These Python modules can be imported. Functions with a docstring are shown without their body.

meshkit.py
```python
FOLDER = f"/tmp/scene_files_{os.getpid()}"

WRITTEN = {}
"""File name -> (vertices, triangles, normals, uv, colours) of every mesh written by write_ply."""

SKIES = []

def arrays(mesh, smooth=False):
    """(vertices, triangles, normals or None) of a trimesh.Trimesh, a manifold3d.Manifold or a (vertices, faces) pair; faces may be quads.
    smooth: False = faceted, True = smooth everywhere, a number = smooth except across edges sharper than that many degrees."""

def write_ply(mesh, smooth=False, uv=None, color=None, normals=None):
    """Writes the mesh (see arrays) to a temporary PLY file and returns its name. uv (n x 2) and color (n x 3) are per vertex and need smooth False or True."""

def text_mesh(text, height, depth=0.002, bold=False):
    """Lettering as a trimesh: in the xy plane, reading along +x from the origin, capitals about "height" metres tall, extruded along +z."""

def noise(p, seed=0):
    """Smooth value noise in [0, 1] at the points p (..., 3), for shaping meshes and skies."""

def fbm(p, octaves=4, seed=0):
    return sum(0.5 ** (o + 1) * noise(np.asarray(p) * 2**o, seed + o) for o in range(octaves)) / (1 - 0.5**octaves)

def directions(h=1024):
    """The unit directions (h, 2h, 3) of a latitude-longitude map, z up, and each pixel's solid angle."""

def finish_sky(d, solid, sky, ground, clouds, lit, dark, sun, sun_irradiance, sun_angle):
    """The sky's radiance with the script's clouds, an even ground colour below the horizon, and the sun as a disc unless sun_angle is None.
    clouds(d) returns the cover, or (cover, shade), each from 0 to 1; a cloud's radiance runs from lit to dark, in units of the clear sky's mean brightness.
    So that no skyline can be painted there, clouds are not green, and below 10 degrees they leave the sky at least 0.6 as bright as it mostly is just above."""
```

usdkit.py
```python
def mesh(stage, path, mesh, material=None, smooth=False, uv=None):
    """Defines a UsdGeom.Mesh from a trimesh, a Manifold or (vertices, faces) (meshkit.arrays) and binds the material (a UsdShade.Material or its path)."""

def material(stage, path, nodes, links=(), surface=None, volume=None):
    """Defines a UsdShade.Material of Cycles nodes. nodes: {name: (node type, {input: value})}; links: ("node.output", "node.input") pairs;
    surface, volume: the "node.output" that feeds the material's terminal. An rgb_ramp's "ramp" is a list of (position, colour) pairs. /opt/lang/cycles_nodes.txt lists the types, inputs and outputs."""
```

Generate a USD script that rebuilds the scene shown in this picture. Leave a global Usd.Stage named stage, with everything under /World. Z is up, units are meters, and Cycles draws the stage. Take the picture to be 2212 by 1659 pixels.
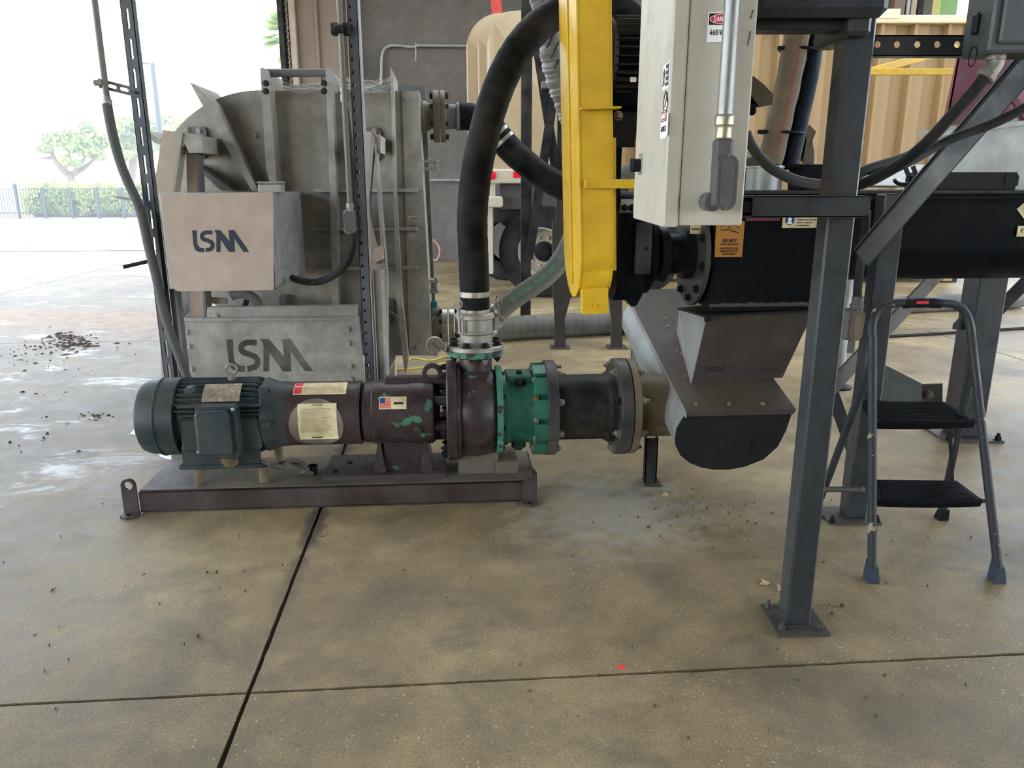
"""Pump hall under an open canopy: pump skid, screw press, galvanised separator, step stool. OpenUSD scene for Cycles."""
import math, random
import numpy as np, trimesh, usdkit, meshkit
from shapely.geometry import Polygon, Point, box as sbox
from shapely.ops import unary_union
from pxr import Usd, UsdGeom, UsdLux, UsdShade, Gf, Sdf, Vt

random.seed(7); rng = np.random.default_rng(7)
stage = Usd.Stage.CreateInMemory()
UsdGeom.SetStageUpAxis(stage, 'Z'); UsdGeom.SetStageMetersPerUnit(stage, 1.0)
UsdGeom.Xform.Define(stage, '/World'); UsdGeom.Scope.Define(stage, '/World/Looks')

# ---- camera, sky, sun, exposure -------------------------------------------------
FPX, CX, CY, PITCH, EYE = 1654.0, 1106.0, 829.5, math.radians(14.7), 1.4
cam = UsdGeom.Camera.Define(stage, '/World/camera')
cam.CreateHorizontalApertureAttr(36.0); cam.CreateVerticalApertureAttr(27.0)
cam.CreateFocalLengthAttr(36.0 * FPX / 2212)
cam.CreateClippingRangeAttr((0.05, 2000.0))
cam.AddTranslateOp().Set((0, 0, EYE)); cam.AddRotateXOp().Set(90 - math.degrees(PITCH))
cam.CreateExposureAttr(3.0)

def c3(r, g, b):
    return tuple(float(((x / 255 + .055) / 1.055) ** 2.4 if x > 10 else x / 255 / 12.92) for x in (r, g, b))

sky = usdkit.material(stage, '/World/Looks/sky', {
    's': ('sky_texture', {'sky_type': 'multiple_scattering', 'sun_disc': False, 'sun_elevation': math.radians(52), 'sun_rotation': math.radians(225), 'air_density': 1.0, 'aerosol_density': 2.2, 'ozone_density': 1.0}),
    'd': ('mix', {'mix_type': 'mix', 'fac': 0.72, 'color2': (3.1, 3.0, 2.8)}),
    'b': ('background_shader', {'strength': 0.14})}, [('s.color', 'd.color1'), ('d.color', 'b.color')], surface='b.background')
dome = UsdLux.DomeLight.Define(stage, '/World/sky_dome')
dome.CreateIntensityAttr(1.0)
UsdShade.MaterialBindingAPI.Apply(dome.GetPrim()).Bind(sky)
sun = UsdLux.DistantLight.Define(stage, '/World/sun')
sun.CreateIntensityAttr(7.0); sun.CreateAngleAttr(0.6); sun.CreateColorAttr((1.0, 0.95, 0.86))
sun.AddRotateZOp().Set(-45); sun.AddRotateXOp().Set(90 - 52)

# ---- pixel <-> place helpers (used to measure positions on planes of known depth) ------
CP, SP = math.cos(PITCH), math.sin(PITCH)
def ray(px, py):
    a, b = (px - CX) / FPX, -(py - CY) / FPX
    return np.array([a, CP + b * SP, -SP + b * CP])
def P(px, py, Y):
    r = ray(px, py); return r * (Y / r[1]) + [0, 0, EYE]
def G(px, py, z=0.0):
    r = ray(px, py); return r * ((z - EYE) / r[2]) + [0, 0, EYE]
def zcam(p):
    return p[1] * CP + (EYE - p[2]) * SP

class Fr:
    """A vertical-plane frame: s along, t away, z up."""
    def __init__(self, ox, oy, deg):
        a = math.radians(deg); self.o = np.array([ox, oy, 0.]); self.deg = deg
        self.e = np.array([math.cos(a), math.sin(a), 0]); self.n = np.array([-math.sin(a), math.cos(a), 0])
        self.M = np.eye(4); self.M[:3, 0], self.M[:3, 1], self.M[:3, 3] = self.e, self.n, self.o
    def loc(self, px, py, t=0.):
        r = ray(px, py); k = (t + self.n @ (self.o - [0, 0, EYE])) / (self.n @ r)
        p = r * k + [0, 0, EYE]; return np.array([self.e @ (p - self.o), t, p[2]])
    def w(self, s, t, z):
        return self.o + self.e * s + self.n * t + np.array([0, 0, z])
    def xz(self, pts, t=0.):
        return [tuple(self.loc(x, y, t)[[0, 2]]) for x, y in pts]

# ---- mesh builder ---------------------------------------------------------------------
def unit(v):
    v = np.asarray(v, float); return v / max(np.linalg.norm(v), 1e-12)
def basis(d):
    d = unit(d); u = np.cross([0, 0, 1.], d)
    if np.linalg.norm(u) < 1e-4: u = np.array([1., 0, 0])
    u = unit(u); return u, np.cross(d, u), d
def smoothpath(pts, n=12):
    pts = np.asarray(pts, float); k = len(pts)
    if k < 3: return np.linspace(pts[0], pts[-1], max(2, n))
    from scipy.interpolate import CubicSpline
    t = np.r_[0, np.cumsum(np.linalg.norm(np.diff(pts, axis=0), axis=1))]
    return CubicSpline(t, pts)(np.linspace(0, t[-1], n))

class MB:
    def __init__(self): self.V, self.F, self.n = [], [], 0
    def add(self, v, f):
        v = np.asarray(v, float); f = np.asarray(f, int)
        if f.shape[1] == 4: f = np.vstack([f[:, [0, 1, 2]], f[:, [0, 2, 3]]])
        self.V.append(v); self.F.append(f + self.n); self.n += len(v); return self
    def mesh(self, m, T=None):
        v = np.array(m.vertices)
        if T is not None: v = v @ T[:3, :3].T + T[:3, 3]
        return self.add(v, m.faces)
    def hull(self, pts):
        pts = np.asarray(pts, float)
        from scipy.spatial import ConvexHull
        h = ConvexHull(pts); f = h.simplices.copy(); c = pts.mean(0)
        a, b, d = pts[f[:, 0]], pts[f[:, 1]], pts[f[:, 2]]
        fl = np.einsum('ij,ij->i', np.cross(b - a, d - a), a - c) < 0
        f[fl] = f[fl][:, ::-1]; used = np.unique(f); mp = np.zeros(len(pts), int); mp[used] = np.arange(len(used))
        return self.add(pts[used], mp[f])
    def bx(self, x0, x1, y0, y1, z0, z1, ch=0.0):
        x0, x1 = sorted((x0, x1)); y0, y1 = sorted((y0, y1)); z0, z1 = sorted((z0, z1))
        ch = min(ch, .45 * min(x1 - x0, y1 - y0, z1 - z0))
        if ch <= 0:
            v = [(x, y, z) for z in (z0, z1) for y in (y0, y1) for x in (x0, x1)]
            return self.add(v, [(0, 2, 3, 1), (4, 5, 7, 6), (0, 1, 5, 4), (2, 6, 7, 3), (0, 4, 6, 2), (1, 3, 7, 5)])
        pts = []
        for X, sx in ((x0, 1), (x1, -1)):
            for Y, sy in ((y0, 1), (y1, -1)):
                for Z, sz in ((z0, 1), (z1, -1)):
                    pts += [(X, Y + sy * ch, Z + sz * ch), (X + sx * ch, Y, Z + sz * ch), (X + sx * ch, Y + sy * ch, Z)]
        return self.hull(pts)
    def bar(self, p0, p1, w, d, up=(0, 0, 1), ch=0.0):
        """box beam from p0 to p1; w across (perpendicular to up), d along up"""
        p0, p1 = np.asarray(p0, float), np.asarray(p1, float); L = np.linalg.norm(p1 - p0); ax = unit(p1 - p0)
        u = np.cross(np.asarray(up, float), ax); u = unit(u) if np.linalg.norm(u) > 1e-6 else basis(ax)[0]; v = np.cross(ax, u)
        b = MB().bx(-w / 2, w / 2, -d / 2, d / 2, 0, L, ch); T = np.eye(4); T[:3, 0], T[:3, 1], T[:3, 2], T[:3, 3] = u, v, ax, p0
        return self.join(b.xf(T))
    def join(self, o):
        for v, f in o.pieces(): self.add(v, f)
        return self
    def pieces(self):
        n = 0
        for v, f in zip(self.V, self.F):
            yield v, f - n
            n += len(v)
    def xf(self, T):
        self.V = [v @ T[:3, :3].T + T[:3, 3] for v in self.V]; return self
    def lathe(self, prof, p0, ax, n=32, cap=True, a0=0.0):
        """prof: (radius, along) pairs"""
        u, v, d = basis(ax); p0 = np.asarray(p0, float); a = np.linspace(0, 2 * np.pi, n, endpoint=False) + a0
        ring = np.cos(a)[:, None] * u + np.sin(a)[:, None] * v
        V = np.vstack([p0 + d * h + ring * r for r, h in prof]); F = []
        for k in range(len(prof) - 1):
            i = np.arange(n); j = (i + 1) % n
            F.append(np.stack([k * n + i, k * n + j, (k + 1) * n + j, (k + 1) * n + i], 1))
        F = np.vstack(F); F = np.vstack([F[:, [0, 1, 2]], F[:, [0, 2, 3]]])
        if cap:
            V = np.vstack([V, p0 + d * prof[0][1], p0 + d * prof[-1][1]]); c0, c1 = len(V) - 2, len(V) - 1; i = np.arange(n); j = (i + 1) % n; b = (len(prof) - 1) * n
            F = np.vstack([F, np.stack([np.full(n, c0), j, i], 1), np.stack([np.full(n, c1), b + i, b + j], 1)])
        return self.add(V, F)
    def cyl(self, p0, p1, r, r2=None, n=24, cap=True):
        p0, p1 = np.asarray(p0, float), np.asarray(p1, float); L = np.linalg.norm(p1 - p0)
        return self.lathe([(r, 0), (r if r2 is None else r2, L)], p0, p1 - p0, n, cap)
    def ccyl(self, p0, p1, r, ch=.003, n=24):
        p0, p1 = np.asarray(p0, float), np.asarray(p1, float); L = np.linalg.norm(p1 - p0); ch = min(ch, L * .45, r * .45)
        return self.lathe([(r - ch, 0), (r, ch), (r, L - ch), (r - ch, L)], p0, p1 - p0, n)
    def tube(self, path, r, n=12, cap=True):
        path = np.asarray(path, float); r = np.broadcast_to(r, len(path)); tn = np.gradient(path, axis=0); tn /= np.linalg.norm(tn, axis=1)[:, None]
        u = basis(tn[0])[0]; rows = []; a = np.linspace(0, 2 * np.pi, n, endpoint=False)
        for p, t, rr in zip(path, tn, r):
            u = unit(u - t * (u @ t)); v = np.cross(t, u); rows.append(p + rr * (np.cos(a)[:, None] * u + np.sin(a)[:, None] * v))
        V = np.vstack(rows); m = len(path); F = []; i = np.arange(n); j = (i + 1) % n
        for k in range(m - 1): F.append(np.stack([k * n + i, k * n + j, (k + 1) * n + j, (k + 1) * n + i], 1))
        F = np.vstack(F); F = np.vstack([F[:, [0, 1, 2]], F[:, [0, 2, 3]]])
        if cap:
            V = np.vstack([V, path[0], path[-1]]); c0, c1 = m * n, m * n + 1; b = (m - 1) * n
            F = np.vstack([F, np.stack([np.full(n, c0), j, i], 1), np.stack([np.full(n, c1), b + i, b + j], 1)])
        return self.add(V, F)
    def torus(self, c, ax, R, r, n=28, m=10):
        u, v, d = basis(ax); a = np.linspace(0, 2 * np.pi, n, endpoint=False); b = np.linspace(0, 2 * np.pi, m, endpoint=False)
        V = np.array([np.asarray(c) + (R + r * math.cos(q)) * (math.cos(p) * u + math.sin(p) * v) + r * math.sin(q) * d for p in a for q in b]); F = []
        for i in range(n):
            for j in range(m): F.append((i * m + j, ((i + 1) % n) * m + j, ((i + 1) % n) * m + (j + 1) % m, i * m + (j + 1) % m))
        return self.add(V, F)
    def prism(self, poly, o, ex, ey, d):
        """2-D outline (points or shapely) in the ex, ey plane at o, pushed d along ex x ey"""
        poly = poly if hasattr(poly, 'geom_type') else Polygon(poly)
        if not poly.is_valid: poly = poly.buffer(0)
        ex, ey = unit(ex), unit(ey); T = np.eye(4); T[:3, 0], T[:3, 1], T[:3, 2], T[:3, 3] = ex, ey, np.cross(ex, ey), o
        for g in getattr(poly, 'geoms', [poly]):
            self.mesh(trimesh.creation.extrude_polygon(g, abs(d), engine='earcut'), T if d > 0 else T @ trimesh.transformations.translation_matrix([0, 0, d]))
        return self
    def xz(self, poly, t0, t1):
        """outline in local (s, z), from t0 back to t1"""
        return self.prism(poly, (0, t1, 0), (1, 0, 0), (0, 0, 1), t1 - t0)
    def yz(self, poly, x0, x1):
        return self.prism(poly, (x0, 0, 0), (0, 1, 0), (0, 0, 1), x1 - x0)
    def xy(self, poly, z0, z1):
        return self.prism(poly, (0, 0, z0), (1, 0, 0), (0, 1, 0), z1 - z0)
    def plate(self, q, th, nrm=None):
        """quad or polygon of 3-D points given a thickness (offset away along -normal)"""
        q = np.asarray(q, float); n = len(q)
        if nrm is None:
            nrm = np.zeros(3)
            for i in range(n): nrm += np.cross(q[i], q[(i + 1) % n])
        b = q - unit(nrm) * th; V = np.vstack([q, b]); F = []
        for i in range(1, n - 1): F += [(0, i, i + 1), (n, n + i + 1, n + i)]
        for i in range(n): j = (i + 1) % n; F += [(i, n + i, n + j), (i, n + j, j)]
        return self.add(V, F)
    def bolt(self, p, ax, r, h=None, washer=True, stud=0):
        ax = unit(ax); p = np.asarray(p, float); h = h or r * .9
        if washer: self.cyl(p, p + ax * r * .18, r * 1.35, n=12)
        self.lathe([(r, r * .15), (r, h * .8), (r * .8, h)], p, ax, 6)
        if stud: self.cyl(p, p + ax * (h + stud), r * .5, n=8)
        return self
    def text(self, s, h, o, ex, ey, d=.0006, bold=False, fit=None, center=False):
        m = meshkit.text_mesh(s, h, d, bold); b = m.bounds
        v = m.vertices.copy(); sc = 1.0 if not fit else fit / (b[1][0] - b[0][0]); v[:, 0] *= sc
        if center: v[:, 0] -= v[:, 0].max() / 2
        ex, ey = unit(ex), unit(ey); T = np.eye(4); T[:3, 0], T[:3, 1], T[:3, 2], T[:3, 3] = ex, ey, np.cross(ex, ey), o
        return self.add(v @ T[:3, :3].T + T[:3, 3], m.faces)
    def cylpatch(self, s0, s1, a0, a1, r, c, ax, th=.001, ns=2, na=10, disc=False):
        """a thin sheet lying on a cylinder of axis ax through c: s along, a angle (0 = towards -y, up positive)"""
        u = np.array(unit(ax)); f = unit(np.cross(u, [0, 0, 1.])); z = np.array([0, 0, 1.]); c = np.asarray(c, float); V = []
        if disc:
            sm, am, rs, ra = (s0 + s1) / 2, (a0 + a1) / 2, (s1 - s0) / 2, (a1 - a0) / 2; k, m = 6, 40
            uv = [(sm, am)] + [(sm + rs * q / k * math.cos(2 * math.pi * i / m), am + ra * q / k * math.sin(2 * math.pi * i / m)) for q in range(1, k + 1) for i in range(m)]
            F = [(0, 1 + (i) % m, 1 + (i + 1) % m) for i in range(m)]
            for q in range(k - 1):
                for i in range(m): A, B = 1 + q * m + i, 1 + q * m + (i + 1) % m; F += [(A, A + m, B + m), (A, B + m, B)]
            edge = [1 + (k - 1) * m + i for i in range(m)]
        else:
            uv = [(s0 + (s1 - s0) * i / ns, a0 + (a1 - a0) * j / na) for i in range(ns + 1) for j in range(na + 1)]; F = []
            for i in range(ns):
                for j in range(na): A = i * (na + 1) + j; F += [(A, A + na + 1, A + na + 2), (A, A + na + 2, A + 1)]
            edge = [i * (na + 1) for i in range(ns + 1)] + [ns * (na + 1) + j for j in range(1, na + 1)] + [i * (na + 1) + na for i in range(ns - 1, -1, -1)] + list(range(na - 1, 0, -1))
        for rr in (r + th, r):
            V += [c + u * s + rr * (math.cos(a) * f + math.sin(a) * z) for s, a in uv]
        N = len(uv); F = F + [(b[0] + N, b[2] + N, b[1] + N) for b in F]; m = len(edge)
        F += [(edge[i], N + edge[i], N + edge[(i + 1) % m]) for i in range(m)] + [(edge[i], N + edge[(i + 1) % m], edge[(i + 1) % m]) for i in range(m)]
        return self.add(V, F)

# ---- scene objects ----------------------------------------------------------------------
USED, BASE = {}, {}
def numbered(parent, name):
    k = (parent, name); i = USED.get(k, -1) + 1; USED[k] = i
    return f'{parent}/{name}' if i == 0 else f'{parent}/{name}_{i:03d}'
def setd(prim, label=None, cat=None, group=None, kind=None):
    for k, v in (('label', label), ('category', cat), ('group', group), ('kind', kind)):
        if v: prim.SetCustomDataByKey(k, v)
def thing(name, label, cat, loc=(0, 0, 0), group=None, kind=None):
    p = numbered('/World', name); x = UsdGeom.Xform.Define(stage, p); x.AddTranslateOp().Set(Gf.Vec3d(*map(float, loc)))
    setd(x.GetPrim(), label, cat, group, kind); BASE[p] = np.asarray(loc, float); return p
def obj(name, mb, mat, parent='/World', label=None, cat=None, group=None, kind=None, smooth=32):
    p = numbered(parent, name); off = BASE.get(parent, np.zeros(3)); BASE[p] = off
    v, f = np.vstack(mb.V) - off, np.vstack(mb.F)
    m = trimesh.Trimesh(v, f, process=False)
    if smooth: m.merge_vertices(digits_vertex=6)
    me = usdkit.mesh(stage, p, m, mat, smooth=smooth); setd(me.GetPrim(), label, cat, group, kind); return p
def struct(name, mb, mat, label, cat=None, parent='/World', smooth=False):
    return obj(name, mb, mat, parent, label, cat, None, 'structure' if parent == '/World' else None, smooth)
def dup(src, name, loc, rotz=0., label=None, group=None):
    p = numbered('/World', name); x = UsdGeom.Xform.Define(stage, p); x.GetPrim().GetReferences().AddInternalReference(src)
    x.ClearXformOpOrder(); x.AddTranslateOp().Set(Gf.Vec3d(*map(float, loc))) if not x.GetPrim().HasAttribute('xformOp:translate') else None
    return p

# ---- materials ----------------------------------------------------------------------------
MATS = {}
def mat(name, col, rough=.5, metal=0., var=.18, scale=7., dirt=None, damt=.35, dscale=2.5, bump=0., bscale=90., spec=.3, coat=0., speck=None, pk=(.62, .7), sc3=(1, 1, 1), peel=None, pscale=6., pth=(.6, .63), drough=None):
    """Principled paint/metal with tone variation, optional dirt (soft), peel (hard-edged second coat) and specks, all in world space."""
    p = f'/World/Looks/{name}'
    N = {'g': ('geometry', {}), 'map': ('mapping', {'scale': sc3}), 'n1': ('noise_texture', {'scale': scale, 'detail': 6., 'roughness': .6}),
         'v': ('map_range', {'from_min': .3, 'from_max': .7, 'to_min': 1 - var, 'to_max': 1 + var}), 'base': ('color', {'value': col}),
         'm1': ('vector_math', {'math_type': 'scale'}), 'bsdf': ('principled_bsdf', {'metallic': metal, 'roughness': rough, 'specular_ior_level': spec, 'coat_weight': coat})}
    L = [('g.position', 'map.vector'), ('map.vector', 'n1.vector'), ('n1.fac', 'v.value'), ('base.color', 'm1.vector1'), ('v.result', 'm1.scale')]
    out = 'm1.vector'
    def layer(tag, colr, sc, lo, hi, mx, det=7.):
        nonlocal out
        N['n' + tag] = ('noise_texture', {'scale': sc, 'detail': det, 'roughness': .62}); N['r' + tag] = ('map_range', {'from_min': lo, 'from_max': hi, 'to_min': 0., 'to_max': mx, 'clamp': True})
        N['x' + tag] = ('mix', {'mix_type': 'mix', 'color2': colr}); L.extend([('map.vector', f'n{tag}.vector'), (f'n{tag}.fac', f'r{tag}.value'), (f'r{tag}.result', f'x{tag}.fac'), (out, f'x{tag}.color1')]); out = f'x{tag}.color'
    if peel: layer('p', peel, pscale, *pth, 1.)
    if dirt: layer('d', dirt, dscale, .38, .72, damt * 1.6 if damt < .6 else 1.)
    if speck: layer('k', speck, 55., pk[0], pk[1], .8, 3.)
    L.append((out, 'bsdf.base_color'))
    N['rr'] = ('map_range', {'from_min': .3, 'from_max': .7, 'to_min': max(.04, rough - .12), 'to_max': min(1, rough + .12)}); L += [('n1.fac', 'rr.value'), ('rr.result', 'bsdf.roughness')]
    if bump:
        N['nb'] = ('noise_texture', {'scale': bscale, 'detail': 5., 'roughness': .6}); N['b'] = ('bump', {'strength': min(1., bump), 'distance': .002})
        L += [('map.vector', 'nb.vector'), ('nb.fac', 'b.height'), ('b.normal', 'bsdf.normal')]
    m = usdkit.material(stage, p, N, L, surface='bsdf.BSDF'); MATS[name] = m; return m

# ---- shared materials ---------------------------------------------------------------------
JF = Fr(-.748, 1.88, 4.6); JF_O, JF_E, JF_N = [float(v) for v in JF.o], [float(v) for v in JF.e], [float(v) for v in JF.n]
def concrete_floor():
    p = '/World/Looks/floor_concrete'
    N = {'g': ('geometry', {}), 'sx': ('separate_xyz', {}),
         'nl': ('noise_texture', {'scale': .9, 'detail': 5., 'roughness': .6}), 'rl': ('rgb_ramp', {'ramp': [(.25, c3(98, 81, 54)), (.5, c3(125, 106, 74)), (.72, c3(152, 131, 93))]}),
         'nm': ('noise_texture', {'scale': 6., 'detail': 8., 'roughness': .68}), 'vm': ('map_range', {'from_min': .28, 'from_max': .72, 'to_min': .64, 'to_max': 1.34}), 'mm': ('vector_math', {'math_type': 'scale'}),
         'nf': ('noise_texture', {'scale': 130., 'detail': 3., 'roughness': .7}), 'vf': ('map_range', {'from_min': .3, 'from_max': .7, 'to_min': .66, 'to_max': 1.34}), 'mf': ('vector_math', {'math_type': 'scale'}),
         'vo': ('voronoi_texture', {'scale': 42., 'randomness': 1.}), 'rv': ('map_range', {'from_min': .10, 'from_max': .16, 'to_min': .9, 'to_max': 0., 'clamp': True}), 'off': ('vector_math', {'math_type': 'subtract', 'vector2': tuple(JF_O)}), 'du': ('vector_math', {'math_type': 'dot_product', 'vector2': tuple(JF_E)}), 'dw': ('vector_math', {'math_type': 'dot_product', 'vector2': tuple(JF_N)}),
         'ua': ('math', {'math_type': 'absolute'}), 'nj': ('noise_texture', {'scale': 9., 'detail': 5.}), 'nj2': ('map_range', {'from_min': .3, 'from_max': .75, 'to_min': .01, 'to_max': .10}), 'uj': ('math', {'math_type': 'less_than'}),
         'us': ('math', {'math_type': 'divide'}), 'ui': ('map_range', {'from_min': .35, 'from_max': 1.0, 'to_min': 1., 'to_max': 0., 'clamp': True}), 'wj': ('map_range', {'from_min': .25, 'from_max': 1.0, 'to_min': 0., 'to_max': .8, 'clamp': True}), 'jm': ('math', {'math_type': 'multiply'}), 'xj': ('mix', {'color2': c3(52, 46, 42)}),
         'ds': ('vector_math', {'math_type': 'distance', 'vector2': (.42, 3.12, 0.)}), 'npale': ('noise_texture', {'scale': 14., 'detail': 6.}), 'dpale': ('math', {'math_type': 'multiply_add', 'value2': .9}), 'rpale': ('map_range', {'from_min': .95, 'from_max': .6, 'to_min': 0., 'to_max': .42, 'clamp': True}), 'xpale': ('mix', {'color2': c3(158, 154, 144)}),  # lighter patch under the suction pipe, broken up by noise
         'nk': ('noise_texture', {'scale': 2.2, 'detail': 2.}), 'rk': ('map_range', {'from_min': .42, 'from_max': .6, 'to_min': 0., 'to_max': 1., 'clamp': True}),
         'kk': ('math', {'math_type': 'multiply'}), 'xk': ('mix', {'color2': c3(180, 166, 138)}),
         'nd': ('noise_texture', {'scale': 1.7, 'detail': 9., 'roughness': .66, 'distortion': .4}), 'rd': ('map_range', {'from_min': .48, 'from_max': .68, 'to_min': 0., 'to_max': .72, 'clamp': True}), 'xd': ('mix', {'color2': c3(76, 66, 52)}),
         'ns': ('noise_texture', {'scale': 48., 'detail': 2.}), 'rs': ('map_range', {'from_min': .715, 'from_max': .745, 'to_min': 0., 'to_max': .75, 'clamp': True}), 'xs': ('mix', {'color2': c3(62, 54, 44)}),
         # wet, greyer area in the west
         'wx': ('map_range', {'from_min': -1.0, 'from_max': -2.6, 'to_min': 0., 'to_max': 1., 'clamp': True}), 'wm': ('mapping', {'scale': (.7, 1.3, 1.), 'rotation': (0., 0., -.35)}), 'nw': ('noise_texture', {'scale': 1.6, 'detail': 12., 'roughness': .74, 'distortion': .5}),
         'rw': ('map_range', {'from_min': .55, 'from_max': .63, 'to_min': 0., 'to_max': 1., 'clamp': True}), 'ww': ('math', {'math_type': 'multiply'}),
         'rg': ('map_range', {'from_min': 0., 'from_max': 1., 'to_min': .55, 'to_max': .16}), 'nr': ('map_range', {'from_min': .3, 'from_max': .7, 'to_min': -.1, 'to_max': .1}), 'ra': ('math', {'math_type': 'add', 'use_clamp': True}),
         'sy': ('map_range', {'from_min': 7.0, 'from_max': 7.8, 'to_min': 0., 'to_max': .7, 'clamp': True}), 'sy2': ('map_range', {'from_min': 9.0, 'from_max': 8.4, 'to_min': 0., 'to_max': 1., 'clamp': True}), 'sym': ('math', {'math_type': 'multiply'}), 'syx': ('math', {'math_type': 'multiply'}), 'band': ('mix', {'color2': c3(140, 108, 72)}), 'grey': ('mix', {'color2': c3(118, 108, 92)}), 'gx': ('math', {'math_type': 'multiply', 'value2': .6}),
         'wet': ('mix', {'mix_type': 'multiply', 'color2': (.6, .6, .6)}),
         'b': ('bump', {'strength': .35, 'distance': .003}), 'bsdf': ('principled_bsdf', {'specular_ior_level': .35})}
    L = [('g.position', x + '.vector') for x in ('nl', 'nm', 'nf', 'vo', 'nk', 'nd', 'ns', 'sx', 'wm')] + [('wm.vector', 'nw.vector'),
         ('nl.fac', 'rl.fac'), ('nm.fac', 'vm.value'), ('nf.fac', 'vf.value'), ('rl.color', 'mm.vector1'), ('vm.result', 'mm.scale'), ('mm.vector', 'mf.vector1'), ('vf.result', 'mf.scale'),
         ('vo.distance', 'rv.value'), ('nk.fac', 'rk.value'), ('rv.result', 'kk.value1'), ('rk.result', 'kk.value2'), ('kk.value', 'xk.fac'), ('mf.vector', 'xk.color1'),
         ('nd.fac', 'rd.value'), ('rd.result', 'xd.fac'), ('xk.color', 'xd.color1'), ('ns.fac', 'rs.value'), ('rs.result', 'xs.fac'), ('xd.color', 'xs.color1'),
         ('g.position', 'off.vector1'), ('off.vector', 'du.vector1'), ('off.vector', 'dw.vector1'), ('g.position', 'nj.vector'), ('du.value', 'ua.value1'), ('nj.fac', 'nj2.value'), ('ua.value', 'us.value1'), ('nj2.result', 'us.value2'), ('us.value', 'ui.value'), ('dw.value', 'wj.value'), ('ui.result', 'jm.value1'), ('wj.result', 'jm.value2'), ('jm.value', 'xj.fac'), ('xs.color', 'xj.color1'),
         ('g.position', 'ds.vector1'), ('g.position', 'npale.vector'), ('npale.fac', 'dpale.value1'), ('ds.value', 'dpale.value3'), ('dpale.value', 'rpale.value'), ('rpale.result', 'xpale.fac'), ('xj.color', 'xpale.color1'),
         ('sx.x', 'wx.value'), ('nw.fac', 'rw.value'), ('wx.result', 'ww.value1'), ('rw.result', 'ww.value2'), ('ww.value', 'rg.value'), ('nm.fac', 'nr.value'), ('rg.result', 'ra.value1'), ('nr.result', 'ra.value2'), ('ra.value', 'bsdf.roughness'),
         ('wx.result', 'gx.value1'), ('gx.value', 'grey.fac'), ('xpale.color', 'grey.color1'), ('ww.value', 'wet.fac'), ('sx.y', 'sy.value'), ('sx.y', 'sy2.value'), ('sy.result', 'sym.value1'), ('sy2.result', 'sym.value2'), ('sym.value', 'syx.value1'), ('wx.result', 'syx.value2'), ('syx.value', 'band.fac'), ('grey.color', 'band.color1'), ('band.color', 'wet.color1'), ('wet.color', 'bsdf.base_color'), ('nf.fac', 'b.height'), ('b.normal', 'bsdf.normal')]
    return usdkit.material(stage, p, N, L, surface='bsdf.BSDF')
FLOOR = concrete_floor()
CONC = mat('wall_concrete', c3(104, 98, 92), .85, var=.2, scale=5, dirt=c3(78, 68, 58), damt=.35, dscale=.8, speck=c3(52, 47, 42), pk=(.62, .70), bump=.5, bscale=60)
CONCW = mat('pilaster_concrete', c3(128, 112, 98), .85, var=.14, scale=4, dirt=c3(112, 98, 84), damt=.4, dscale=1., bump=.4, bscale=60)
SOFFIT = mat('soffit', c3(120, 116, 108), .9, var=.1)
ASPH = mat('yard_concrete', c3(196, 188, 172), .85, var=.1, scale=1.2)
FILL = mat('joint_filler', c3(46, 38, 34), .9, var=.3, scale=30)
DARKST = mat('dark_steel', c3(30, 31, 32), .55, spec=.1, metal=.05, var=.2, scale=14, dirt=c3(96, 88, 78), damt=.25, dscale=6)

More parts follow.
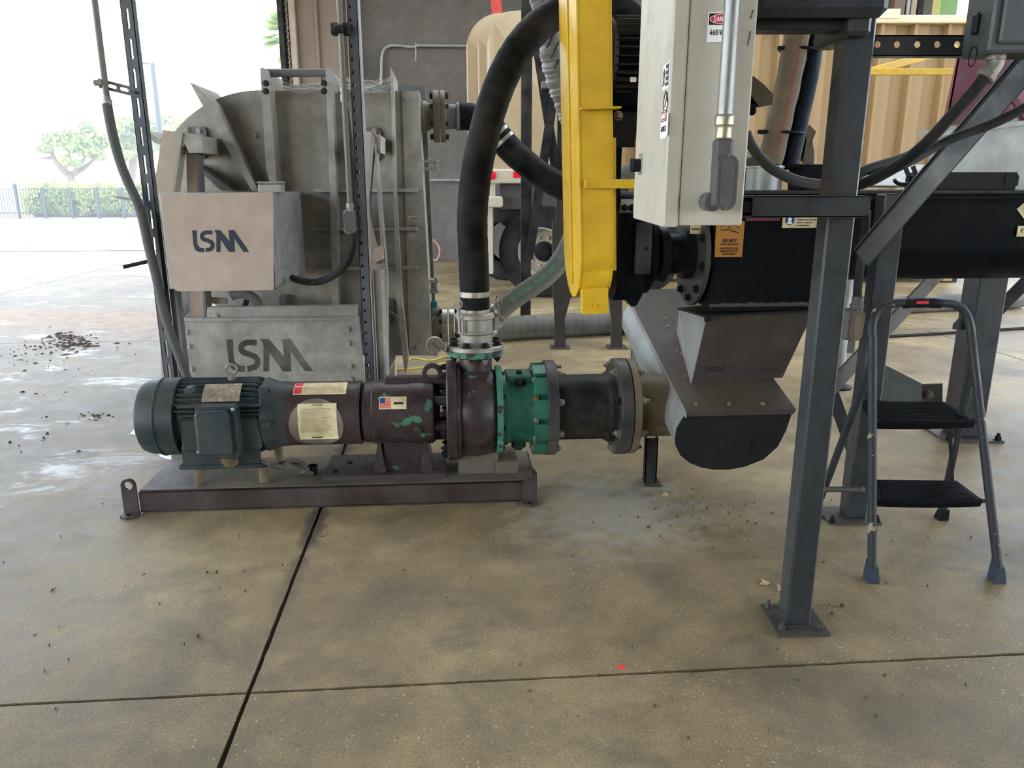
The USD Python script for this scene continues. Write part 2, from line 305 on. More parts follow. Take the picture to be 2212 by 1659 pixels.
# ---- structure: slab floor with sawn joints, canopy, walls -------------------------------------
JF = Fr(-.748, 1.88, 4.6)
fl = UsdGeom.Xform.Define(stage, '/World/floor'); setd(fl.GetPrim(), 'stained tan concrete floor sawn into large slabs', 'floor', None, 'structure'); BASE['/World/floor'] = np.zeros(3)
obj('joint_bed', MB().bx(-16, 24, -14, 15.5, -.12, -.012).xf(JF.M), FILL, '/World/floor', smooth=False)
us, ws = [-15.75, -10.5, -5.25, 0, 5.25, 10.5, 15.75, 21], [-13.5, -8.6, 0 - 0, 5.2, 10.4, 15.2]
def rough_edge(a, b, n, amp, seed):
    t = np.linspace(0, 1, n); r = np.random.default_rng(seed); off = np.convolve(r.normal(0, amp, n + 4), [.2, .5, .3], 'same')[2:-2]
    return t, off
for i in range(len(us) - 1):
    for j in range(len(ws) - 1):
        u0, u1, w0, w1 = us[i] + .006, us[i + 1] - .006, ws[j] + .005, ws[j + 1] - .005
        near = abs(j - 1.5) < 1 and 1 < i < 5
        n = 150 if near else 6; A = .0022 if near else 0; e = [rough_edge(0, 1, n, A, i * 31 + j * 7 + k) for k in range(4)]
        pts = [(u0 + (u1 - u0) * t, w0 + abs(o)) for t, o in zip(*e[0])][:-1] + [(u1 - abs(o), w0 + (w1 - w0) * t) for t, o in zip(*e[1])][:-1] + [(u1 - (u1 - u0) * t, w1 - abs(o)) for t, o in zip(*e[2])][:-1] + [(u0 + abs(o), w1 - (w1 - w0) * t) for t, o in zip(*e[3])][:-1]
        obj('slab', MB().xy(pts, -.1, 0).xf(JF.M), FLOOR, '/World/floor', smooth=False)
struct('ground', MB().bx(-90, 90, -60, 160, -.3, -.13), ASPH, 'pale sunlit concrete yard beyond the canopy', 'ground')
ROOFZ = 5.6
ADDED_GAP = sbox(-3.5, 5.4, 7.5, 11)  # opening added in the roof for the fill panel
struct('ceiling', MB().prism(Polygon([(-9.6, -12), (9.2, -12), (9.2, 15.2), (-7.1, 15.2), (-7.1, 6.3), (-9.6, 6.3)]).difference(ADDED_GAP), (0, 0, ROOFZ), (1, 0, 0), (0, 1, 0), .4), SOFFIT, 'concrete canopy roof over the pump floor', 'ceiling')
FROST = usdkit.material(stage, '/World/Looks/frosted_panel', {'t': ('translucent_bsdf', {'color': (.85, .84, .8)})}, surface='t.BSDF')
struct('window_1', MB().xy(ADDED_GAP.buffer(.05), ROOFZ + .4, ROOFZ + .41), FROST, 'unseen frosted panel added to brighten the rear bay', 'added fill panel')  # unseen panel, added to bring diffuse light into the rear bay
struct('wall_front', MB().bx(-4.6, 9.2, -9.3, -9, -.12, ROOFZ), CONCW, 'unseen concrete wall added behind the viewer to limit front light', 'wall')  # unseen wall, added to hold back light from the front right
# back wall: bay left of the pilaster is warmer
wb = UsdGeom.Xform.Define(stage, '/World/wall_back'); setd(wb.GetPrim(), 'grey concrete back wall with a lighter pilaster on its left end', 'wall', None, 'structure'); BASE['/World/wall_back'] = np.zeros(3)
obj('panel', MB().bx(-2.9, 7.35, 14.62, 14.95, -.12, ROOFZ), CONC, '/World/wall_back', smooth=False)
obj('panel', MB().bx(-4.05, -2.88, 14.45, 14.9, -.12, ROOFZ, .02), CONCW, '/World/wall_back', smooth=False)
for x0, x1, d in ((-3.42, -3.36, .05), (-2.98, -2.93, .05), (-2.86, -2.81, .1)):
    obj('strip', MB().bx(x0, x1, 14.45 - d, 14.5, -.12, ROOFZ, .01), CONCW, '/World/wall_back', smooth=False)

# ---- materials of the machines -----------------------------------------------------------
TEAL = mat('motor_teal', c3(24, 34, 36), .5, var=.25, scale=9, dirt=c3(92, 88, 74), damt=.25, dscale=5, spec=.35, bump=.15, bscale=120)
MAROON = mat('maroon_enamel', c3(46, 33, 29), .45, spec=.35, var=.2, scale=8, dirt=c3(50, 42, 40), damt=.3, dscale=6)
PEEL = mat('peeling_maroon', c3(36, 26, 24), .36, spec=.4, var=.35, scale=16, peel=c3(62, 106, 82), pscale=9, pth=(.63, .645), dirt=c3(58, 46, 44), damt=.4, dscale=14, speck=c3(120, 112, 106), pk=(.71, .75), bump=.5, bscale=55)
SKIDP = mat('skid_paint', c3(42, 30, 25), .5, spec=.3, var=.3, scale=10, dirt=c3(84, 76, 70), damt=.3, dscale=4, bump=.2, bscale=90)
SKIDT = mat('skid_top', c3(98, 88, 72), .5, var=.25, scale=8, dirt=c3(52, 44, 42), damt=.5, dscale=4, bump=.3, bscale=90)
GREEN = mat('green_enamel', c3(34, 88, 68), .4, var=.22, scale=9, dirt=c3(34, 42, 36), damt=.45, dscale=7, bump=.25, bscale=70, sc3=(1, 1, .5))
GREENP = mat('worn_green', c3(58, 108, 82), .45, var=.2, scale=9, peel=c3(46, 36, 42), pscale=16, pth=(.54, .57), bump=.3)
BLACKP = mat('black_spool', c3(15, 16, 17), .55, spec=.1, var=.35, scale=14, dirt=c3(92, 80, 64), damt=.3, dscale=5, speck=c3(110, 108, 104), pk=(.73, .76), bump=.3)
FLGRAY = mat('grey_flange', c3(32, 32, 31), .55, var=.25, scale=14, dirt=c3(84, 74, 60), damt=.4, dscale=5, bump=.3)
TANST = mat('dusty_steel_pipe', c3(104, 90, 68), .55, metal=.25, var=.22, scale=9, dirt=c3(66, 56, 44), damt=.4, dscale=4, speck=c3(58, 50, 42), pk=(.68, .74), bump=.2)
STAIN = mat('stainless', c3(170, 164, 152), .34, metal=.85, var=.16, scale=12, dirt=c3(120, 104, 82), damt=.3, dscale=8)
CASTAL = mat('cast_aluminium', c3(150, 144, 134), .5, metal=.7, var=.15, scale=16, dirt=c3(104, 92, 76), damt=.25, dscale=6)
BOLT = mat('dull_bolt', c3(128, 118, 102), .5, metal=.6, var=.25, scale=30, dirt=c3(80, 62, 46), damt=.4, dscale=14)
BLKBOLT = mat('black_bolt', c3(20, 20, 22), .45, metal=.1, spec=.15, var=.2, scale=30)
RUSTB = mat('rusty_bolt', c3(112, 66, 50), .7, var=.3, scale=30)
PAPER = mat('yellowed_paper', c3(206, 190, 146), .6, var=.1, scale=14, dirt=c3(150, 130, 92), damt=.5, dscale=12, speck=c3(96, 80, 60), pk=(.66, .72))
WHITEP = mat('white_label', c3(224, 220, 210), .5, var=.05)
INK = mat('black_ink', c3(30, 28, 26), .6, var=.05)
REDINK = mat('red_ink', c3(186, 38, 42), .5, var=.08)
BLUEINK = mat('blue_ink', c3(44, 58, 104), .5, var=.05)
BROWNINK = mat('faded_brown_ink', c3(120, 96, 66), .6, var=.1)
NAMEPL = mat('scuffed_nameplate', c3(142, 128, 104), .6, metal=.3, var=.3, scale=40, dirt=c3(104, 88, 66), damt=.5, dscale=18, speck=c3(180, 168, 150), pk=(.6, .66))
DISC = mat('cover_disc', c3(124, 112, 100), .42, metal=.5, var=.2, scale=10, dirt=c3(76, 64, 58), damt=.4, dscale=6)
RUBBER = mat('black_rubber_hose', c3(10, 11, 12), .55, spec=.08, var=.3, scale=18, dirt=c3(74, 68, 60), damt=.22, dscale=7, speck=c3(120, 112, 104), pk=(.7, .75), bump=.5, bscale=140)
EPDM = mat('grey_ribbed_hose', c3(104, 102, 92), .75, var=.15, scale=10, dirt=c3(86, 80, 70), damt=.3, dscale=5)
RUBMAT = mat('black_plastic', c3(18, 18, 19), .5, spec=.12, var=.2, scale=20)
GRNPRINT = mat('green_print', c3(96, 150, 112), .6, var=.1, scale=30)
TAPE = mat('teal_plastic', c3(30, 112, 108), .4, var=.1)

LOOSEM = mat('rusty_casting', c3(64, 54, 46), .65, var=.3, scale=20, dirt=c3(110, 96, 78), damt=.4, dscale=16, bump=.3)
# ---- pump skid: base, motor, coupling guard, pump, suction spool, pipe ----------------------
S = Fr(-1.47, 3.115, 4.2); AZ, AT = .382, .2
def sx(px, py=890): return S.loc(px, py, AT)[0]
AX = np.array([1., 0, 0])
def SO(name, mb, m, parent, **k): return obj(name, mb.xf(S.M), m, parent, **k)

# base frame
sk = thing('pump_base_frame', 'long dark maroon steel channel base on the floor under the pump and motor', 'machine base', S.w(.8, .2, 0))
s0, s1 = sx(352, 1080) - .02, 1.585
mb = MB(); h = .098
mb.bx(s0, s1, 0, .012, .004, h, .003).bx(s0, s1, 0, .05, h - .008, h, .003).bx(s0, s1, 0, .05, .004, .012)
SO('front_channel', mb, SKIDP, sk)
mb = MB(); mb.bx(s0, s1, .388, .40, .004, h, .003).bx(s0, s1, .35, .40, h - .008, h, .003).bx(s0, s1, .35, .4, .004, .012); SO('rear_channel', mb, SKIDP, sk)
SO('deck_plate', MB().bx(s0, s1 - .01, .02, .40, h - .004, h + .003, .001), SKIDT, sk)
for a, b in ((s0, s0 + .01), (s1 - .01, s1)): SO('end_plate', MB().bx(a, b, .012, .388, .004, h - .006), SKIDP, sk)
def lug(s, hgt, w=.062):
    o = Polygon([(-w / 2, 0), (w / 2, 0), (w / 2, hgt - w / 2)] + [(w / 2 * math.cos(a), hgt - w / 2 + w / 2 * math.sin(a)) for a in np.linspace(0, math.pi, 14)] + [(-w / 2, hgt - w / 2)])
    return o.difference(Point(0, hgt - w / 2).buffer(w * .3))
for s, hg in ((s0 - .034, .165), (s1 - .03, .165)):
    mb = MB(); mb.prism(lug(s, hg), (s, .0, .0), (1, 0, 0), (0, 0, 1), .012)
    f = Polygon([(-.034, 0), (.034, 0), (.034, -.05), (0, -.07), (-.034, -.05)]).difference(Point(0, -.038).buffer(.014)); mb.prism(f, (s, .0, .0), (1, 0, 0), (0, 1, 0), .012)
    SO('lifting_lug', mb, SKIDP, sk)
SO('mounting_plate', MB().bx(sx(706, 1020), sx(965, 1020), .07, .36, h, h + .022, .004), SKIDP, sk)
SO('mounting_plate', MB().bx(sx(1070, 1010), sx(1116, 1010), .1, .32, h, h + .06, .006), SKIDT, sk)
for px, t in ((728, .13), (752, .24)): SO('bolt', MB().bolt((sx(px, 990), t, h + .022), (0, 0, 1), .011), BLKBOLT, sk)

# motor
mt = thing('electric_motor', 'dark teal finned electric motor with fan cover on the left end of the pump base', 'motor', S.w(sx(470), AT, h))
m0, m1 = sx(311), sx(400); L = m1 - m0
SO('fan_cover', MB().lathe([(.1, .0), (.135, .004), (.158, .018), (.168, .045), (.172, .09), (.174, L * .52), (.178, L * .53), (.178, L * .56), (.174, L * .57), (.176, L)], (m0, AT, AZ), AX, 48), TEAL, mt)
SO('fan_grille', MB().lathe([(.02, -.004), (.1, -.004), (.104, .004), (.02, .004)], (m0, AT, AZ), AX, 32), DARKST, mt)
b0, b1 = sx(398), sx(588)
SO('stator_body', MB().cyl((b0, AT, AZ), (b1, AT, AZ), .145, n=48), TEAL, mt)
def finbox(a, r0, r1, th):
    c, s_ = math.cos(a), math.sin(a); mb = MB()
    q = [(b0 + .012, r0), (b0 + .012, r1 - .004), (b0 + .02, r1), (b1 - .05, r1), (b1 - .015, r1 - .018), (b1 - .004, r0)]
    V = []; nrm = np.array([0, s_, c]) * th / 2
    for sgn in (-1, 1):
        for s, r in q: V.append(np.array([s, AT - c * r, AZ + s_ * r]) + np.array([0, s_, c]) * th / 2 * sgn)
    n = len(q); F = [(0, i, i + 1) for i in range(1, n - 1)] + [(n, n + i + 1, n + i) for i in range(1, n - 1)]
    for i in range(n): j = (i + 1) % n; F += [(i, n + i, n + j), (i, n + j, j)]
    return mb.add(V, F)
for k in range(40):
    a = math.radians(-85 + k * 9.0)
    d = math.degrees(a) % 360
    if (d < 16 or d > 318) or 78 < d < 102 and False: continue
    SO('cooling_fin', finbox(a, .142, .172, .005), TEAL, mt, smooth=False)
SO('body_flat', MB().bx(b0 + .03, b1 - .02, AT - .165, AT - .05, AZ - .12, AZ + .035, .012), TEAL, mt)
for k in range(3): SO('cooling_fin', MB().bx(b0 + .03, b1 - .01, AT - .172, AT - .12, AZ + .048 + k * .018, AZ + .0525 + k * .018, .001), TEAL, mt)
# junction box
jl, jr, jt, jb = S.loc(425, 876, AT - .2)[[0, 2]], S.loc(512, 876, AT - .2)[[0, 2]], S.loc(460, 876, AT - .2)[2], S.loc(460, 988, AT - .2)[2]
jb0 = SO('junction_box', MB().bx(jl[0], jr[0], AT - .235, AT - .155, jb, jt, .012), TEAL, mt)
fl_, fr_, ft, fb = S.loc(420, 893, AT - .26)[0], S.loc(494, 893, AT - .26)[0], S.loc(455, 888, AT - .26)[2], S.loc(455, 989, AT - .26)[2]
mb = MB().bx(fl_, fr_, AT - .285, AT - .235, fb + .012, ft, .014); mb.bx(fl_ - .004, fr_ + .022, AT - .243, AT - .23, fb, ft + .012, .004)
cv = SO('box_cover', mb, TEAL, jb0)
for px, py in ((429, 977), (497, 977), (502, 885)):
    q = S.loc(px, py, AT - .25); SO('screw', MB().ccyl((q[0], AT - .24, q[2]), (q[0], AT - .252, q[2]), .008, n=12), STAIN, jb0)
# nameplate on the upper front fins
SO('nameplate', MB().cylpatch(sx(455, 835) - 0, sx(534, 835), math.radians(36), math.radians(68), .174, (0, AT, AZ), AX, .0015), NAMEPL, mt, label='scuffed tan metal nameplate')
# drive-end bell, clamp lugs, eyebolt, feet, spacers
e0, e1 = sx(578), sx(628)
SO('end_bell', MB().lathe([(.165, 0), (.168, .01), (.160, .03), (.150, .06), (.146, e1 - e0)], (e0, AT, AZ), AX, 48), TEAL, mt)
for px, py in ((573, 842), (578, 914)):
    q = S.loc(px, py, AT - .14); mb = MB().bx(q[0] - .022, q[0] + .02, AT - .175, AT - .11, q[2] - .016, q[2] + .018, .004); mb.bolt((q[0] + .02, AT - .155, q[2]), (1, 0, 0), .009); SO('clamp_lug', mb, TEAL, mt)
q = S.loc(411, 842, AT - .14); SO('clamp_lug', MB().bx(q[0] - .015, q[0] + .015, AT - .17, AT - .11, q[2] - .012, q[2] + .014, .003), TEAL, mt)
q = S.loc(500, 798, AT); mb = MB().torus(q, (0, 1, 0), .023, .0065); mb.cyl((q[0], AT, q[2] - .023), (q[0], AT, q[2] - .055), .009).cyl((q[0], AT, AZ + .165), (q[0], AT, AZ + .178), .02); SO('eyebolt', mb, BOLT, mt)
fz = S.loc(490, 1000, AT - .12)[2]
for t in (AT - .15, AT + .11): SO('foot', MB().bx(sx(412, 1000), sx(585, 1000), t, t + .05, h + .078, h + .098, .004).bx(sx(420, 1000), sx(580, 1000), t + .01, t + .035, h + .095, AZ - .1), TEAL, mt)
for px, t, m in ((429, AT - .125, STAIN), (569, AT - .125, STAIN), (605, AT + .135, STAIN), (430, AT + .135, STAIN)):
    s = S.loc(px, 1015, t)[0]; mb = MB().ccyl((s, t, h + .003), (s, t, h + .078), .021); mb.cyl((s, t, h + .05), (s, t, h + .053), .0222); mb.bolt((s, t, h + .098), (0, 0, 1), .01); SO('spacer', mb, TANST, mt)
q = S.loc(487, 990, AT - .2); mb = MB(); mb.tube(smoothpath([(q[0], AT - .2, q[2] + .01), (q[0] + .004, AT - .19, q[2] - .02), (q[0] + .02, AT - .12, q[2] - .035)], 8), .022, 14); SO('conduit_stub', mb, TANST, mt)

# coupling guard with its inspection cover and labels
cg = thing('coupling_guard', 'smooth maroon cylindrical coupling guard with round labelled cover', 'machine guard', S.w(sx(705), AT, AZ))
g0, g1, GR = sx(626), sx(784), .146
SO('shell', MB().lathe([(GR - .004, 0), (GR, .004), (GR, .012), (GR - .001, .014), (GR - .001, g1 - g0 - .018), (GR + .001, g1 - g0 - .016), (GR, g1 - g0 - .002), (GR - .005, g1 - g0)], (g0, AT, AZ), AX, 56), MAROON, cg)
d0, d1 = sx(637), sx(751)
def ang(py, px=700, r=GR):
    # angle on the cylinder whose visible silhouette passes this pixel
    best = min((abs((lambda p: CY - FPX * ((p[2] - EYE) * CP + p[1] * SP) / zcam(p))(S.w(sx(px), AT - r * math.cos(a), AZ + r * math.sin(a))) - py), a) for a in np.linspace(-1.4, 1.7, 400)); return best[1]
cov = SO('round_cover', MB().cylpatch(d0, d1, ang(958), ang(861), GR, (0, AT, AZ), AX, .003, disc=True), DISC, cg, label='round bare metal inspection cover')
p0_, p1_, q0_, q1_ = sx(657), sx(738), ang(947), ang(872)
SO('paper_label', MB().cylpatch(p0_, p1_, q0_, q1_, GR + .003, (0, AT, AZ), AX, .001), PAPER, cov, label='yellowed paper instruction label')
def cyltext(s, s_at, a_at, hgt, r, bold=False, fit=None, d=.0006, center=True, fr=None, az=None):
    m = meshkit.text_mesh(s, hgt, d, bold); v = m.vertices.copy()
    if fit: v[:, 0] *= fit / np.ptp(v[:, 0])
    if center: v[:, 0] -= v[:, 0].max() / 2
    a = a_at + v[:, 1] / r; rr = r + v[:, 2]; mb = MB()
    return mb.add(np.stack([s_at + v[:, 0], AT - rr * np.cos(a), AZ + rr * np.sin(a)], 1), m.faces)
ls = (p0_ + p1_) / 2
lw, lh = p1_ - p0_, (q1_ - q0_) * GR
mb = cyltext('ATTENTION', ls, q1_ - .010 / GR, .0055, GR + .004, True)
SO('label_heading', mb, BROWNINK, cov)
mb = MB()
for k in range(22):
    a = q1_ - (.024 + k * .0050) / GR
    if a < q0_ + .02 / GR: break
    w = lw * rng.uniform(.62, .86); mb.cylpatch(ls - lw * .43, ls - lw * .43 + w, a, a + .0012 / GR, GR + .004, (0, AT, AZ), AX, .0003, na=1)
SO('small_print', mb, BROWNINK, cov)
SO('label_badge', MB().cylpatch(ls - .03, ls + .016, q0_ + .009 / GR, q0_ + .016 / GR, GR + .004, (0, AT, AZ), AX, .0004, na=1), INK, cov)
w0, w1, v0, v1 = sx(645), sx(756), ang(852), ang(827)
wl = SO('warning_label', MB().cylpatch(w0, w1, v0, v1, GR, (0, AT, AZ), AX, .001), PAPER, cg, label='cream warning label with a red danger patch')
SO('red_patch', MB().cylpatch(w0 + .003, w0 + .036, v0 + .006 / GR, v1 - .004 / GR, GR + .001, (0, AT, AZ), AX, .0004), REDINK, wl)
SO('danger_word', cyltext('DANGER', w0 + .0195, (v0 + v1) / 2 + .004 / GR, .007, GR + .0014, True, fit=.028), WHITEP, wl)
mb = MB()
for k in range(7):
    a = v0 + (.006 + k * .0062) / GR
    if a < v1 - .004 / GR: mb.cylpatch(w0 + .042, w1 - .006 - rng.uniform(0, .012), a, a + .0016 / GR, GR + .001, (0, AT, AZ), AX, .0003, na=1)
SO('small_print', mb, BROWNINK, wl)
for py, px in ((864, 692), (955, 701)):
    a = ang(py); p = np.array([sx(px), AT - GR * math.cos(a), AZ + GR * math.sin(a)]); SO('screw', MB().bolt(p, (0, -math.cos(a), math.sin(a)), .006), BOLT, cg)

# pump
pu = thing('centrifugal_pump', 'maroon centrifugal pump with peeling paint, green patches and vertical discharge', 'pump', S.w(sx(1000), AT, h))
f0, f1 = sx(786), sx(950); L = f1 - f0
SO('bearing_frame', MB().lathe([(.10, 0), (.132, .003), (.140, .014), (.140, .045), (.147, .052), (.147, L * .62), (.150, L * .64), (.150, L * .9), (.145, L * .93), (.13, L * .95), (.11, L)], (f0, AT, AZ), AX, 56), PEEL, pu)
SO('neck', MB().cyl((sx(776), AT, AZ), (f0 + .02, AT, AZ), .1, n=32), DARKST, pu)
q0_, q1_ = sx(905, 830), sx(968, 830)
SO('top_rib', MB().bx(sx(830, 820), q1_ + .02, AT - .03, AT + .03, AZ + .13, AZ + .165, .006), PEEL, pu)
q = S.loc(934, 806, AT); W = .052
o = Polygon([(-.046, -.05), (.046, -.05), (.046, 0)] + [(.046 * math.cos(a), .046 * math.sin(a)) for a in np.linspace(0, math.pi, 18)] + [(-.046, 0)]).difference(Point(0, 0).buffer(.026))
SO('lifting_eye', MB().prism(o, (q[0], AT + .012, q[2]), (1, 0, 0), (0, 0, 1), .026), PEEL, pu)
# pedestal feet
pz = h + .022
SO('pedestal', MB().hull([(s, t, z) for s, z in ((sx(832, 960), AZ - .11), (sx(916, 960), AZ - .11), (sx(836, 1010), pz), (sx(922, 1010), pz)) for t in (AT - .07, AT + .07)]), PEEL, pu)
for a, b in ((sx(812, 1010), sx(838, 1010)), (sx(910, 1010), sx(935, 1010))):
    SO('foot_rib', MB().hull([(a, AT - .1, pz), (b, AT - .1, pz), (a, AT + .1, pz), (b, AT + .1, pz), ((a + b) / 2 - .006, AT - .08, AZ - .12), ((a + b) / 2 + .006, AT - .08, AZ - .12), ((a + b) / 2 - .006, AT + .08, AZ - .12), ((a + b) / 2 + .006, AT + .08, AZ - .12)]), PEEL, pu)
for k in range(6):
    a = 2 * math.pi * (k + .35) / 6; SO('adapter_rod', MB().cyl((f1 - .02, AT + .115 * math.cos(a), AZ + .115 * math.sin(a)), (sx(968), AT + .115 * math.cos(a), AZ + .115 * math.sin(a)), .022, n=16), PEEL, pu)
# flag sticker
k0, k1, a0, a1 = sx(826), sx(883), ang(884, 855, .147), ang(857, 855, .147)
fs = SO('sticker', MB().cylpatch(k0, k1, a0, a1, .147, (0, AT, AZ), AX, .001), PAPER, pu, label='small stained sticker with a flag')
for k in range(7): SO('red_stripe', MB().cylpatch(k0 + .004, k0 + .052, a0 + (a1 - a0) * (.08 + k * .124), a0 + (a1 - a0) * (.08 + k * .124 + .062), .148, (0, AT, AZ), AX, .0004, na=1), REDINK, fs)
SO('blue_canton', MB().cylpatch(k0 + .004, k0 + .026, a0 + (a1 - a0) * .5, a0 + (a1 - a0) * .92, .1484, (0, AT, AZ), AX, .0005, na=2), BLUEINK, fs)
SO('black_bar', MB().cylpatch(k0 + .064, k0 + .106, a0 + (a1 - a0) * .36, a0 + (a1 - a0) * .54, .148, (0, AT, AZ), AX, .0005, na=1), INK, fs)
a = ang(928, 905, .15); p = np.array([sx(905), AT - .15 * math.cos(a), AZ + .15 * math.sin(a)]); SO('sight_glass', MB().lathe([(.02, 0), (.02, .01), (.014, .014), (.012, .008), (.004, .012)], p, (0, -math.cos(a), math.sin(a)), 20), FLGRAY, pu)
# back plate and casing
c0, c1, c2, c3_ = sx(966), sx(987), sx(992), sx(1069); CR = .232
SO('back_plate', MB().lathe([(CR - .006, 0), (CR, .006), (CR, c1 - c0 - .004), (CR - .004, c1 - c0)], (c0, AT, AZ), AX, 64), PEEL, pu)
for k in range(14):
    a = 2 * math.pi * (k + .5) / 14; p = np.array([c0, AT + (CR - .025) * math.cos(a), AZ + (CR - .025) * math.sin(a)]); SO('bolt', MB().bolt(p, (-1, 0, 0), .014, .02, stud=.008), BLKBOLT, pu)
Lc = c3_ - c1
SO('volute_casing', MB().lathe([(CR - .008, 0), (CR - .006, .012), (CR - .03, .02), (CR - .02, .05), (CR - .016, Lc * .5), (CR - .024, Lc * .8), (CR - .05, Lc)], (c1, AT, AZ), AX, 64), PEEL, pu)
nk = S.loc(1027, 770, AT); nx = nk[0]; fz0 = S.loc(1027, 766, AT)[2]; fz1 = S.loc(1027, 752, AT)[2]
SO('discharge_neck', MB().lathe([(.085, 0), (.078, .08), (.072, .2), (.072, fz0 - AZ - .10)], (nx, AT, AZ + .1), (0, 0, 1), 36), PEEL, pu)
FR = .128; zt = fz0
SO('discharge_flange', MB().lathe([(FR - .012, 0), (FR, .006), (FR, .028), (FR - .002, .03)], (nx, AT, zt), (0, 0, 1), 56), GREENP, pu, label='green painted discharge flange')
for k in range(8):
    a = 2 * math.pi * (k + .5) / 8; p = np.array([nx + (FR - .022) * math.cos(a), AT + (FR - .022) * math.sin(a), zt]); SO('nut', MB().bolt(p, (0, 0, -1), .013, .018, stud=.006), BOLT if abs(math.sin(a)) > .7 else BLKBOLT, pu)
# feet of the casing
SO('casing_foot', MB().hull([(s, t, z) for s, w, z in ((sx(985), .05, AZ - .16), (sx(985), .09, h)) for t in (AT - w, AT + w) for s in (sx(990, 1010), sx(1075, 1010))]), SKIDT, pu)
# green suction cover
u0, u1 = sx(1070), sx(1083)
SO('suction_cover', MB().ccyl((u0, AT, AZ), (u1, AT, AZ), .205, .003, 64), GREENP, pu)
for k in range(8):
    a = 2 * math.pi * (k + .25) / 8; SO('bolt', MB().bolt((u1, AT + .185 * math.cos(a), AZ + .185 * math.sin(a)), (1, 0, 0), .01), BLKBOLT, pu)
v0, v1 = sx(1083), sx(1152); Lv = v1 - v0
SO('suction_housing', MB().lathe([(.17, 0), (.168, .02), (.156, .035), (.152, Lv * .5), (.157, Lv * .8), (.165, Lv)], (v0, AT, AZ), AX, 56), GREEN, pu)
cvp = SO('top_cover', MB().bx(sx(1091, 805), sx(1148, 805), AT - .07, AT + .07, AZ + .138, AZ + .176, .006), GREEN, pu)
q = sx(1120, 800); mb = MB().bx(q - .02, q + .02, AT - .085, AT - .07, AZ + .10, AZ + .165, .003); mb.bolt((q, AT - .085, AZ + .15), (0, -1, 0), .013, .018); mb.bolt((q, AT - .03, AZ + .176), (0, 0, 1), .012, .016); SO('cover_clamp', mb, BLKBOLT, cvp)
mb = MB().cyl((sx(1120), AT, AZ - .14), (sx(1120), AT, AZ - .185), .034, n=20); mb.lathe([(.02, 0), (.02, .012)], (sx(1120), AT, AZ - .2), (0, 0, 1), 6); SO('drain_boss', mb, GREEN, pu)
# ring of cast lugs between suction housing and spool
w0, w1 = sx(1148), sx(1174); LR = .214
SO('lug_flange', MB().cyl((w0 + .01, AT, AZ), (w1, AT, AZ), .185, n=48), GREEN, pu)
for k in range(12):
    a0 = 2 * math.pi * (k + .12) / 12; a1 = 2 * math.pi * (k + .88) / 12; pts = []
    for s in (w0, w1):
        for r, aa in ((.15, 0), (LR - .006, 0), (LR, .04), (LR, -.04), (LR - .006, -0.0), (.15, 0)): pass
        for r in (.16, LR):
            for aa in np.linspace(a0, a1, 4): pts.append((s, AT + r * math.cos(aa), AZ + r * math.sin(aa)))
    SO('cast_lug', MB().hull(pts), GREEN, pu)
    a = 2 * math.pi * k / 12; p = np.array([w0 + .012, AT + (LR - .028) * math.cos(a), AZ + (LR - .028) * math.sin(a)]); SO('lug_bolt', MB().bolt(p, (-1, 0, 0), .014, .018), RUSTB if k % 4 == 1 else BOLT, pu)
# pressure gauge left of the discharge flange
gq = S.loc(939, 745, AT - .06); gp = np.array([gq[0], AT - .06, gq[2]])
ga = thing('pressure_gauge', 'small round dial pressure gauge beside the pump discharge flange', 'pressure gauge', S.w(*gp))
SO('case', MB().lathe([(.034, .02), (.037, .018), (.038, -.004), (.036, -.010), (.033, -.010), (.033, -.004)], gp, (0, 1, 0), 36), STAIN, ga)
SO('dial', MB().cyl(gp + [0, -.004, 0], gp + [0, -.002, 0], .033, n=36), WHITEP, ga)
mb = MB()
for k in range(13):
    a = math.radians(225 - k * 22.5); mb.bar(gp + np.array([math.cos(a) * .026, -.005, math.sin(a) * .026]), gp + np.array([math.cos(a) * .030, -.005, math.sin(a) * .030]), .0012, .001, (0, 1, 0))
SO('tick_marks', mb, INK, ga)
SO('needle', MB().bar(gp + np.array([-.008, -.006, .010]), gp + np.array([.02, -.006, -.017]), .002, .001, (0, 1, 0)), INK, ga)
mb = MB().cyl(gp + [.03, .012, -.004], (nx - FR + .01, AT - .02, zt + .012), .009, n=12); mb.ccyl(gp + [.045, .012, -.03], gp + [.045, .012, .008], .012, n=12); SO('stem', mb, CASTAL, ga)

# discharge adapter flange and cam coupling
fa = thing('cam_coupling', 'silver cam-lock hose coupling with bolted flange on the pump discharge', 'pipe coupling', S.w(nx, AT, zt + .03))
z0 = zt + .030
SO('flange', MB().lathe([(FR - .002, 0), (FR + .002, .003), (FR + .002, .02), (FR - .002, .023)], (nx, AT, z0), (0, 0, 1), 56), STAIN, fa)
for k in range(8):
    a = 2 * math.pi * (k + .5) / 8; p = np.array([nx + (FR - .022) * math.cos(a), AT + (FR - .022) * math.sin(a), z0 + .023]); SO('bolt', MB().bolt(p, (0, 0, 1), .016, .02), BLKBOLT, fa)
z1 = z0 + .023
SO('coupler_body', MB().lathe([(.072, 0), (.070, .03), (.070, .045), (.083, .05), (.088, .056), (.088, .064), (.083, .068), (.081, .115), (.088, .12), (.088, .136), (.083, .14), (.076, .145), (.076, .10)], (nx, AT, z1), (0, 0, 1), 56), CASTAL, fa)
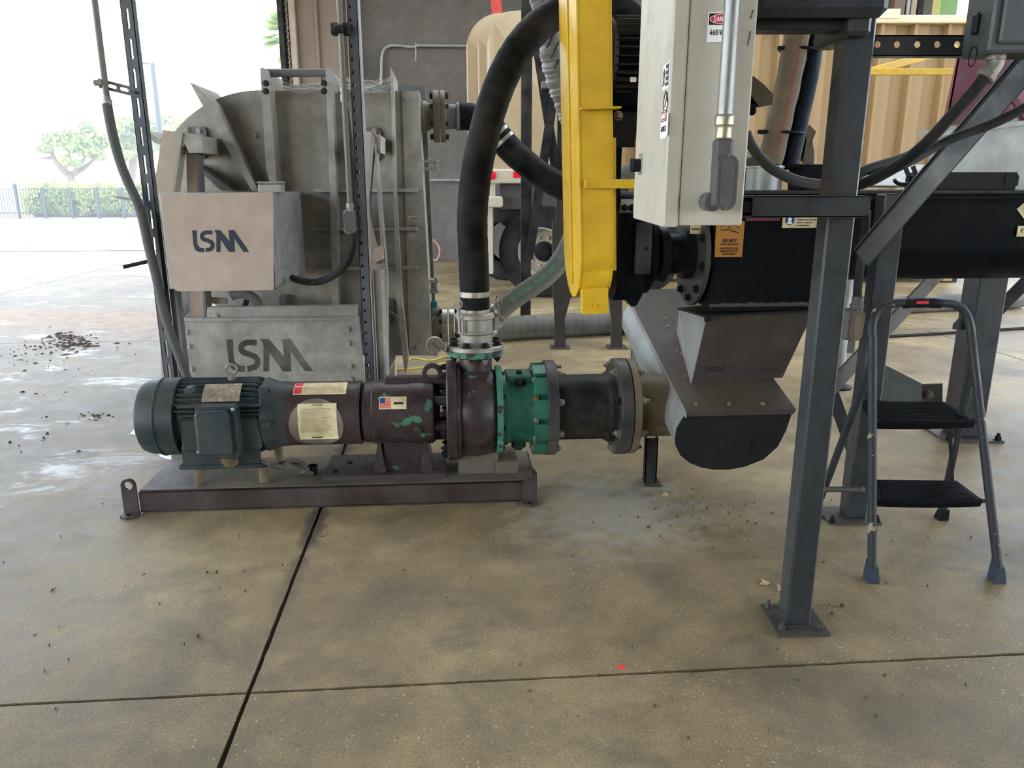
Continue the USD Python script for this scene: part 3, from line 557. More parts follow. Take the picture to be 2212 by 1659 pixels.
for a in (-2.35, .1, 2.0):
    d = np.array([math.cos(a), math.sin(a), 0]); t = np.array([-d[1], d[0], 0]); c = np.array([nx, AT, z1 + .09]) + d * .085
    mb = MB()
    for k in (-1, 1): mb.plate([c + t * .024 * k - [0, 0, .03], c + t * .024 * k + d * .02 - [0, 0, .03], c + t * .024 * k + d * .02 + [0, 0, .03], c + t * .024 * k + [0, 0, .03]], .006, nrm=t)
    mb.bar(c + d * .014 + [0, 0, -.028], c + d * .022 + [0, 0, .085], .014, .008, d, ch=.002); mb.torus(c + d * .024 + [0, 0, .103], t * .5 + d, .02, .003, 24, 6)
    SO('cam_arm', mb, CASTAL, fa)
# big black discharge hose
hz = z1 + .115
def YP(px, py, t=AT): return S.loc(px, py, t)
hp = [np.array([nx, AT, hz]), np.array([nx, AT, hz + .1])] + [YP(px, py, AT + dt_) for px, py, dt_ in ((1023, 560, 0), (1021, 450, 0), (1037, 330, 0), (1064, 225, .01), (1108, 125, .04), (1160, 60, .10), (1225, 20, .18), (1300, 8, .23), (1352, 28, .26), (1388, 80, .28))]
path = smoothpath(hp, 90)
hs = thing('discharge_hose', 'thick black rubber hose rising from the pump and curving right over the yellow guard', 'hose', S.w(*hp[0]))
HR = .0665
rr = HR * (1 + .012 * np.sin(np.arange(len(path)) * 2.1) * (np.arange(len(path)) > 12)); SO('hose_wall', MB().tube(path, rr, 32), RUBBER, hs)
for py in (672, 634):
    c = YP(1027, py); mb = MB().lathe([(HR + .0005, -.012), (HR + .003, -.012), (HR + .003, .012), (HR + .0005, .012)], (nx, AT, c[2]), (0, 0, 1), 44, cap=False); mb.bx(nx + .02, nx + .05, AT - HR - .008, AT - HR, c[2] - .007, c[2] + .007, .002) if py == 634 else None
    SO('clamp_band', mb, STAIN, hs)

# suction spool and pipe into the hopper sump
sp = thing('suction_spool', 'black flanged spool piece between the green pump inlet and the tan pipe', 'pipe', S.w(sx(1255), AT, AZ))
x0, x1, x2, x3 = sx(1174), sx(1196), sx(1322), sx(1347); PZ = AZ + .004
SO('inlet_flange', MB().ccyl((x0, AT, PZ), (x1, AT, PZ), .222, .004, 64), FLGRAY, sp)
SO('barrel', MB().lathe([(.165, 0), (.152, .012), (.152, x2 - x1 - .05), (.158, x2 - x1 - .04), (.165, x2 - x1 - .03), (.165, x2 - x1)], (x1, AT, PZ), AX, 56), BLACKP, sp)
SO('outlet_flange', MB().ccyl((x2, AT, PZ), (x3, AT, PZ), .226, .004, 64), FLGRAY, sp)
for k in range(8):
    a = 2 * math.pi * (k + .5) / 8; SO('bolt', MB().bolt((x1, AT + .192 * math.cos(a), PZ + .192 * math.sin(a)), (1, 0, 0), .016, .022, stud=.02 if k in (1, 2) else .004), BOLT, sp)
    SO('bolt', MB().bolt((x2, AT + .195 * math.cos(a), PZ + .195 * math.sin(a)), (-1, 0, 0), .016, .022, stud=.01), BOLT if k % 3 else BLKBOLT, sp)
sp2 = thing('sump_pipe', 'dusty tan flanged steel pipe stub entering the hopper sump', 'pipe', S.w(sx(1420), AT, AZ))
y0, y1 = x3 + .004, x3 + .038
SO('flange', MB().ccyl((y0, AT, PZ), (y1, AT, PZ), .224, .004, 64), TANST, sp2)
SO('barrel', MB().cyl((y1, AT, PZ), (sx(1530), AT, PZ), .147, n=56), TANST, sp2)
for k in range(8):
    a = 2 * math.pi * (k + .5) / 8; SO('nut', MB().bolt((y1, AT + .195 * math.cos(a), PZ + .195 * math.sin(a)), (1, 0, 0), .016, .022, stud=.014), BOLT, sp2)

# loose things on the skid deck
lb = thing('loose_bracket', 'rusty curved cast bracket lying loose on the skid deck in front of the motor', 'bracket', S.w(sx(625, 1025), .07, h))
q = S.loc(627, 1020, .09); mb = MB(); R_, n_ = .075, 14; aa = np.linspace(math.radians(25), math.radians(155), n_); rows = []
for w in (-.042, .042):
    for r in (R_, R_ - .016): rows.append([(r * math.cos(a), w, r * math.sin(a)) for a in aa])
V = np.array(rows).reshape(-1, 3); F = []
for i in range(n_ - 1): a0, b0, c0, d0 = i, n_ + i, 2 * n_ + i, 3 * n_ + i; F += [(a0, a0 + 1, c0 + 1, c0), (b0, d0, d0 + 1, b0 + 1), (a0, b0, b0 + 1, a0 + 1), (c0, c0 + 1, d0 + 1, d0)]
for e in (0, n_ - 1): F.append((e, 2 * n_ + e, 3 * n_ + e, n_ + e) if e == 0 else (e, n_ + e, 3 * n_ + e, 2 * n_ + e))
mb.add(V, F)
for sg in (-1, 1): mb.bx(sg * .068 - .02, sg * .068 + .02, -.042, .042, .022, .036, .003).cyl((sg * .08, 0, .03), (sg * .08, 0, .052), .011, n=10)
Rt = trimesh.transformations.euler_matrix(math.radians(-22), math.radians(24), math.radians(28)); Rt[:3, 3] = (q[0], .1, h + .018); SO('casting', mb.xf(Rt), LOOSEM, lb)
cp = thing('black_cup', 'small open black round cap standing on the skid deck', 'cap', S.w(sx(677, 1005), .2, h))
q = S.loc(676, 1015, .16); SO('cup', MB().lathe([(.019, .0), (.021, .002), (.023, .042), (.020, .042), (.017, .006), (.0, .006)], (q[0], .16, h + .003), (0, 0, 1), 28), RUBMAT, cp)

# ---- screw press, sump, belt guard, supporting frame --------------------------------------
BLUEBLK = mat('blue_black_enamel', c3(9, 12, 14), .45, spec=.04, var=.3, scale=8, dirt=c3(26, 24, 22), damt=.25, dscale=3, speck=c3(90, 88, 82), pk=(.735, .76))
GALV = mat('galvanised_sheet', c3(150, 150, 144), .45, metal=.55, var=.2, scale=11, dirt=c3(104, 98, 88), damt=.3, dscale=4)
SUMPM = mat('grimy_steel', c3(54, 48, 42), .5, metal=.1, var=.25, scale=8, dirt=c3(58, 50, 44), damt=.45, dscale=3, bump=.2)
SUMPD = mat('dark_grimy_steel', c3(24, 23, 22), .5, spec=.1, var=.3, scale=5, dirt=c3(36, 34, 34), damt=.5, dscale=3)
LIDM = mat('stained_lid', c3(66, 56, 43), .55, metal=.1, var=.25, scale=6, dirt=c3(66, 54, 48), damt=.5, dscale=3.5)
YELLOW = mat('yellow_enamel', c3(196, 154, 32), .38, var=.12, scale=10, dirt=c3(150, 116, 44), damt=.3, dscale=3, speck=c3(104, 84, 44), pk=(.71, .76), bump=.15)
FRAMEP = mat('grey_frame_paint', c3(30, 33, 34), .34, spec=.45, var=.12, scale=8, dirt=c3(44, 43, 41), damt=.3, dscale=3, speck=c3(130, 130, 126), pk=(.74, .77), bump=.1)
ENCL = mat('enclosure_beige', c3(176, 167, 150), .33, var=.05, scale=5, dirt=c3(150, 140, 122), damt=.2, dscale=3, speck=c3(96, 90, 80), pk=(.745, .77))
LBGREY = mat('cast_grey', c3(76, 74, 70), .55, var=.12, scale=18)
ZINC = mat('zinc_conduit', c3(136, 135, 128), .42, metal=.8, var=.15, scale=14)
BRASS = mat('zinc_connector', c3(150, 142, 120), .32, metal=.8, var=.15, scale=16)
ORANGE = mat('orange_sign', c3(156, 102, 34), .5, var=.08, dirt=c3(150, 100, 40), damt=.3, dscale=9)
BOXGREY = mat('grey_enclosure', c3(66, 70, 67), .35, metal=.1, var=.1, scale=8)
MAROON2 = mat('maroon_hopper', c3(98, 34, 44), .4, var=.2, scale=8)
CANVAS = mat('canvas_hose', c3(112, 98, 78), .85, var=.2, scale=22, dirt=c3(96, 82, 66), damt=.4, dscale=6, bump=.4, bscale=200)
NAVY = mat('navy_hose', c3(16, 22, 34), .55, spec=.15, var=.3, scale=18, speck=c3(150, 146, 134), pk=(.68, .72))
FLEXG = mat('grey_flex_conduit', c3(76, 76, 72), .55, var=.1)
BLACK = mat('black_cable', c3(26, 26, 26), .6, spec=.12, var=.15, dirt=c3(84, 78, 70), damt=.2, dscale=10)
STEELG = mat('brown_grey_steel', c3(66, 60, 53), .55, metal=.2, var=.2, scale=9, dirt=c3(60, 54, 50), damt=.3)

# helper: polygon given by pixels on a camera-facing vertical plane Y, thickness d behind it
def PX(mb, pts, Y, d):
    q = [P(x, y, Y) for x, y in pts]; return mb.prism(Polygon([(p[0], p[2]) for p in q]), (0, Y + d, 0), (1, 0, 0), (0, 0, 1), d)
def XZ(px, py, Y): p = P(px, py, Y); return p[0], p[2]

Q = Fr(.75, 3.2, 4.6)
def QO(name, mb, m, parent, **k): return obj(name, mb.xf(Q.M), m, parent, **k)
sp_ = thing('screw_press', 'blue-black screw press barrel with square inlet chamber above the steel sump chute', 'press', Q.w(.6, .3, .89))
def ql(px, py, t=0): return Q.loc(px, py, t)
ca, cb, cz0, cz1 = ql(1541, 560)[0], ql(1775, 560)[0], ql(1640, 667)[2], 1.385
QO('inlet_chamber', MB().bx(ca, cb, 0, .42, cz0, cz1 - .02, .006), BLUEBLK, sp_)
bz = ql(2000, 616)[2]
prof = [(0, cz1 - .03), (0, bz + .16)] + [(.23 - .23 * math.cos(a), bz + .16 - .16 * math.sin(a)) for a in np.linspace(0, math.pi, 16)] + [(.46, cz1 - .03)]
QO('barrel', MB().yz(prof, cb - .01, 2.6), BLUEBLK, sp_, smooth=25)
QO('cover_plate', MB().bx(ca - .02, 2.6, -.02, .44, cz1 - .028, cz1 - .014, .003), DARKST, sp_)
QO('cover_flange', MB().bx(cb - .02, 2.6, -.035, 0, cz1 - .05, cz1 - .04).bx(ca, cb, -.03, .0, cz0 - .004, cz0 + .01, .002), BLUEBLK, sp_)
mb = MB()
for k in range(60):   # crust of dried sludge along the lower weld
    s = ca + .01 + (cb - ca - .05) * k / 60; r = .006 + .01 * rng.random(); mb.mesh(trimesh.creation.icosphere(1, r), np.array([[1.6, 0, 0, s], [0, .7, 0, -.004], [0, 0, .8, cz0 + .014 + .006 * rng.random()], [0, 0, 0, 1]]))
QO('sludge_crust', mb, STEELG, sp_, kind='stuff', label='crust of dried sludge')
# end disc, shaft, coupling
dx = ql(1505, 560, .1)[0]; dz = 1.10; dt = .2
QO('end_disc', MB().ccyl((dx, dt, dz), (dx + .02, dt, dz), .225, .003, 48), SUMPM, sp_)
QO('end_disc', MB().ccyl((dx + .02, dt, dz), (ca + .01, dt, dz), .2, .003, 48), BLUEBLK, sp_)
for k in range(10):
    a = 2 * math.pi * (k + .3) / 10; QO('disc_bolt', MB().bolt((dx, dt + .19 * math.cos(a), dz + .19 * math.sin(a)), (-1, 0, 0), .016, .02), BLKBOLT, sp_)
QO('packing_gland', MB().lathe([(.12, 0), (.125, .03), (.09, .05), (.085, .1), (.11, .11), (.11, .15)], (dx - .15, dt, dz), AX, 36), BLKBOLT, sp_)
QO('shaft', MB().cyl((dx - .34, dt, dz), (dx, dt, dz), .045, n=24), DARKST, sp_)
# orange sign, labels
q0, q1 = ql(1548, 478, -.004), ql(1603, 555, -.004)
sg = QO('orange_sign', MB().bx(q0[0], q1[0], -.006, 0, q1[2], q0[2], .001), ORANGE, sp_, label='orange warning sign with DO NOT lettering')
sw, sh = q1[0] - q0[0], q0[2] - q1[2]; sc = (q0[0] + q1[0]) / 2
def signtext(lines, parent, F, t, mat_):
    for txt, z, hgt, fit, bold in lines:
        mb = MB().text(txt, hgt, (sc, t, z), (1, 0, 0), (0, 0, 1), -.0006 if False else .0006, bold, fit, True); obj('lettering', mb.xf(F.M), mat_, parent)
signtext([('DO NOT', q1[2] + .42 * sh, .013, .06, True), ('START UNDER LOAD', q1[2] + .34 * sh, .006, .078, True), ('MAY RESULT IN', q1[2] + .22 * sh, .0075, .072, True), ('DAMAGE TO THE', q1[2] + .14 * sh, .0075, .078, True), ('AGITATOR(S)', q1[2] + .06 * sh, .0075, .056, True)], sg, Q, -.0075, INK)
mb = MB()
for cxo in (-.022, .012):
    mb.tube(np.array([(sc + cxo + .024 * math.cos(a), -.007, q0[2] - .038 + .022 * math.sin(a)) for a in np.linspace(.2, 2.9, 14)]), .0008, 5)
mb.bar((sc - .04, -.007, q0[2] - .036), (sc - .006, -.007, q0[2] - .034), .004, .001, (0, 1, 0)); mb.bar((sc, -.007, q0[2] - .036), (sc + .038, -.007, q0[2] - .048), .004, .001, (0, 1, 0)); QO('pictogram', mb, INK, sg)
def tag_(px0, py0, px1, py1, t, m, parent=sp_, name='label', **k):
    a, b = ql(px0, py0, t), ql(px1, py1, t); return QO(name, MB().bx(a[0], b[0], t, t + .004, b[2], a[2]), m, parent, **k), a, b
lb_, a, b = tag_(1692, 462, 1766, 492, -.008, PAPER, label='white notice with a round blue symbol')
QO('round_symbol', MB().cyl((a[0] + .03, -.0085, (a[2] + b[2]) / 2 + .004), (a[0] + .03, -.0075, (a[2] + b[2]) / 2 + .004), .02, n=28), BLUEINK, lb_)
QO('figure', MB().cyl((a[0] + .03, -.0095, (a[2] + b[2]) / 2 + .006), (a[0] + .03, -.0085, (a[2] + b[2]) / 2 + .006), .008, n=18).bx(a[0] + .02, a[0] + .04, -.0095, -.0085, (a[2] + b[2]) / 2 - .012, (a[2] + b[2]) / 2 - .003), WHITEP, lb_)
for k, tx in enumerate(('before any mainten-', 'ance or service', 'is performed')): QO('lettering', MB().text(tx, .0065, (a[0] + .062, -.0082, b[2] + .030 - k * .0115), (1, 0, 0), (0, 0, 1), .0005, True), INK, lb_)
tag_(1612, 471, 1686, 477, -.008, MAROON2, label='thin red strip')
t2, a, b = tag_(1492, 484, 1513, 505, .06, PAPER, label='small yellow tag'); QO('bar', MB().bx(a[0] + .004, b[0] - .004, .0585, .06, (a[2] + b[2]) / 2 - .003, (a[2] + b[2]) / 2 + .002), INK, t2)
t3, a, b = tag_(2200, 488, 2240, 511, -.01, PAPER, label='small cream label at the right end'); QO('lettering', MB().text('E', .016, (a[0] + .014, -.0105, b[2] + .018), (1, 0, 0), (0, 0, 1), .0006, True), INK, t3)
q = ql(2212, 452, -.01); QO('diamond_label', MB().prism([(-.05, 0), (0, -.05), (.05, 0), (0, .05)], (q[0] + .022, -.002, q[2]), (1, 0, 0), (0, 0, 1), .003), PAPER, sp_)
QO('side_bracket', MB().bx(ql(1895, 470)[0], ql(1915, 470)[0], -.04, 0, ql(1900, 500)[2], ql(1900, 432)[2], .004), BLKBOLT, sp_)
# inlet nozzle on top with lid clutter
nzx = ql(1650, 390, .2)
QO('inlet_nozzle', MB().lathe([(.075, 0), (.075, .09), (.082, .092), (.082, .1), (.06, .1)], (nzx[0], .2, cz1 - .014), (0, 0, 1), 40), GALV, sp_)
a, b = ql(1720, 372, .16), ql(1775, 405, .16); QO('valve_block', MB().bx(a[0], b[0], .1, .24, cz1 - .014, a[2] + .02, .006).cyl((a[0] - .05, .17, a[2] + .022), (b[0] + .01, .17, a[2] + .022), .012, n=14), BLUEBLK, sp_)
# right hand cover box and lever
a, b = ql(2015, 372, .1), ql(2178, 400, .1); QO('cover_box', MB().bx(a[0], b[0], .05, .3, cz1 - .014, a[2], .004), SUMPD, sp_)
a = ql(2186, 386, .05); mb = MB(); mb.prism(Polygon([(-.03, -.03), (.03, -.03), (.03, .01), (.015, .026), (-.03, .026)]).difference(Point(.012, .005).buffer(.008)), (a[0], .06, a[2]), (1, 0, 0), (0, 0, 1), .012); QO('latch', mb, SUMPD, sp_)
a = ql(1975, 395, .1); mb = MB().tube(smoothpath([a + [-.09, 0, .012], a + [-.02, 0, -.004], a + [.0, 0, .0], a + [.03, .02, .004]], 14), .008, 10); mb.cyl(a + [-.012, 0, 0], a + [-.02, .0, .03], .01, n=12); QO('handle', mb, BLKBOLT, sp_)
for px in (1958, 1975):
    a = ql(px, 380, .1); QO('strap_stay', MB().bar(a + [.02, 0, -.02], a + [-.012, 0, .04], .018, .004, (0, 1, 0)), BLKBOLT, sp_)

# gear reducer and motor, yellow belt guard
gr = thing('gear_reducer', 'black cast gear reducer hanging between the yellow guard and the press shaft', 'gearbox', Q.w(.05, .2, .95))
ga0, ga1 = ql(1326, 560, .05)[0], ql(1425, 560, .05)[0]
o = Polygon([(-.03, .9), (.0, .86), (.4, .86), (.43, .9), (.43, 1.3), (.40, 1.33), (.0, 1.33), (-.03, 1.3)]).buffer(-.02).buffer(.05)
zb, ztp = ql(1380, 642, .0)[2], ql(1380, 470, .0)[2]
o = Polygon([(0, zb + .05), (.06, zb), (.34, zb), (.4, zb + .05), (.4, ztp), (0, ztp)]).buffer(.02)
QO('housing', MB().yz(o, ga0, ga0 + .6 * (ga1 - ga0)), BLUEBLK, gr)
QO('housing_end', MB().lathe([(.17, 0), (.17, .06), (.12, .09), (.08, .1)], (ga0 + .58 * (ga1 - ga0), .2, dz), AX, 40), BLUEBLK, gr)
a, b = ql(1374, 480, -.03), ql(1404, 592, -.03); QO('torque_strap', MB().bx(a[0], b[0], -.04, -.022, b[2], a[2], .003), DARKST, gr); QO('strap_hole', MB().cyl(((a[0] + b[0]) / 2 + .01, -.0412, (a[2] + b[2]) / 2 - .0), ((a[0] + b[0]) / 2 + .01, -.0395, (a[2] + b[2]) / 2), .008, n=14), BLKBOLT, gr)
a = ql(1366, 640, .05); mb = MB().hull([(a[0] + x, .05 + t, a[2] + z) for x, z in ((-.05, .02), (.05, .02), (.02, -.04), (-.0, -.045)) for t in (0, .1)]); QO('drain_lug', mb, BLUEBLK, gr)
a, b = ql(1336, 430, .1), ql(1368, 466, .1)
QO('bolt_plate', MB().bx(a[0], b[0] + .03, .05, .3, b[2] - .01, b[2] + .004).bx(a[0], b[0] + .03, .05, .06, b[2], a[2], .003), GALV, gr)
for k in range(3): QO('plate_bolt', MB().bolt((a[0] + .016 + k * .032, .05, (a[2] + b[2]) / 2), (0, -1, 0), .011, .016), BLKBOLT, gr)
QO('top_bracket', MB().bar((ga0 + .02, .2, ztp), (ga0 + .02, .2, ztp + .4), .05, .05).bx(ga0 - .02, ga0 + .06, .17, .23, ztp + .3, ztp + .62, .003), BLUEBLK, gr)
MOTORB = mat('dusty_black_motor', c3(40, 37, 34), .6, spec=.15, var=.25, scale=14, dirt=c3(66, 60, 52), damt=.3, dscale=6)
dm = thing('drive_motor', 'black finned drive motor above the gear reducer, right of the yellow guard', 'motor', Q.w(.0, .2, 1.75))
a, b = ql(1308, 120, .1), ql(1420, 120, .1); mzc = ql(1345, 122, .2)[2]; MR = .155
QO('body', MB().cyl((a[0], .22, mzc), (b[0] + .1, .22, mzc), MR - .02, n=36), BLUEBLK, dm)
QO('front_bell', MB().lathe([(.08, 0), (MR - .01, .01), (MR, .04), (MR - .012, .06)], (a[0] - .01, .22, mzc), AX, 36), MOTORB, dm)
for k in range(30):
    an = 2 * math.pi * k / 30; c, s_ = math.cos(an), math.sin(an); mb = MB().bx(a[0] + .05, b[0] + .08, -.002, .002, MR - .03, MR + .004); T = np.eye(4); T[1:3, 1] = (c, s_); T[1:3, 2] = (-s_, c); T[:3, 3] = (0, .22, mzc); QO('fin', mb.xf(T), MOTORB, dm, smooth=False)
a2, b2 = ql(1306, 200, .1), ql(1420, 236, .1); QO('mount_plate', MB().bx(a2[0], b2[0], .02, .42, b2[2], b2[2] + .012).hull([(x, t, z) for x, z in ((a2[0] + .02, b2[2]), (b2[0], b2[2]), (b2[0], a2[2] + .03), (a2[0] + .12, a2[2] + .01)) for t in (.02, .03)]), BLUEBLK, dm)
a3, b3 = ql(1318, 236, .1), ql(1420, 292, .1); QO('slide_base', MB().bx(a3[0], b3[0], .05, .4, b3[2], a3[2] - .012, .004).bx(a3[0], a3[0] + .09, .03, .05, b3[2] - .05, a3[2] - .03), SUMPD, dm)
QO('adjust_bolt', MB().bolt((a3[0] + .02, .03, a3[2] - .03), (0, -1, 0), .014, .03), BOLT, dm)
q = ql(1368, 172, -.0); QO('warning_tag', MB().bx(q[0] - .012, q[0] + .012, .0, .004, q[2] - .009, q[2] + .009), WHITEP, dm)

yg = thing('belt_guard', 'tall yellow steel belt guard with rounded lower end', 'machine guard', Q.w(-.35, .1, .95))
TL = np.eye(4); tl = math.radians(2.2); TL[0, 0] = math.cos(tl); TL[0, 2] = -math.sin(tl); TL[2, 0] = math.sin(tl); TL[2, 2] = math.cos(tl)
e0, e1 = ql(1258, 520, -.12)[0], ql(1323, 520, -.12)[0]; gz0 = ql(1290, 642, -.0)[2]; pivot = np.array([e0, 0, gz0])
def GT(mb): return mb.xf(trimesh.transformations.translation_matrix(pivot) @ TL @ trimesh.transformations.translation_matrix(-pivot))
gd = .42; gt0 = -.14; Rg = gd / 2
prof = [(gt0, 2.45), (gt0 - .03, gz0 + Rg)] + [(gt0 - .03 + Rg * 1.07 - Rg * 1.07 * math.cos(a), gz0 + Rg - Rg * math.sin(a)) for a in np.linspace(0.05, math.pi, 30)] + [(gt0 + gd, 2.45)]
outer = Polygon(prof)
QO('casing', GT(MB().yz(outer, e0, e1)), YELLOW, yg, smooth=25)
QO('side_lip', GT(MB().yz(outer.buffer(.0025), e0 - .006, e0).yz(outer.buffer(.0025), e1, e1 + .004)), YELLOW, yg, smooth=25)
tc = gt0 + gd * .45
QO('seam_strip', GT(MB().bx(e0 - .012, e0 - .006, tc - .02, tc + .006, gz0 + .05, 2.45, .001)), YELLOW, yg)
QO('bottom_tab', GT(MB().bx(e0 + .004, e1 - .006, gt0 + .03, gt0 + .06, gz0 - .055, gz0 + .05, .004)), YELLOW, yg)
QO('tab_bolt', GT(MB().bolt(((e0 + e1) / 2, gt0 + .03, gz0 - .02), (0, -1, 0), .009)), YELLOW, yg)
zz = ql(1290, 237, gt0)[2]; QO('split_flange', GT(MB().bx(e0, e1 + .03, gt0 - .05, gt0 + .02, zz - .004, zz + .004, .001)), YELLOW, yg)
zz = ql(1290, 397, gt0)[2]; a = ql(1262, 397, gt0 - .03)[0]; QO('stay_bar', MB().bx(a, ql(1370, 397, gt0)[0] + .12, gt0 - .045, gt0 - .025, zz - .017, zz + .017, .002), YELLOW, yg)
zz = ql(1290, 180, gt0)[2]
QO('rear_flange', GT(MB().bx(e1 + .002, e1 + .02, gt0 + .0, gt0 + .03, gz0 + .12, gz0 + .62, .001)), YELLOW, yg)

# sump: inclined U trough below the chute
su = thing('inclined_sump', 'half-round inclined steel sump trough with sloping lid hanging below the press chute', 'sump', P(1580, 1015, 3.15))
YF = 3.15; B = np.array([-.085, 1.0, .295]); Lb = 1.08
out = [(1487, 889), (1474, 905), (1462, 925), (1458, 948), (1459, 962), (1470, 984), (1490, 1000), (1515, 1010), (1545, 1015), (1575, 1014.5), (1610, 1008), (1650, 992), (1680, 965), (1698, 930), (1714, 884)]
ring = np.array([P(x, y, YF) for x, y in out])
QO2 = lambda name, mb, m, parent, **k: obj(name, mb, m, parent, **k)
QO2('end_plate', MB().prism(Polygon(ring[:, [0, 2]]), (0, YF + .006, 0), (1, 0, 0), (0, 0, 1), .006), SUMPD, su)
mb = MB(); n = len(ring); A_ = ring + [0, .006, 0]; inn = A_ * .985 + A_.mean(0) * .015; V = np.vstack([A_, A_ + B * Lb, inn, inn + B * Lb]); F = []
for i in range(n - 1): F += [(i, n + i, n + i + 1, i + 1), (2 * n + i, 2 * n + i + 1, 3 * n + i + 1, 3 * n + i)]
F += [(0, 2 * n, 3 * n, n), (n - 1, 2 * n - 1, 4 * n - 1, 3 * n - 1)]
QO2('trough_shell', mb.add(V, F), GALV, su)
L0, R0 = P(1482, 889, YF - .015), P(1720, 884, YF - .015)
lidn = unit(np.cross(R0 - L0, B))
def lidpt(px, py):
    r = ray(px, py); k = lidn @ (L0 - [0, 0, EYE]) / (lidn @ r); return r * k + [0, 0, EYE]
QO2('sump_lid', MB().plate([L0, R0, R0 + B * Lb * 1.12, L0 + B * Lb * 1.12], .006, lidn), LIDM, su)
mb = MB().plate([L0, L0 + B * Lb * 1.12, L0 + B * Lb * 1.12 - [0, 0, .05], L0 - [0, 0, .03]], .004); QO2('lid_flange', mb, GALV, su)
QO2('front_lip', MB().plate([L0 + [0, -.001, 0], L0 + [.01, -.001, -.022], R0 + [-.01, -.001, -.022], R0 + [0, -.001, 0]], .004, np.array([0, -1., 0])), SUMPM, su)
for px, py in ((1503, 874), (1575, 873), (1648, 873), (1481, 814), (1491, 812), (1463, 760), (1473, 765), (1436, 690), (1442, 706)):
    QO2('lid_bolt', MB().bolt(lidpt(px, py), lidn, .008, .009), BOLT, su)
cx_ = P(1610, 950, YF); QO2('round_patch', MB().ccyl(P(1588, 965, YF), P(1588, 965, YF) - [0, .006, 0], .07, .002, 36), SUMPD, su)
# chute from press to sump
ch = thing('feed_chute', 'tapering steel chute between the press chamber and the sump lid, marked with pen', 'chute', lidpt(1590, 830))
c_tl, c_tr = ql(1526, 681, -.02), ql(1760, 668, -.02); c_tl, c_tr = Q.w(*c_tl), Q.w(*c_tr)
c_bl, c_br = lidpt(1492, 829), lidpt(1690, 816)
b_tl, b_tr = Q.w(*ql(1468, 665, .28)), Q.w(cb, .4, cz0 - .006)
b_bl = lidpt(1461, 716); b_br = b_bl + (c_br - c_bl)
c_ml = c_bl + (c_tl - c_bl) * 0.0
QO2('front_sheet', MB().plate([c_tl, c_bl, c_br, c_tr], .004, np.array([0, -1., 0])), SUMPM, ch)
QO2('left_sheet', MB().plate([b_tl, b_bl, c_bl, c_tl], .004, np.array([-1., 0, 0])), GALV, ch, label='bare bright left side sheet')  # pale sheet colour puts the light from the left into this side
QO2('right_sheet', MB().plate([c_tr, c_br, b_br, b_tr], .004, np.array([1., 0, 0])), SUMPM, ch)
QO2('back_sheet', MB().plate([b_tl, b_tr, b_br, b_bl], .004, np.array([0, 1., 0])), SUMPM, ch)
QO2('top_flange', MB().plate([c_tl + [-.01, -.012, 0], c_tr + [.01, -.012, 0], b_tr + [.01, .0, .0], b_tl + [-.01, 0, 0]], .008, np.array([0, 0, 1.])), SUMPD, ch)
QO2('corner_bolt', MB().bolt(c_tl + [.004, -.006, -.006], (0, 0, -1), .014, .02), BLKBOLT, ch)
fe = unit(c_br - c_bl); fn = unit(np.cross(c_tl - c_bl, fe)); fu = unit(np.cross(fe, fn)) ; fu = fu if fu[2] > 0 else -fu
nn = unit(np.cross(fe, fu))
def onface(px, py, off=.0006):
    r = ray(px, py); k = nn @ (c_bl - [0, 0, EYE]) / (nn @ r); return r * k + [0, 0, EYE] + nn * off
p = onface(1521, 802); w = np.linalg.norm(onface(1577, 800) - p)
QO2('pen_writing', MB().text('Good -', .030, p, fe, fu, .0006, True, w * 1.0), INK, ch, label='handwritten word in black pen')
QO2('pen_line', MB().tube(smoothpath([onface(x, y) for x, y in ((1516, 806), (1560, 803), (1600, 804), (1640, 801), (1688, 803))], 20), .0012, 5), INK, ch)

# pipe support leg, galvanised post, pale post
pl = thing('pipe_support', 'short dark channel leg with foot plate under the tan sump pipe', 'support leg', G(1405, 1050))
g = G(1404, 1046); ztop = AZ - .15
mb = MB().bx(g[0] - .028, g[0] + .03, g[1] - .0, g[1] + .006, .008, ztop).bx(g[0] - .028, g[0] - .022, g[1], g[1] + .05, .008, ztop).bx(g[0] + .024, g[0] + .03, g[1], g[1] + .05, .008, ztop); obj('leg', mb, DARKST, pl)
obj('foot_plate', MB().bx(g[0] - .03, g[0] + .05, g[1] - .035, g[1] + .07, 0, .008, .001), SUMPM, pl)
gp_ = thing('galvanised_post', 'thin galvanised channel post standing behind the tan sump pipe', 'post', (P(1381, 700, 4.6)[0], 4.6, 0))
x = P(1381, 700, 4.6)[0]; obj('channel', MB().bx(x - .04, x + .04, 4.6, 4.604, .006, 1.25).bx(x - .04, x - .036, 4.6, 4.65, .006, 1.25).bx(x + .036, x + .04, 4.6, 4.65, .006, 1.25), GALV, gp_); obj('foot_plate', MB().bx(x - .07, x + .07, 4.57, 4.7, 0, .006), GALV, gp_)
wp = thing('pale_post', 'pale round post with black foot behind the steel columns', 'post', (P(1825, 700, 5.2)[0], 5.2, 0))
x = P(1826, 700, 5.2)[0]; obj('tube', MB().cyl((x, 5.25, .03), (x, 5.25, 1.2), .05, n=24), GALV, wp); obj('foot', MB().lathe([(.11, 0), (.11, .012), (.07, .03), (.055, .06)], (x, 5.25, 0), (0, 0, 1), 28), BLACKP, wp)

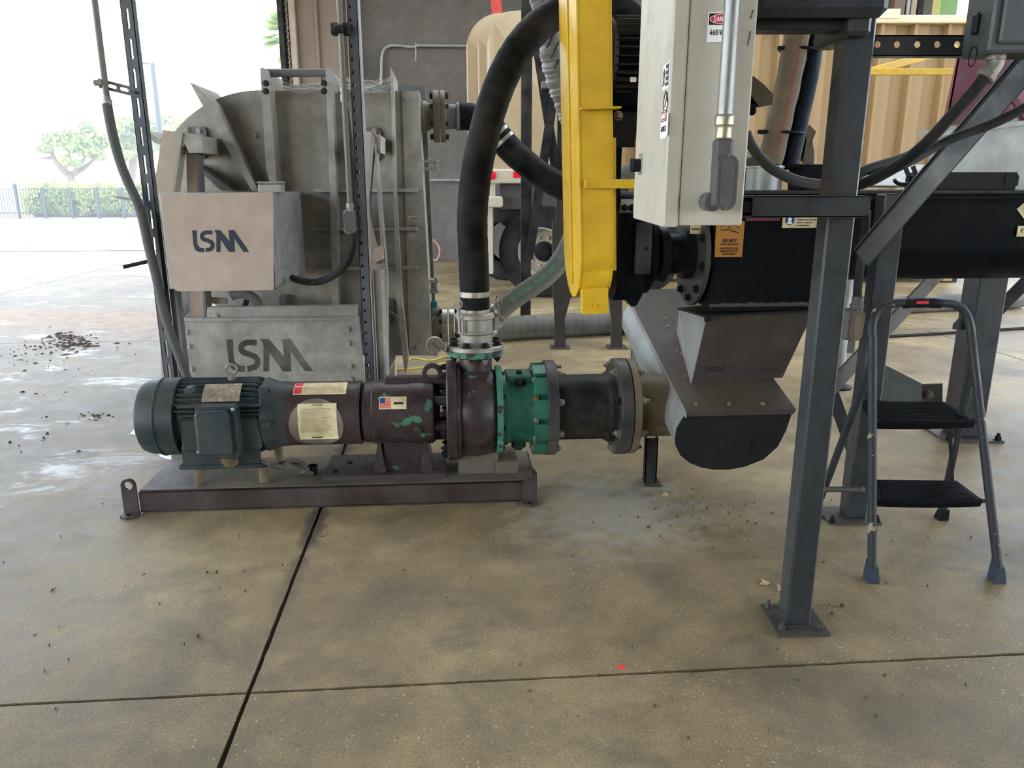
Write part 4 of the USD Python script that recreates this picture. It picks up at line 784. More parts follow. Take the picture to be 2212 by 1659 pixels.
# ---- steel frame around the press ---------------------------------------------------------
def tubebox(mb, x0, x1, y0, y1, z0, z1, ch=.006): return mb.bx(x0, x1, y0, y1, z0, z1, ch)
fr = thing('steel_column', 'grey painted square steel column standing on a bolted base plate in the foreground', 'column', (.928, 2.24, 0))
cx0, cx1, cy0, cy1 = .887, .966, 2.2, 2.28
obj('tube', tubebox(MB(), cx0, cx1, cy0, cy1, .0095, 1.84), FRAMEP, fr)
pq = [G(1680, 1377), G(1793, 1375), G(1757, 1300), G(1640, 1310)]
pq[2] = pq[3] + (pq[1] - pq[0]); obj('base_plate', MB().plate([p + [0, 0, .010] for p in pq], .010, (0, 0, 1.)), STEELG, fr)
for u, v in ((.13, .16), (.87, .16), (.13, .86), (.87, .86)):
    p = pq[0] + (pq[1] - pq[0]) * u + (pq[3] - pq[0]) * v; obj('anchor_bolt', MB().bolt(p + [0, 0, .010], (0, 0, 1), .0115, .016, stud=.012), STEELG, fr)
obj('weld', MB().bx(cx0 - .004, cx1 + .004, cy0 - .004, cy1 + .004, .0095, .014, .002), STEELG, fr)
# cross beam in front of the column
x0, zt_ = XZ(1603, 423, 2.14); x1, zb_ = XZ(1876, 470, 2.14)
cb_ = thing('cross_beam', 'horizontal grey steel tube welded across the front column, open at its left end', 'beam', (x0, 2.16, zb_))
t_ = .005
mb = MB().bx(x0 + .03, x1, 2.14, 2.14 + t_, zb_, zt_, .002).bx(x0, x1, 2.195, 2.2, zb_, zt_).bx(x0, x1, 2.14, 2.2, zt_ - t_, zt_, .001).bx(x0, x1, 2.14, 2.2, zb_, zb_ + t_, .001).bx(x1 - .004, x1, 2.14, 2.2, zb_, zt_, .001); obj('tube', mb, FRAMEP, cb_)
obj('slotted_insert', MB().bx(x0 + .006, x0 + .034, 2.146, 2.16, zb_ + .012, zt_ - .014, .002), BLKBOLT, cb_)
# upper platform beams
x0, _ = XZ(1630, 30, 2.12); x1, zb2 = XZ(1924, 34, 2.12)
ub = thing('upper_beam', 'deep dark grey steel beam across the top of the columns', 'beam', (x0, 2.2, zb2))
obj('web', MB().bx(x0, x1, 2.12, 2.17, zb2, zb2 + .3, .02), FRAMEP, ub); x2, zb3 = XZ(1832, 66, 2.2)
obj('lower_flange', MB().bx(x0, x2, 2.19, 2.26, zb3, zb3 + .05, .004), FRAMEP, ub); obj('bracket', MB().bx(x0 - .01, x0 + .06, 2.105, 2.13, zb2 + .06, zb2 + .12, .004), FRAMEP, ub)
obj('gusset', MB().bx(x1 - .09, x1 - .03, 2.15, 2.4, zb2 - .04, zb2 + .02, .01), FRAMEP, ub)
# rear column
rc = thing('rear_column', 'dark grey square steel column on a base plate behind the step stool', 'column', (1.49, 3.06, 0))
x0 = P(1834, 1080, 3.03)[0]; obj('tube', tubebox(MB(), x0, x0 + .085, 3.03, 3.115, .008, 1.36), FRAMEP, rc)
obj('base_plate', MB().bx(x0 - .09, x0 + .13, 2.98, 3.16, 0, .008, .001), STEELG, rc)
for u, v in ((-.075, 3.0), (.115, 3.0), (-.075, 3.14), (.115, 3.14)): obj('anchor_bolt', MB().bolt((x0 + u, v, .008), (0, 0, 1), .012, .018, stud=.012), BLKBOLT, rc)
# diagonal brace to the upper right
a, b = P(1862, 560, 2.93), P(2262, 97, 2.45)
db = thing('diagonal_brace', 'dark diagonal angle brace rising from the rear column to the upper right', 'brace', a)
mb = MB().bar(a, b, .006, .075, (0, 0, 1), .001); mb.bar(a + [0, .03, .036], b + [0, .03, .036], .06, .006, (0, 0, 1), .001); obj('angle', mb, FRAMEP, db)
# low braces between the columns
a, b = P(1795, 838, 3.12), P(2045, 572, 3.8)
b1_ = thing('knee_brace', 'dark flat knee brace running up from the columns under the press barrel', 'brace', a); obj('bar', MB().bar(a, b, .01, .09, (0, 0, 1), .001), STEELG, b1_)
a, b = P(1780, 800, 3.2), P(1852, 1000, 3.2)
b2_ = thing('cross_brace', 'thin dark flat brace crossing down between the two columns', 'brace', b); obj('bar', MB().bar(a, b, .008, .055, (0, 0, 1), .001), FRAMEP, b2_)
# big rear column and its sill beam
bc = thing('heavy_column', 'heavy grey steel column with bolted base plate farther back on the right', 'column', G(2090, 955))
g = G(2064, 950); x0, y0 = g[0], g[1]; wv = P(2120, 900, y0)[0] - P(2062, 900, y0)[0]
obj('tube', tubebox(MB(), x0, x0 + .155, y0, y0 + .155, .012, 1.1, .008), FRAMEP, bc); obj('base_plate', MB().bx(x0 - .08, x0 + .24, y0 - .06, y0 + .22, 0, .012, .001), STEELG, bc)
for u, v in ((-.055, -.035), (.215, -.035), (-.055, .19), (.215, .19)): obj('anchor_bolt', MB().bolt((x0 + u, y0 + v, .012), (0, 0, 1), .018, .024, stud=.016), BLKBOLT, bc)
obj('side_tab', MB().prism([(0, 0), (0, .12), (-.07, .03), (-.07, 0)], (x0, y0 + .07, .62), (1, 0, 0), (0, 0, 1), .01), FRAMEP, bc)
a = P(2120, 700, y0 + .1); b = P(2240, 590, y0 + .5); 
sb = thing('sill_beam', 'grey steel sill tube with an open end lying by the heavy column', 'beam', P(1940, 860, 4.85))
PX_ = [(1888, 776), (1992, 829), (1992, 876), (1888, 862)]
mb = PX(MB(), PX_, 4.85, .2); obj('tube', mb, BOXGREY, sb)
mb = MB(); mb.bar(P(1992, 833, 4.85), P(2034, 829, 4.85), .004, .01, (0, 1, 0)); qq = [P(x, y, 4.86) for x, y in ((1992, 830), (2036, 828), (2036, 874), (1992, 876))]; mb.plate(qq, .004, np.array([0, -1., 0])); obj('end_plate', mb, BLACKP, sb)
pc = P(2007, 853, 4.85); obj('end_bolt', MB().bolt(pc, (0, -1, 0), .022, .02), STEELG, sb)
kb = thing('rear_brace', 'dark diagonal brace behind the heavy column under the press', 'brace', P(2140, 680, 4.3)); obj('bar', MB().bar(P(2126, 700, 4.3), P(2240, 585, 4.3), .02, .07, (0, 0, 1), .002), DARKST, kb)

# ---- left electrical cabinet and its conduit ------------------------------------------------
EX0, EY0, EY1, EZ0, EZ1 = .386, 2.0, 2.5, 1.291, 2.25
EX1 = P(1604, 480, 2.0)[0]
ec = thing('electrical_cabinet', 'tall beige steel electrical cabinet with danger labels and a black knob on its left face', 'electrical cabinet', (.49, 2.25, EZ0))
dth = .04
obj('body', MB().bx(EX0 + dth + .002, EX1, EY0 + .004, EY1 - .004, EZ0 + .004, EZ1, .004), ENCL, ec)
dr = obj('door', MB().bx(EX0, EX0 + dth, EY0, EY1, EZ0, EZ1, .005), ENCL, ec)
def EL(py, px):  # point on the door's outer face (x = EX0)
    r = ray(px, py); k = EX0 / r[0]; return r * k + [0, 0, EYE]
kp = EL(357, 1384); kz = kp[2]; ky = kp[1]
obj('knob', MB().ccyl((EX0, ky, kz), (EX0 - .028, ky, kz), .019, .003, 24).bx(EX0 - .032, EX0 - .006, ky - .006, ky + .006, kz - .019, kz + .019, .002), BLKBOLT, dr)
obj('knob_plate', MB().bx(EX0 - .002, EX0, ky - .03, ky + .03, kz - .028, kz + .034, .0005), ZINC, dr)
def door_text(s, y, z, h, m, fit=None, parent=dr, d=.0006, off=.0012, bold=True):
    obj('lettering', MB().text(s, h, (EX0 - off, y, z), (0, -1, 0), (0, 0, 1), d, bold, fit, True), m, parent)
def door_label(px0, py0, px1, py1, m, name='door_label', label=None):
    a, b = EL(py0, px0), EL(py1, px1); y0, y1 = sorted((a[1], b[1])); z0, z1 = sorted((a[2], b[2])); return obj(name, MB().bx(EX0 - .001, EX0, y0, y1, z0, z1), m, dr, label=label), (y0 + y1) / 2, z0, z1, y1 - y0
p = EL(222, 1439); cyy, czz = p[1], p[2]
lab = obj('round_label', MB().lathe([(.030, 0), (.030, .001)], (EX0, cyy, czz), (-1, 0, 0), 36), WHITEP, dr, label='round arrow symbol')
mb = MB().lathe([(.029, .0012), (.029, .0018), (.020, .0018), (.020, .0012)], (EX0, cyy, czz), (-1, 0, 0), 36, cap=False); mb.bar((EX0 - .0016, cyy + .009, czz - .009), (EX0 - .0016, cyy - .009, czz + .009), .006, .001, (1, 0, 0)); mb.prism([(-.012, 0), (.012, 0), (0, .016)], (EX0 - .001, cyy - .010, czz + .008), (0, -.7, -.7), (0, -.7, .7), .0008); obj('ring', mb, INK, lab)
lab, yc, z0, z1, w = door_label(1429, 250 + 0, 1442, 292, WHITEP, label='small danger 460 volts label')
p = EL(270, 1436)
lz = EL(258, 1435)[2]; yy = EL(258, 1435)[1]
def danger(parent, o, ex, w, base, nrm):
    """white panel with a red danger oval on black, and 460 VOLTS below; w wide"""
    ex = unit(ex); ez = np.array([0, 0, 1.]); o = np.asarray(o, float); h = w * .95
    obj('white_panel', MB().prism([(-w / 2, -h / 2), (w / 2, -h / 2), (w / 2, h / 2), (-w / 2, h / 2)], o, ex, ez, .001), WHITEP, parent)
    obj('black_header', MB().prism([(-w * .46, h * .08), (w * .46, h * .08), (w * .46, h * .46), (-w * .46, h * .46)], o + nrm * .001, ex, ez, .0005), INK, parent)
    el = Point(0, 0).buffer(1, 24); from shapely import affinity
    obj('white_oval', MB().prism(affinity.translate(affinity.scale(el, w * .44, h * .17), 0, h * .27), o + nrm * .0014, ex, ez, .0005), WHITEP, parent)
    obj('red_oval', MB().prism(affinity.translate(affinity.scale(el, w * .41, h * .15), 0, h * .27), o + nrm * .0018, ex, ez, .0005), REDINK, parent)
    obj('danger_word', MB().text('DANGER', h * .16, o + nrm * .0022 + ez * (h * .19), ex, ez, .0005, True, w * .62, True), WHITEP, parent)
    obj('voltage', MB().text('460 VOLTS', h * .18, o + nrm * .0012 + ez * (-h * .26), ex, ez, .0005, True, w * .84, True), INK, parent)
lab2 = obj('danger_label', MB().bx(EX0 - .0004, EX0, EL(345, 1437)[1] - .0, EL(345, 1437)[1] + .001, kz + .2, kz + .201), WHITEP, dr, label='danger 460 volts label on the door')
pd = EL(268, 1435); danger(lab2, (EX0 - .0006, pd[1], pd[2]), (0, -1, 0), .074, None, np.array([-1., 0, 0]))
pd = EL(165, 1439); lab3 = obj('pictogram_label', MB().bx(EX0 - .001, EX0, pd[1] - .04, pd[1] + .04, pd[2] - .03, pd[2] + .03), WHITEP, dr, label='black and white hazard pictogram label')
mb = MB().bx(EX0 - .0018, EX0 - .001, pd[1] - .036, pd[1] - .002, pd[2] - .024, pd[2] + .026); mb.prism([(-.03, -.02), (-.024, -.02), (-.016, .0), (-.008, -.02), (-.004, -.018), (-.012, .008), (-.004, .012), (-.014, .02), (-.02, .012), (-.03, .016), (-.022, .004)], (EX0 - .001, pd[1] + .006, pd[2]), (0, -1, 0), (0, 0, 1), .0008) if False else None
mb.prism([(.003, -.02), (.010, -.006), (.006, .012), (.018, .02), (.030, .006), (.022, -.002), (.028, -.02), (.020, -.018), (.016, -.004), (.010, -.022)], (EX0 - .001, pd[1] + .038, pd[2]), (0, -1, 0), (0, 0, 1), .0008); obj('pictogram', mb, INK, lab3)
mb = MB()
for k in range(3): mb.bx(EX0 - .0024, EX0 - .0018, pd[1] - .032, pd[1] - .008, pd[2] - .016 + k * .014, pd[2] - .012 + k * .014)
obj('pictogram_lines', mb, WHITEP, lab3)
# danger sign on the side facing us
yl = EY0 - .001 + .004
a, b = P(1530, 35, 2.0), P(1590, 82, 2.0); wS = b[0] - a[0]
ds = obj('danger_sign', MB().bx(a[0], a[0] + .001, yl - .0004, yl, a[2] - .001, a[2]), WHITEP, ec, label='danger 460 volts sign partly behind the conduit')
danger(ds, (a[0] + wS / 2, yl - .0006, (a[2] + b[2]) / 2), (1, 0, 0), wS, None, np.array([0, -1., 0]))
for px, py0, py1 in ((1628, 20, 40), (1622, 66, 98)): a, b = P(px, py0, 2.0), P(px - 6, py1, 2.0); obj('scratch', MB().bar((a[0], yl - .0003, a[2]), (b[0], yl - .0003, b[2]), .002, .0006, (0, 1, 0)), INK, ec)
cn = thing('rigid_conduit', 'vertical zinc conduit pipe with a grey conduit fitting on the side of the beige cabinet', 'conduit', P(1560, 400, 1.94))
cyo = 1.955; a, b = P(1578, -60, cyo), P(1565, 255, cyo)
rC = 16.5 / FPX * zcam(b); obj('pipe', MB().cyl((b[0], cyo, b[2]), (b[0], cyo, EZ1), rC, n=24), ZINC, cn)
p0_, p1_ = P(1565, 300, cyo), P(1565, 250, cyo)
obj('compression_nut', MB().lathe([(rC * 1.02, 0), (rC * 1.08, .004), (rC * 1.0, .024), (rC * 1.12, .030), (rC * 1.28, .032), (rC * 1.28, .05), (rC * 1.1, .056)], (b[0], cyo, p0_[2]), (0, 0, 1), 24), BRASS, cn)
zb0 = P(1560, 462, cyo)[2]; hL = p0_[2] - zb0
obj('fitting_body', MB().bx(b[0] - rC * 1.2, b[0] + rC * 1.25, cyo - rC, cyo + rC, zb0 + .014, p0_[2] + .002, .008), LBGREY, cn)
from shapely.geometry import LineString
cv_ = LineString([(b[0] + .010, zb0 + .034), (b[0] + .010, p0_[2] - .062)]).buffer(rC * 1.34)
obj('fitting_cover', MB().prism(cv_, (0, cyo - rC, 0), (1, 0, 0), (0, 0, 1), .009).prism(cv_.buffer(-.008), (0, cyo - rC - .009, 0), (1, 0, 0), (0, 0, 1), .002), LBGREY, cn)
for z in (zb0 + .014, p0_[2] - .04): obj('cover_screw', MB().cyl((b[0] + .010, cyo - rC - .013, z), (b[0] + .010, cyo - rC - .009, z), .0035, n=10), BOLT, cn)
hub = P(1534, 440, cyo); obj('hub', MB().ccyl((hub[0] + .004, cyo - rC * .5, hub[2] + .004), (hub[0] + .004, EY0 + .004, hub[2] + .004), .023, .004, 24), LBGREY, cn)
# bits hanging on the far side of the cabinet
cs = thing('canvas_flap', 'crumpled tan canvas hose end poking out behind the beige cabinet', 'canvas', P(1640, 195, 2.49))
q = [P(x, y, 2.47) for x, y in ((1490, 196), (1600, 186), (1622, 155), (1650, 185), (1671, 205), (1668, 222), (1640, 236), (1624, 206), (1600, 204), (1490, 206))]
mb = MB()
for k, (dy, s) in enumerate(((0, 1.), (.03, .92), (.055, .8))): c = np.mean(q, 0); mb.plate([c + (p - c) * s + np.array([.004 * k, dy, .006 * math.sin(i * 2.3 + k)]) for i, p in enumerate(q)], .006, np.array([0, -1., 0]))
obj('folds', mb, CANVAS, cs)
kb_ = thing('black_plug', 'stubby black cable plug behind the beige cabinet', 'plug', P(1620, 237, 2.45)); a, b = P(1600, 237, 2.45), P(1632, 237, 2.45); obj('plug', MB().ccyl(a, b, .016, .004, 18), BLKBOLT, kb_)

# ---- right electrical box, slotted rail, cables --------------------------------------------
RX, RY0, RY1 = 1.235, 2.15, 2.28
a = P(2134, 113, RY0); RX = a[0]; RZ = a[2]
rb = thing('grey_enclosure', 'grey steel enclosure with a latched left side at the top right', 'electrical enclosure', (RX + .1, 2.2, RZ))
obj('body', MB().bx(RX, RX + .4, RY0, RY1, RZ, RZ + .4, .006), BOXGREY, rb); obj('lid', MB().bx(RX + .02, RX + .38, RY0 - .012, RY0, RZ + .02, RZ + .38, .006), BOXGREY, rb)
a = EL
def RL(px, py): r = ray(px, py); k = RX / r[0]; return r * k + [0, 0, EYE]
p, q = RL(2118, 34), RL(2112, 72); ym = .5 * (RY0 + RY1)
zc_ = P(2115, 52, ym)[2]; obj('latch', MB().bx(RX - .012, RX, ym - .012, ym + .012, zc_ - .026, zc_ + .026, .004), BLKBOLT, rb)
mb = MB().tube(np.array([(RX - .002, ym + .0 + .018 * math.cos(a_), zc_ - .08 + .026 * math.sin(a_)) for a_ in np.linspace(0, 6.283, 24)]), .0014, 6); obj('seal_wire', mb, BLKBOLT, rb)
a, b = P(1872, 76, 2.3), P(2110, 121, 2.3)
sr = thing('slotted_rail', 'dark perforated strut rail between the column and the grey enclosure', 'rail', (a[0], 2.3, b[2]))
rail = Polygon([(a[0], b[2]), (b[0], b[2]), (b[0], a[2]), (a[0], a[2])]); 
for px in (1896, 1938, 1982, 2025, 2068): h = P(px, 96, 2.3); rail = rail.difference(Point(h[0], h[2]).buffer(.0088))
mb = MB().prism(rail, (0, 2.303, 0), (1, 0, 0), (0, 0, 1), .003); mb.bx(a[0], b[0], 2.3, 2.34, a[2] - .003, a[2]).bx(a[0], b[0], 2.3, 2.34, b[2], b[2] + .003); obj('rail', mb, FRAMEP, sr)
hc = thing('elbow_connector', 'silver conduit elbow under the grey enclosure', 'pipe fitting', P(2145, 140, 2.2))
pe = [P(2152, 118, 2.2), P(2150, 138, 2.2), P(2143, 150, 2.2), P(2128, 166, 2.2)]
mb = MB().tube(smoothpath(pe, 12), .020, 20); mb.ccyl(pe[0] + [0, 0, -.014], pe[0] + [0, 0, .004], .024, .002); d = unit(pe[3] - pe[2]); mb.lathe([(.024, 0), (.027, .003), (.027, .014), (.022, .018)], pe[3] - d * .012, d, 8); obj('elbow', mb, CASTAL, hc)
def cable(name, label, pts, r, m, ribs=0, n=60, cat='cable'):
    path = smoothpath(pts, n if not ribs else ribs * 2 + 1); t = thing(name, label, cat, path[0]); rr = r if not ribs else r * (1 + .05 * (np.arange(len(path)) % 2)); obj('sheath', MB().tube(path, rr, 14), m, t); return t
cable('power_cable', 'thick black cable sweeping down from the elbow connector behind the diagonal brace', [pe[3]] + [P(x, y, Y) for x, y, Y in ((2100, 202, 2.2), (2060, 245, 2.22), (2005, 305, 2.26), (1935, 360, 2.32), (1880, 390, 2.36), (1845, 402, 2.38))], .0165, BLACK)
cable('branch_cable', 'black cable sagging in from the right edge above the press lid', [P(x, y, Y) for x, y, Y in ((2260, 205, 2.5), (2200, 240, 2.5), (2150, 265, 2.5), (2060, 298, 2.5), (1990, 335, 2.45), (1930, 365, 2.4), (1880, 385, 2.4))], .0145, BLACK)
cable('ribbed_conduit', 'grey ribbed flexible conduit dipping behind the front column over the press lid', [P(x, y, 2.42) for x, y in ((1612, 285), (1630, 325), (1665, 362), (1710, 386), (1765, 398), (1815, 392), (1870, 368), (1920, 352), (1965, 336))], .0155, FLEXG, ribs=80, cat='conduit')
fx = thing('drop_conduit', 'ribbed conduit with oval grey fitting running down the rear column', 'conduit', P(1845, 720, 2.96))
path = smoothpath([P(x, y, 2.99) for x, y in ((1872, 455), (1866, 520), (1856, 590), (1852, 640))], 81); obj('flex', MB().tube(path, .0165 * (1 + .06 * (np.arange(81) % 2)), 14), BLACK, fx)
a, b = P(1852, 636, 2.97), P(1850, 668, 2.97); obj('nut', MB().lathe([(.02, 0), (.026, .006), (.026, .018), (.021, .024), (.021, .05)], (b[0], 2.97, b[2]), (0, 0, 1), 16), LBGREY, fx)
a, b = P(1826, 668, 2.95), P(1862, 735, 2.95); obj('fitting_body', MB().bx(a[0], b[0] - .006, 2.94, 2.99, b[2], a[2], .012), LBGREY, fx)
cv_ = LineString([((a[0] + b[0]) / 2 + .008, b[2] + .025), ((a[0] + b[0]) / 2 + .010, a[2] - .025)]).buffer(.024); obj('fitting_cover', MB().prism(cv_, (0, 2.94, 0), (1, 0, 0), (0, 0, 1), .006).prism(cv_.buffer(-.01), (0, 2.934, 0), (1, 0, 0), (0, 0, 1), .004), TANST, fx)
p = P(1840, 735, 2.965); obj('stub', MB().cyl((p[0], 2.965, p[2] - .05), (p[0], 2.965, p[2] + .01), .014, n=14), LBGREY, fx)

# ---- hoses rising from the press lid, hopper on the right --------------------------------------
ct = thing('canvas_hose', 'tan canvas suction hose with red stitching strapped upright on the press lid', 'hose', P(1668, 355, 3.42))
pa = [P(x, y, 3.42) for x, y in ((1733, -30), (1722, 70), (1704, 170), (1682, 270), (1668, 330), (1662, 352))]
path = smoothpath(pa, 40); obj('hose_wall', MB().tube(path, .052 * (1 + .03 * np.sin(np.arange(40) * .9)), 20), CANVAS, ct)
st = []
for k in range(6, 38): p, q = path[k], path[k + 1]; st.append(p)
mb = MB()
for p, q in zip(st[:-1], st[1:]):
    for f in (.1, .5): u = p + (q - p) * f; v = p + (q - p) * (f + .25); mb.bar(u + [.004, -.053, 0], v + [.004, -.053, 0], .004, .002, (0, 1, 0))
obj('stitching', mb, REDINK, ct)
nv = thing('navy_hose', 'dark navy pipe with flaking white spots strapped beside the canvas hose', 'hose', P(1712, 345, 3.44))
pa = [P(x, y, 3.46) for x, y in ((1775, -30), (1762, 70), (1745, 170), (1723, 270), (1708, 340), (1704, 358))]; obj('hose_wall', MB().tube(smoothpath(pa, 30), .042, 20), NAVY, nv)
for py, xa, xb in ((105, 1693, 1766), (285, 1650, 1736)):
    zt2 = thing('zip_tie', 'black zip tie round the hoses, %s' % ('upper one' if py == 105 else 'lower one near the press lid'), 'zip tie', P((xa + xb) / 2, py, 3.4)); a, b = P(xa, py, 3.42), P(xb, py + 3, 3.42)
    m_ = (a + b) / 2; rx = (b[0] - a[0]) / 2 + .004; path = np.array([m_ + [rx * math.cos(t), .025 + .075 * math.sin(t), (b[2] - a[2]) / 2 * math.cos(t)] for t in np.linspace(0, 6.283, 40)]); mb = MB().tube(path, .006, 8); mb.bx(a[0] - .03, a[0] + .006, 3.40, 3.415, a[2] - .008, a[2] + .008, .002); obj('strap', mb, BLKBOLT, zt2)
sc_ = thing('rag', 'stiff crumpled pale rag standing beside the navy hose', 'rag', P(1750, 355, 3.5))
q = [P(x, y, 3.5) for x, y in ((1733, 356), (1740, 300), (1735, 278), (1748, 272), (1765, 284), (1757, 300), (1760, 330), (1756, 358))]
mb = MB()
for k in range(3): c = np.mean(q, 0); mb.plate([c + (p - c) * (1 - .12 * k) + np.array([.006 * math.sin(i + 3 * k), .02 * k, .005 * math.cos(2 * i + k)]) for i, p in enumerate(q)], .006, np.array([0, -1., 0]))
obj('cloth', mb, CANVAS, sc_)
mh = thing('maroon_chute', 'maroon painted steel hopper chute above the grey bin on the right', 'hopper', P(2130, 265, 4.4))
Yh = 4.4
obj('front_sheet', MB().plate([P(x, y, Yh) for x, y in ((2072, 110), (2042, 272), (2108, 262), (2205, 110))], .01, np.array([0, -1., 0])), MAROON2, mh)
obj('left_sheet', MB().plate([P(2072, 110, Yh), P(2069, 110, Yh + .7), P(2036, 262, Yh + .7), P(2042, 272, Yh)], .01, np.array([-1., 0, 0])), MAROON2, mh)
obj('side_sheet', MB().plate([P(2205, 110, Yh), P(2108, 262, Yh), P(2330, 248, Yh + .25), P(2360, 110, Yh + .3)], .01, np.array([.1, -.8, .6])), MAROON2, mh)
obj('flange', MB().plate([P(2040, 278, Yh - .03), P(2040, 286, Yh - .03), P(2380, 236, Yh - .03), P(2380, 226, Yh - .03)], .3, np.array([0, -1., 0])), GALV, mh)
obj('rib', MB().plate([P(2185, 215, Yh - .05), P(2215, 262, Yh - .05), P(2228, 262, Yh - .05), P(2196, 205, Yh - .05)], .02, np.array([0, -1., 0])), MAROON2, mh)
gb = thing('grey_bin', 'grey sheet metal bin behind the press lid under the maroon hopper', 'bin', P(2100, 400, 4.3))
obj('front_sheet', MB().prism(Polygon([(p[0], p[2]) for p in [P(x, y, 4.3) for x, y in ((1990, 420), (2260, 420), (2300, 252), (2040, 290), (2010, 330))]]), (0, 4.31, 0), (1, 0, 0), (0, 0, 1), .01), GALV, gb)
obj('rim', MB().plate([P(2030, 284, 4.26), P(2030, 294, 4.26), P(2320, 256, 4.26), P(2320, 246, 4.26)], .05, np.array([0, -1., 0])), GALV, gb)
wl_ = thing('white_panel', 'pale weathered panel behind the cables over the press lid', 'panel', P(1930, 400, 3.7))
obj('sheet', MB().plate([P(1850, 401, 3.68), P(2020, 401, 3.68), P(2020, 354, 3.98), P(1850, 362, 3.98)], .012, np.array([0, -.7, .7])), mat('pale_panel', c3(214, 212, 200), .6, var=.1, scale=8, dirt=c3(120, 116, 100), damt=.3, dscale=8, speck=c3(80, 76, 66)), wl_)

# ---- step stool -----------------------------------------------------------------------------------
STOOLG = mat('stool_grey', c3(36, 38, 38), .5, var=.15, scale=14, peel=c3(140, 126, 100), pscale=18, pth=(.63, .65)); TREAD = mat('black_tread', c3(12, 12, 13), .65, spec=.06, var=.15, bump=.2)
ss = thing('step_stool', 'folding two-step stool with black ribbed treads and a curved top handle', 'step stool', (1.55, 2.75, 0))
FY, HY, HZ = 2.51, 2.76, .975
fl0, fr0 = G(1876, 1248), G(2150, 1252); fl0[1] = fr0[1] = FY
tl_, tr_ = P(1884, 730, HY - .03), P(2098, 730, HY - .03)
def on(y): return y
hpts = [fl0 + [0, .01, .05], fl0 + (tl_ - fl0) * .5, tl_, P(1886, 690, HY - .01), P(1900, 668, HY), P(1925, 657, HY), P(1985, 654, HY), P(2045, 655, HY), P(2075, 664, HY), P(2090, 686, HY - .01), tr_, fr0 + (tr_ - fr0) * .5, fr0 + [0, .01, .05]]
seg = [np.linspace(hpts[0], hpts[2], 12), smoothpath(hpts[2:11], 40)[1:-1], np.linspace(hpts[10], hpts[12], 12)]
path = np.vstack(seg); obj('front_frame', MB().tube(path, .0155, 14), STOOLG, ss)
for f in (fl0, fr0): obj('rubber_foot', MB().hull([f + [x, y, z] for x, y, z in ((-.018, -.02, 0), (.02, -.02, 0), (.02, .035, 0), (-.018, .035, 0), (-.016, -.008, .05), (.016, -.008, .05), (.016, .03, .075), (-.016, .03, .075))]), mat('blue_black_rubber', c3(44, 52, 60), .7) if 'blue_black_rubber' not in MATS else MATS['blue_black_rubber'], ss)
grip = smoothpath([P(x, y, HY) for x, y in ((1952, 656), (1990, 654), (2032, 656))], 12); gp2 = obj('hand_grip', MB().tube(grip, .018 * (1 + .06 * np.sin(np.arange(12) * 1.6)), 16), RUBMAT, ss)
p = P(1993, 654, HY - .019); obj('red_badge', MB().bx(p[0] - .022, p[0] + .022, HY - .021, HY - .016, p[2] - .005, p[2] + .006, .002), REDINK, gp2)
RYl = 3.05; rl = np.array([fl0[0] + .0, RYl, 0]); rr_ = G(2022, 1112); rr_[1] = RYl
def legp(a, b): return MB().bar(a, b, .026, .02, (0, 1, 0), .004)
pl_, pr_ = fl0 + (tl_ - fl0) * .84 + [0.0, .02, 0], fr0 + (tr_ - fr0) * .84 + [0, .02, 0]
pl_ = P(1882, 785, 2.72); pr_ = P(2100, 785, 2.72)
obj('rear_leg', legp(pl_, rl + [0, 0, .03]), STOOLG, ss); obj('rear_leg', legp(pr_, rr_ + [0, 0, .03]), STOOLG, ss)
for f in (rl, rr_): obj('rubber_foot', MB().hull([f + [x, y, z] for x, y, z in ((-.02, -.025, 0), (.02, -.025, 0), (.02, .02, 0), (-.02, .02, 0), (-.016, -.03, .05), (.016, -.03, .05), (.016, .0, .055), (-.016, .0, .055))]), RUBMAT, ss)
def tread(q0, q1, q2, q3, th, name):
    """front-left, front-right, back-right, back-left on top; bullnosed, with moulded ribs"""
    q0, q1, q2, q3 = map(np.asarray, (q0, q1, q2, q3)); mb = MB(); pts = []
    for u in np.linspace(0, 1, 9):
        bow = .012 * (1 - (2 * u - 1) ** 2)
        f = q0 + (q1 - q0) * u - [0, bow, 0]; b = q3 + (q2 - q3) * u
        for p in (f, b): pts += [p, p - [0, 0, th]]
        pts += [f + [0, -.006, -.01]]
    mb.hull(pts); t = obj(name, mb, TREAD, ss); mb = MB()
    for k in range(16):
        f = .06 + .88 * k / 15; a, b = q0 + (q3 - q0) * f, q1 + (q2 - q1) * f; a2, b2 = a + (b - a) * .05, a + (b - a) * .95; mb.bar(a2 + [0, 0, .001], b2 + [0, 0, .001], .006, .003, (0, 0, 1))
    obj('tread_rib', mb, TREAD, t, label='moulded ribs of the tread'); return t
z1_, z2_ = .265, .535
def gz(px, py, z): r = ray(px, py); return r * ((z - EYE) / r[2]) + [0, 0, EYE]
tread(gz(1897, 1078, z1_), gz(2120, 1078, z1_), gz(2066, 1038, z1_), gz(1888, 1036, z1_), .030, 'lower_step')
tread(gz(1893, 908, z2_), gz(2106, 905, z2_), gz(2040, 868, z2_), gz(1866, 866, z2_), .034, 'upper_step')
for (xa, xb, py, z) in ((1868, 1905, 1082, z1_ - .012), (2110, 2150, 1082, z1_ - .012)): obj('pivot_pin', MB().cyl(gz(xa + 10, py, z), gz(xb - 8, py, z), .008, n=12), STOOLG, ss)
a = gz(1866, 1056, .27) + [0, .05, 0]; a = P(1866, 1057, 2.86); b = P(1783, 1057, 2.97); obj('spreader_rod', MB().cyl(a, b, .012, n=12), STEELG, ss)
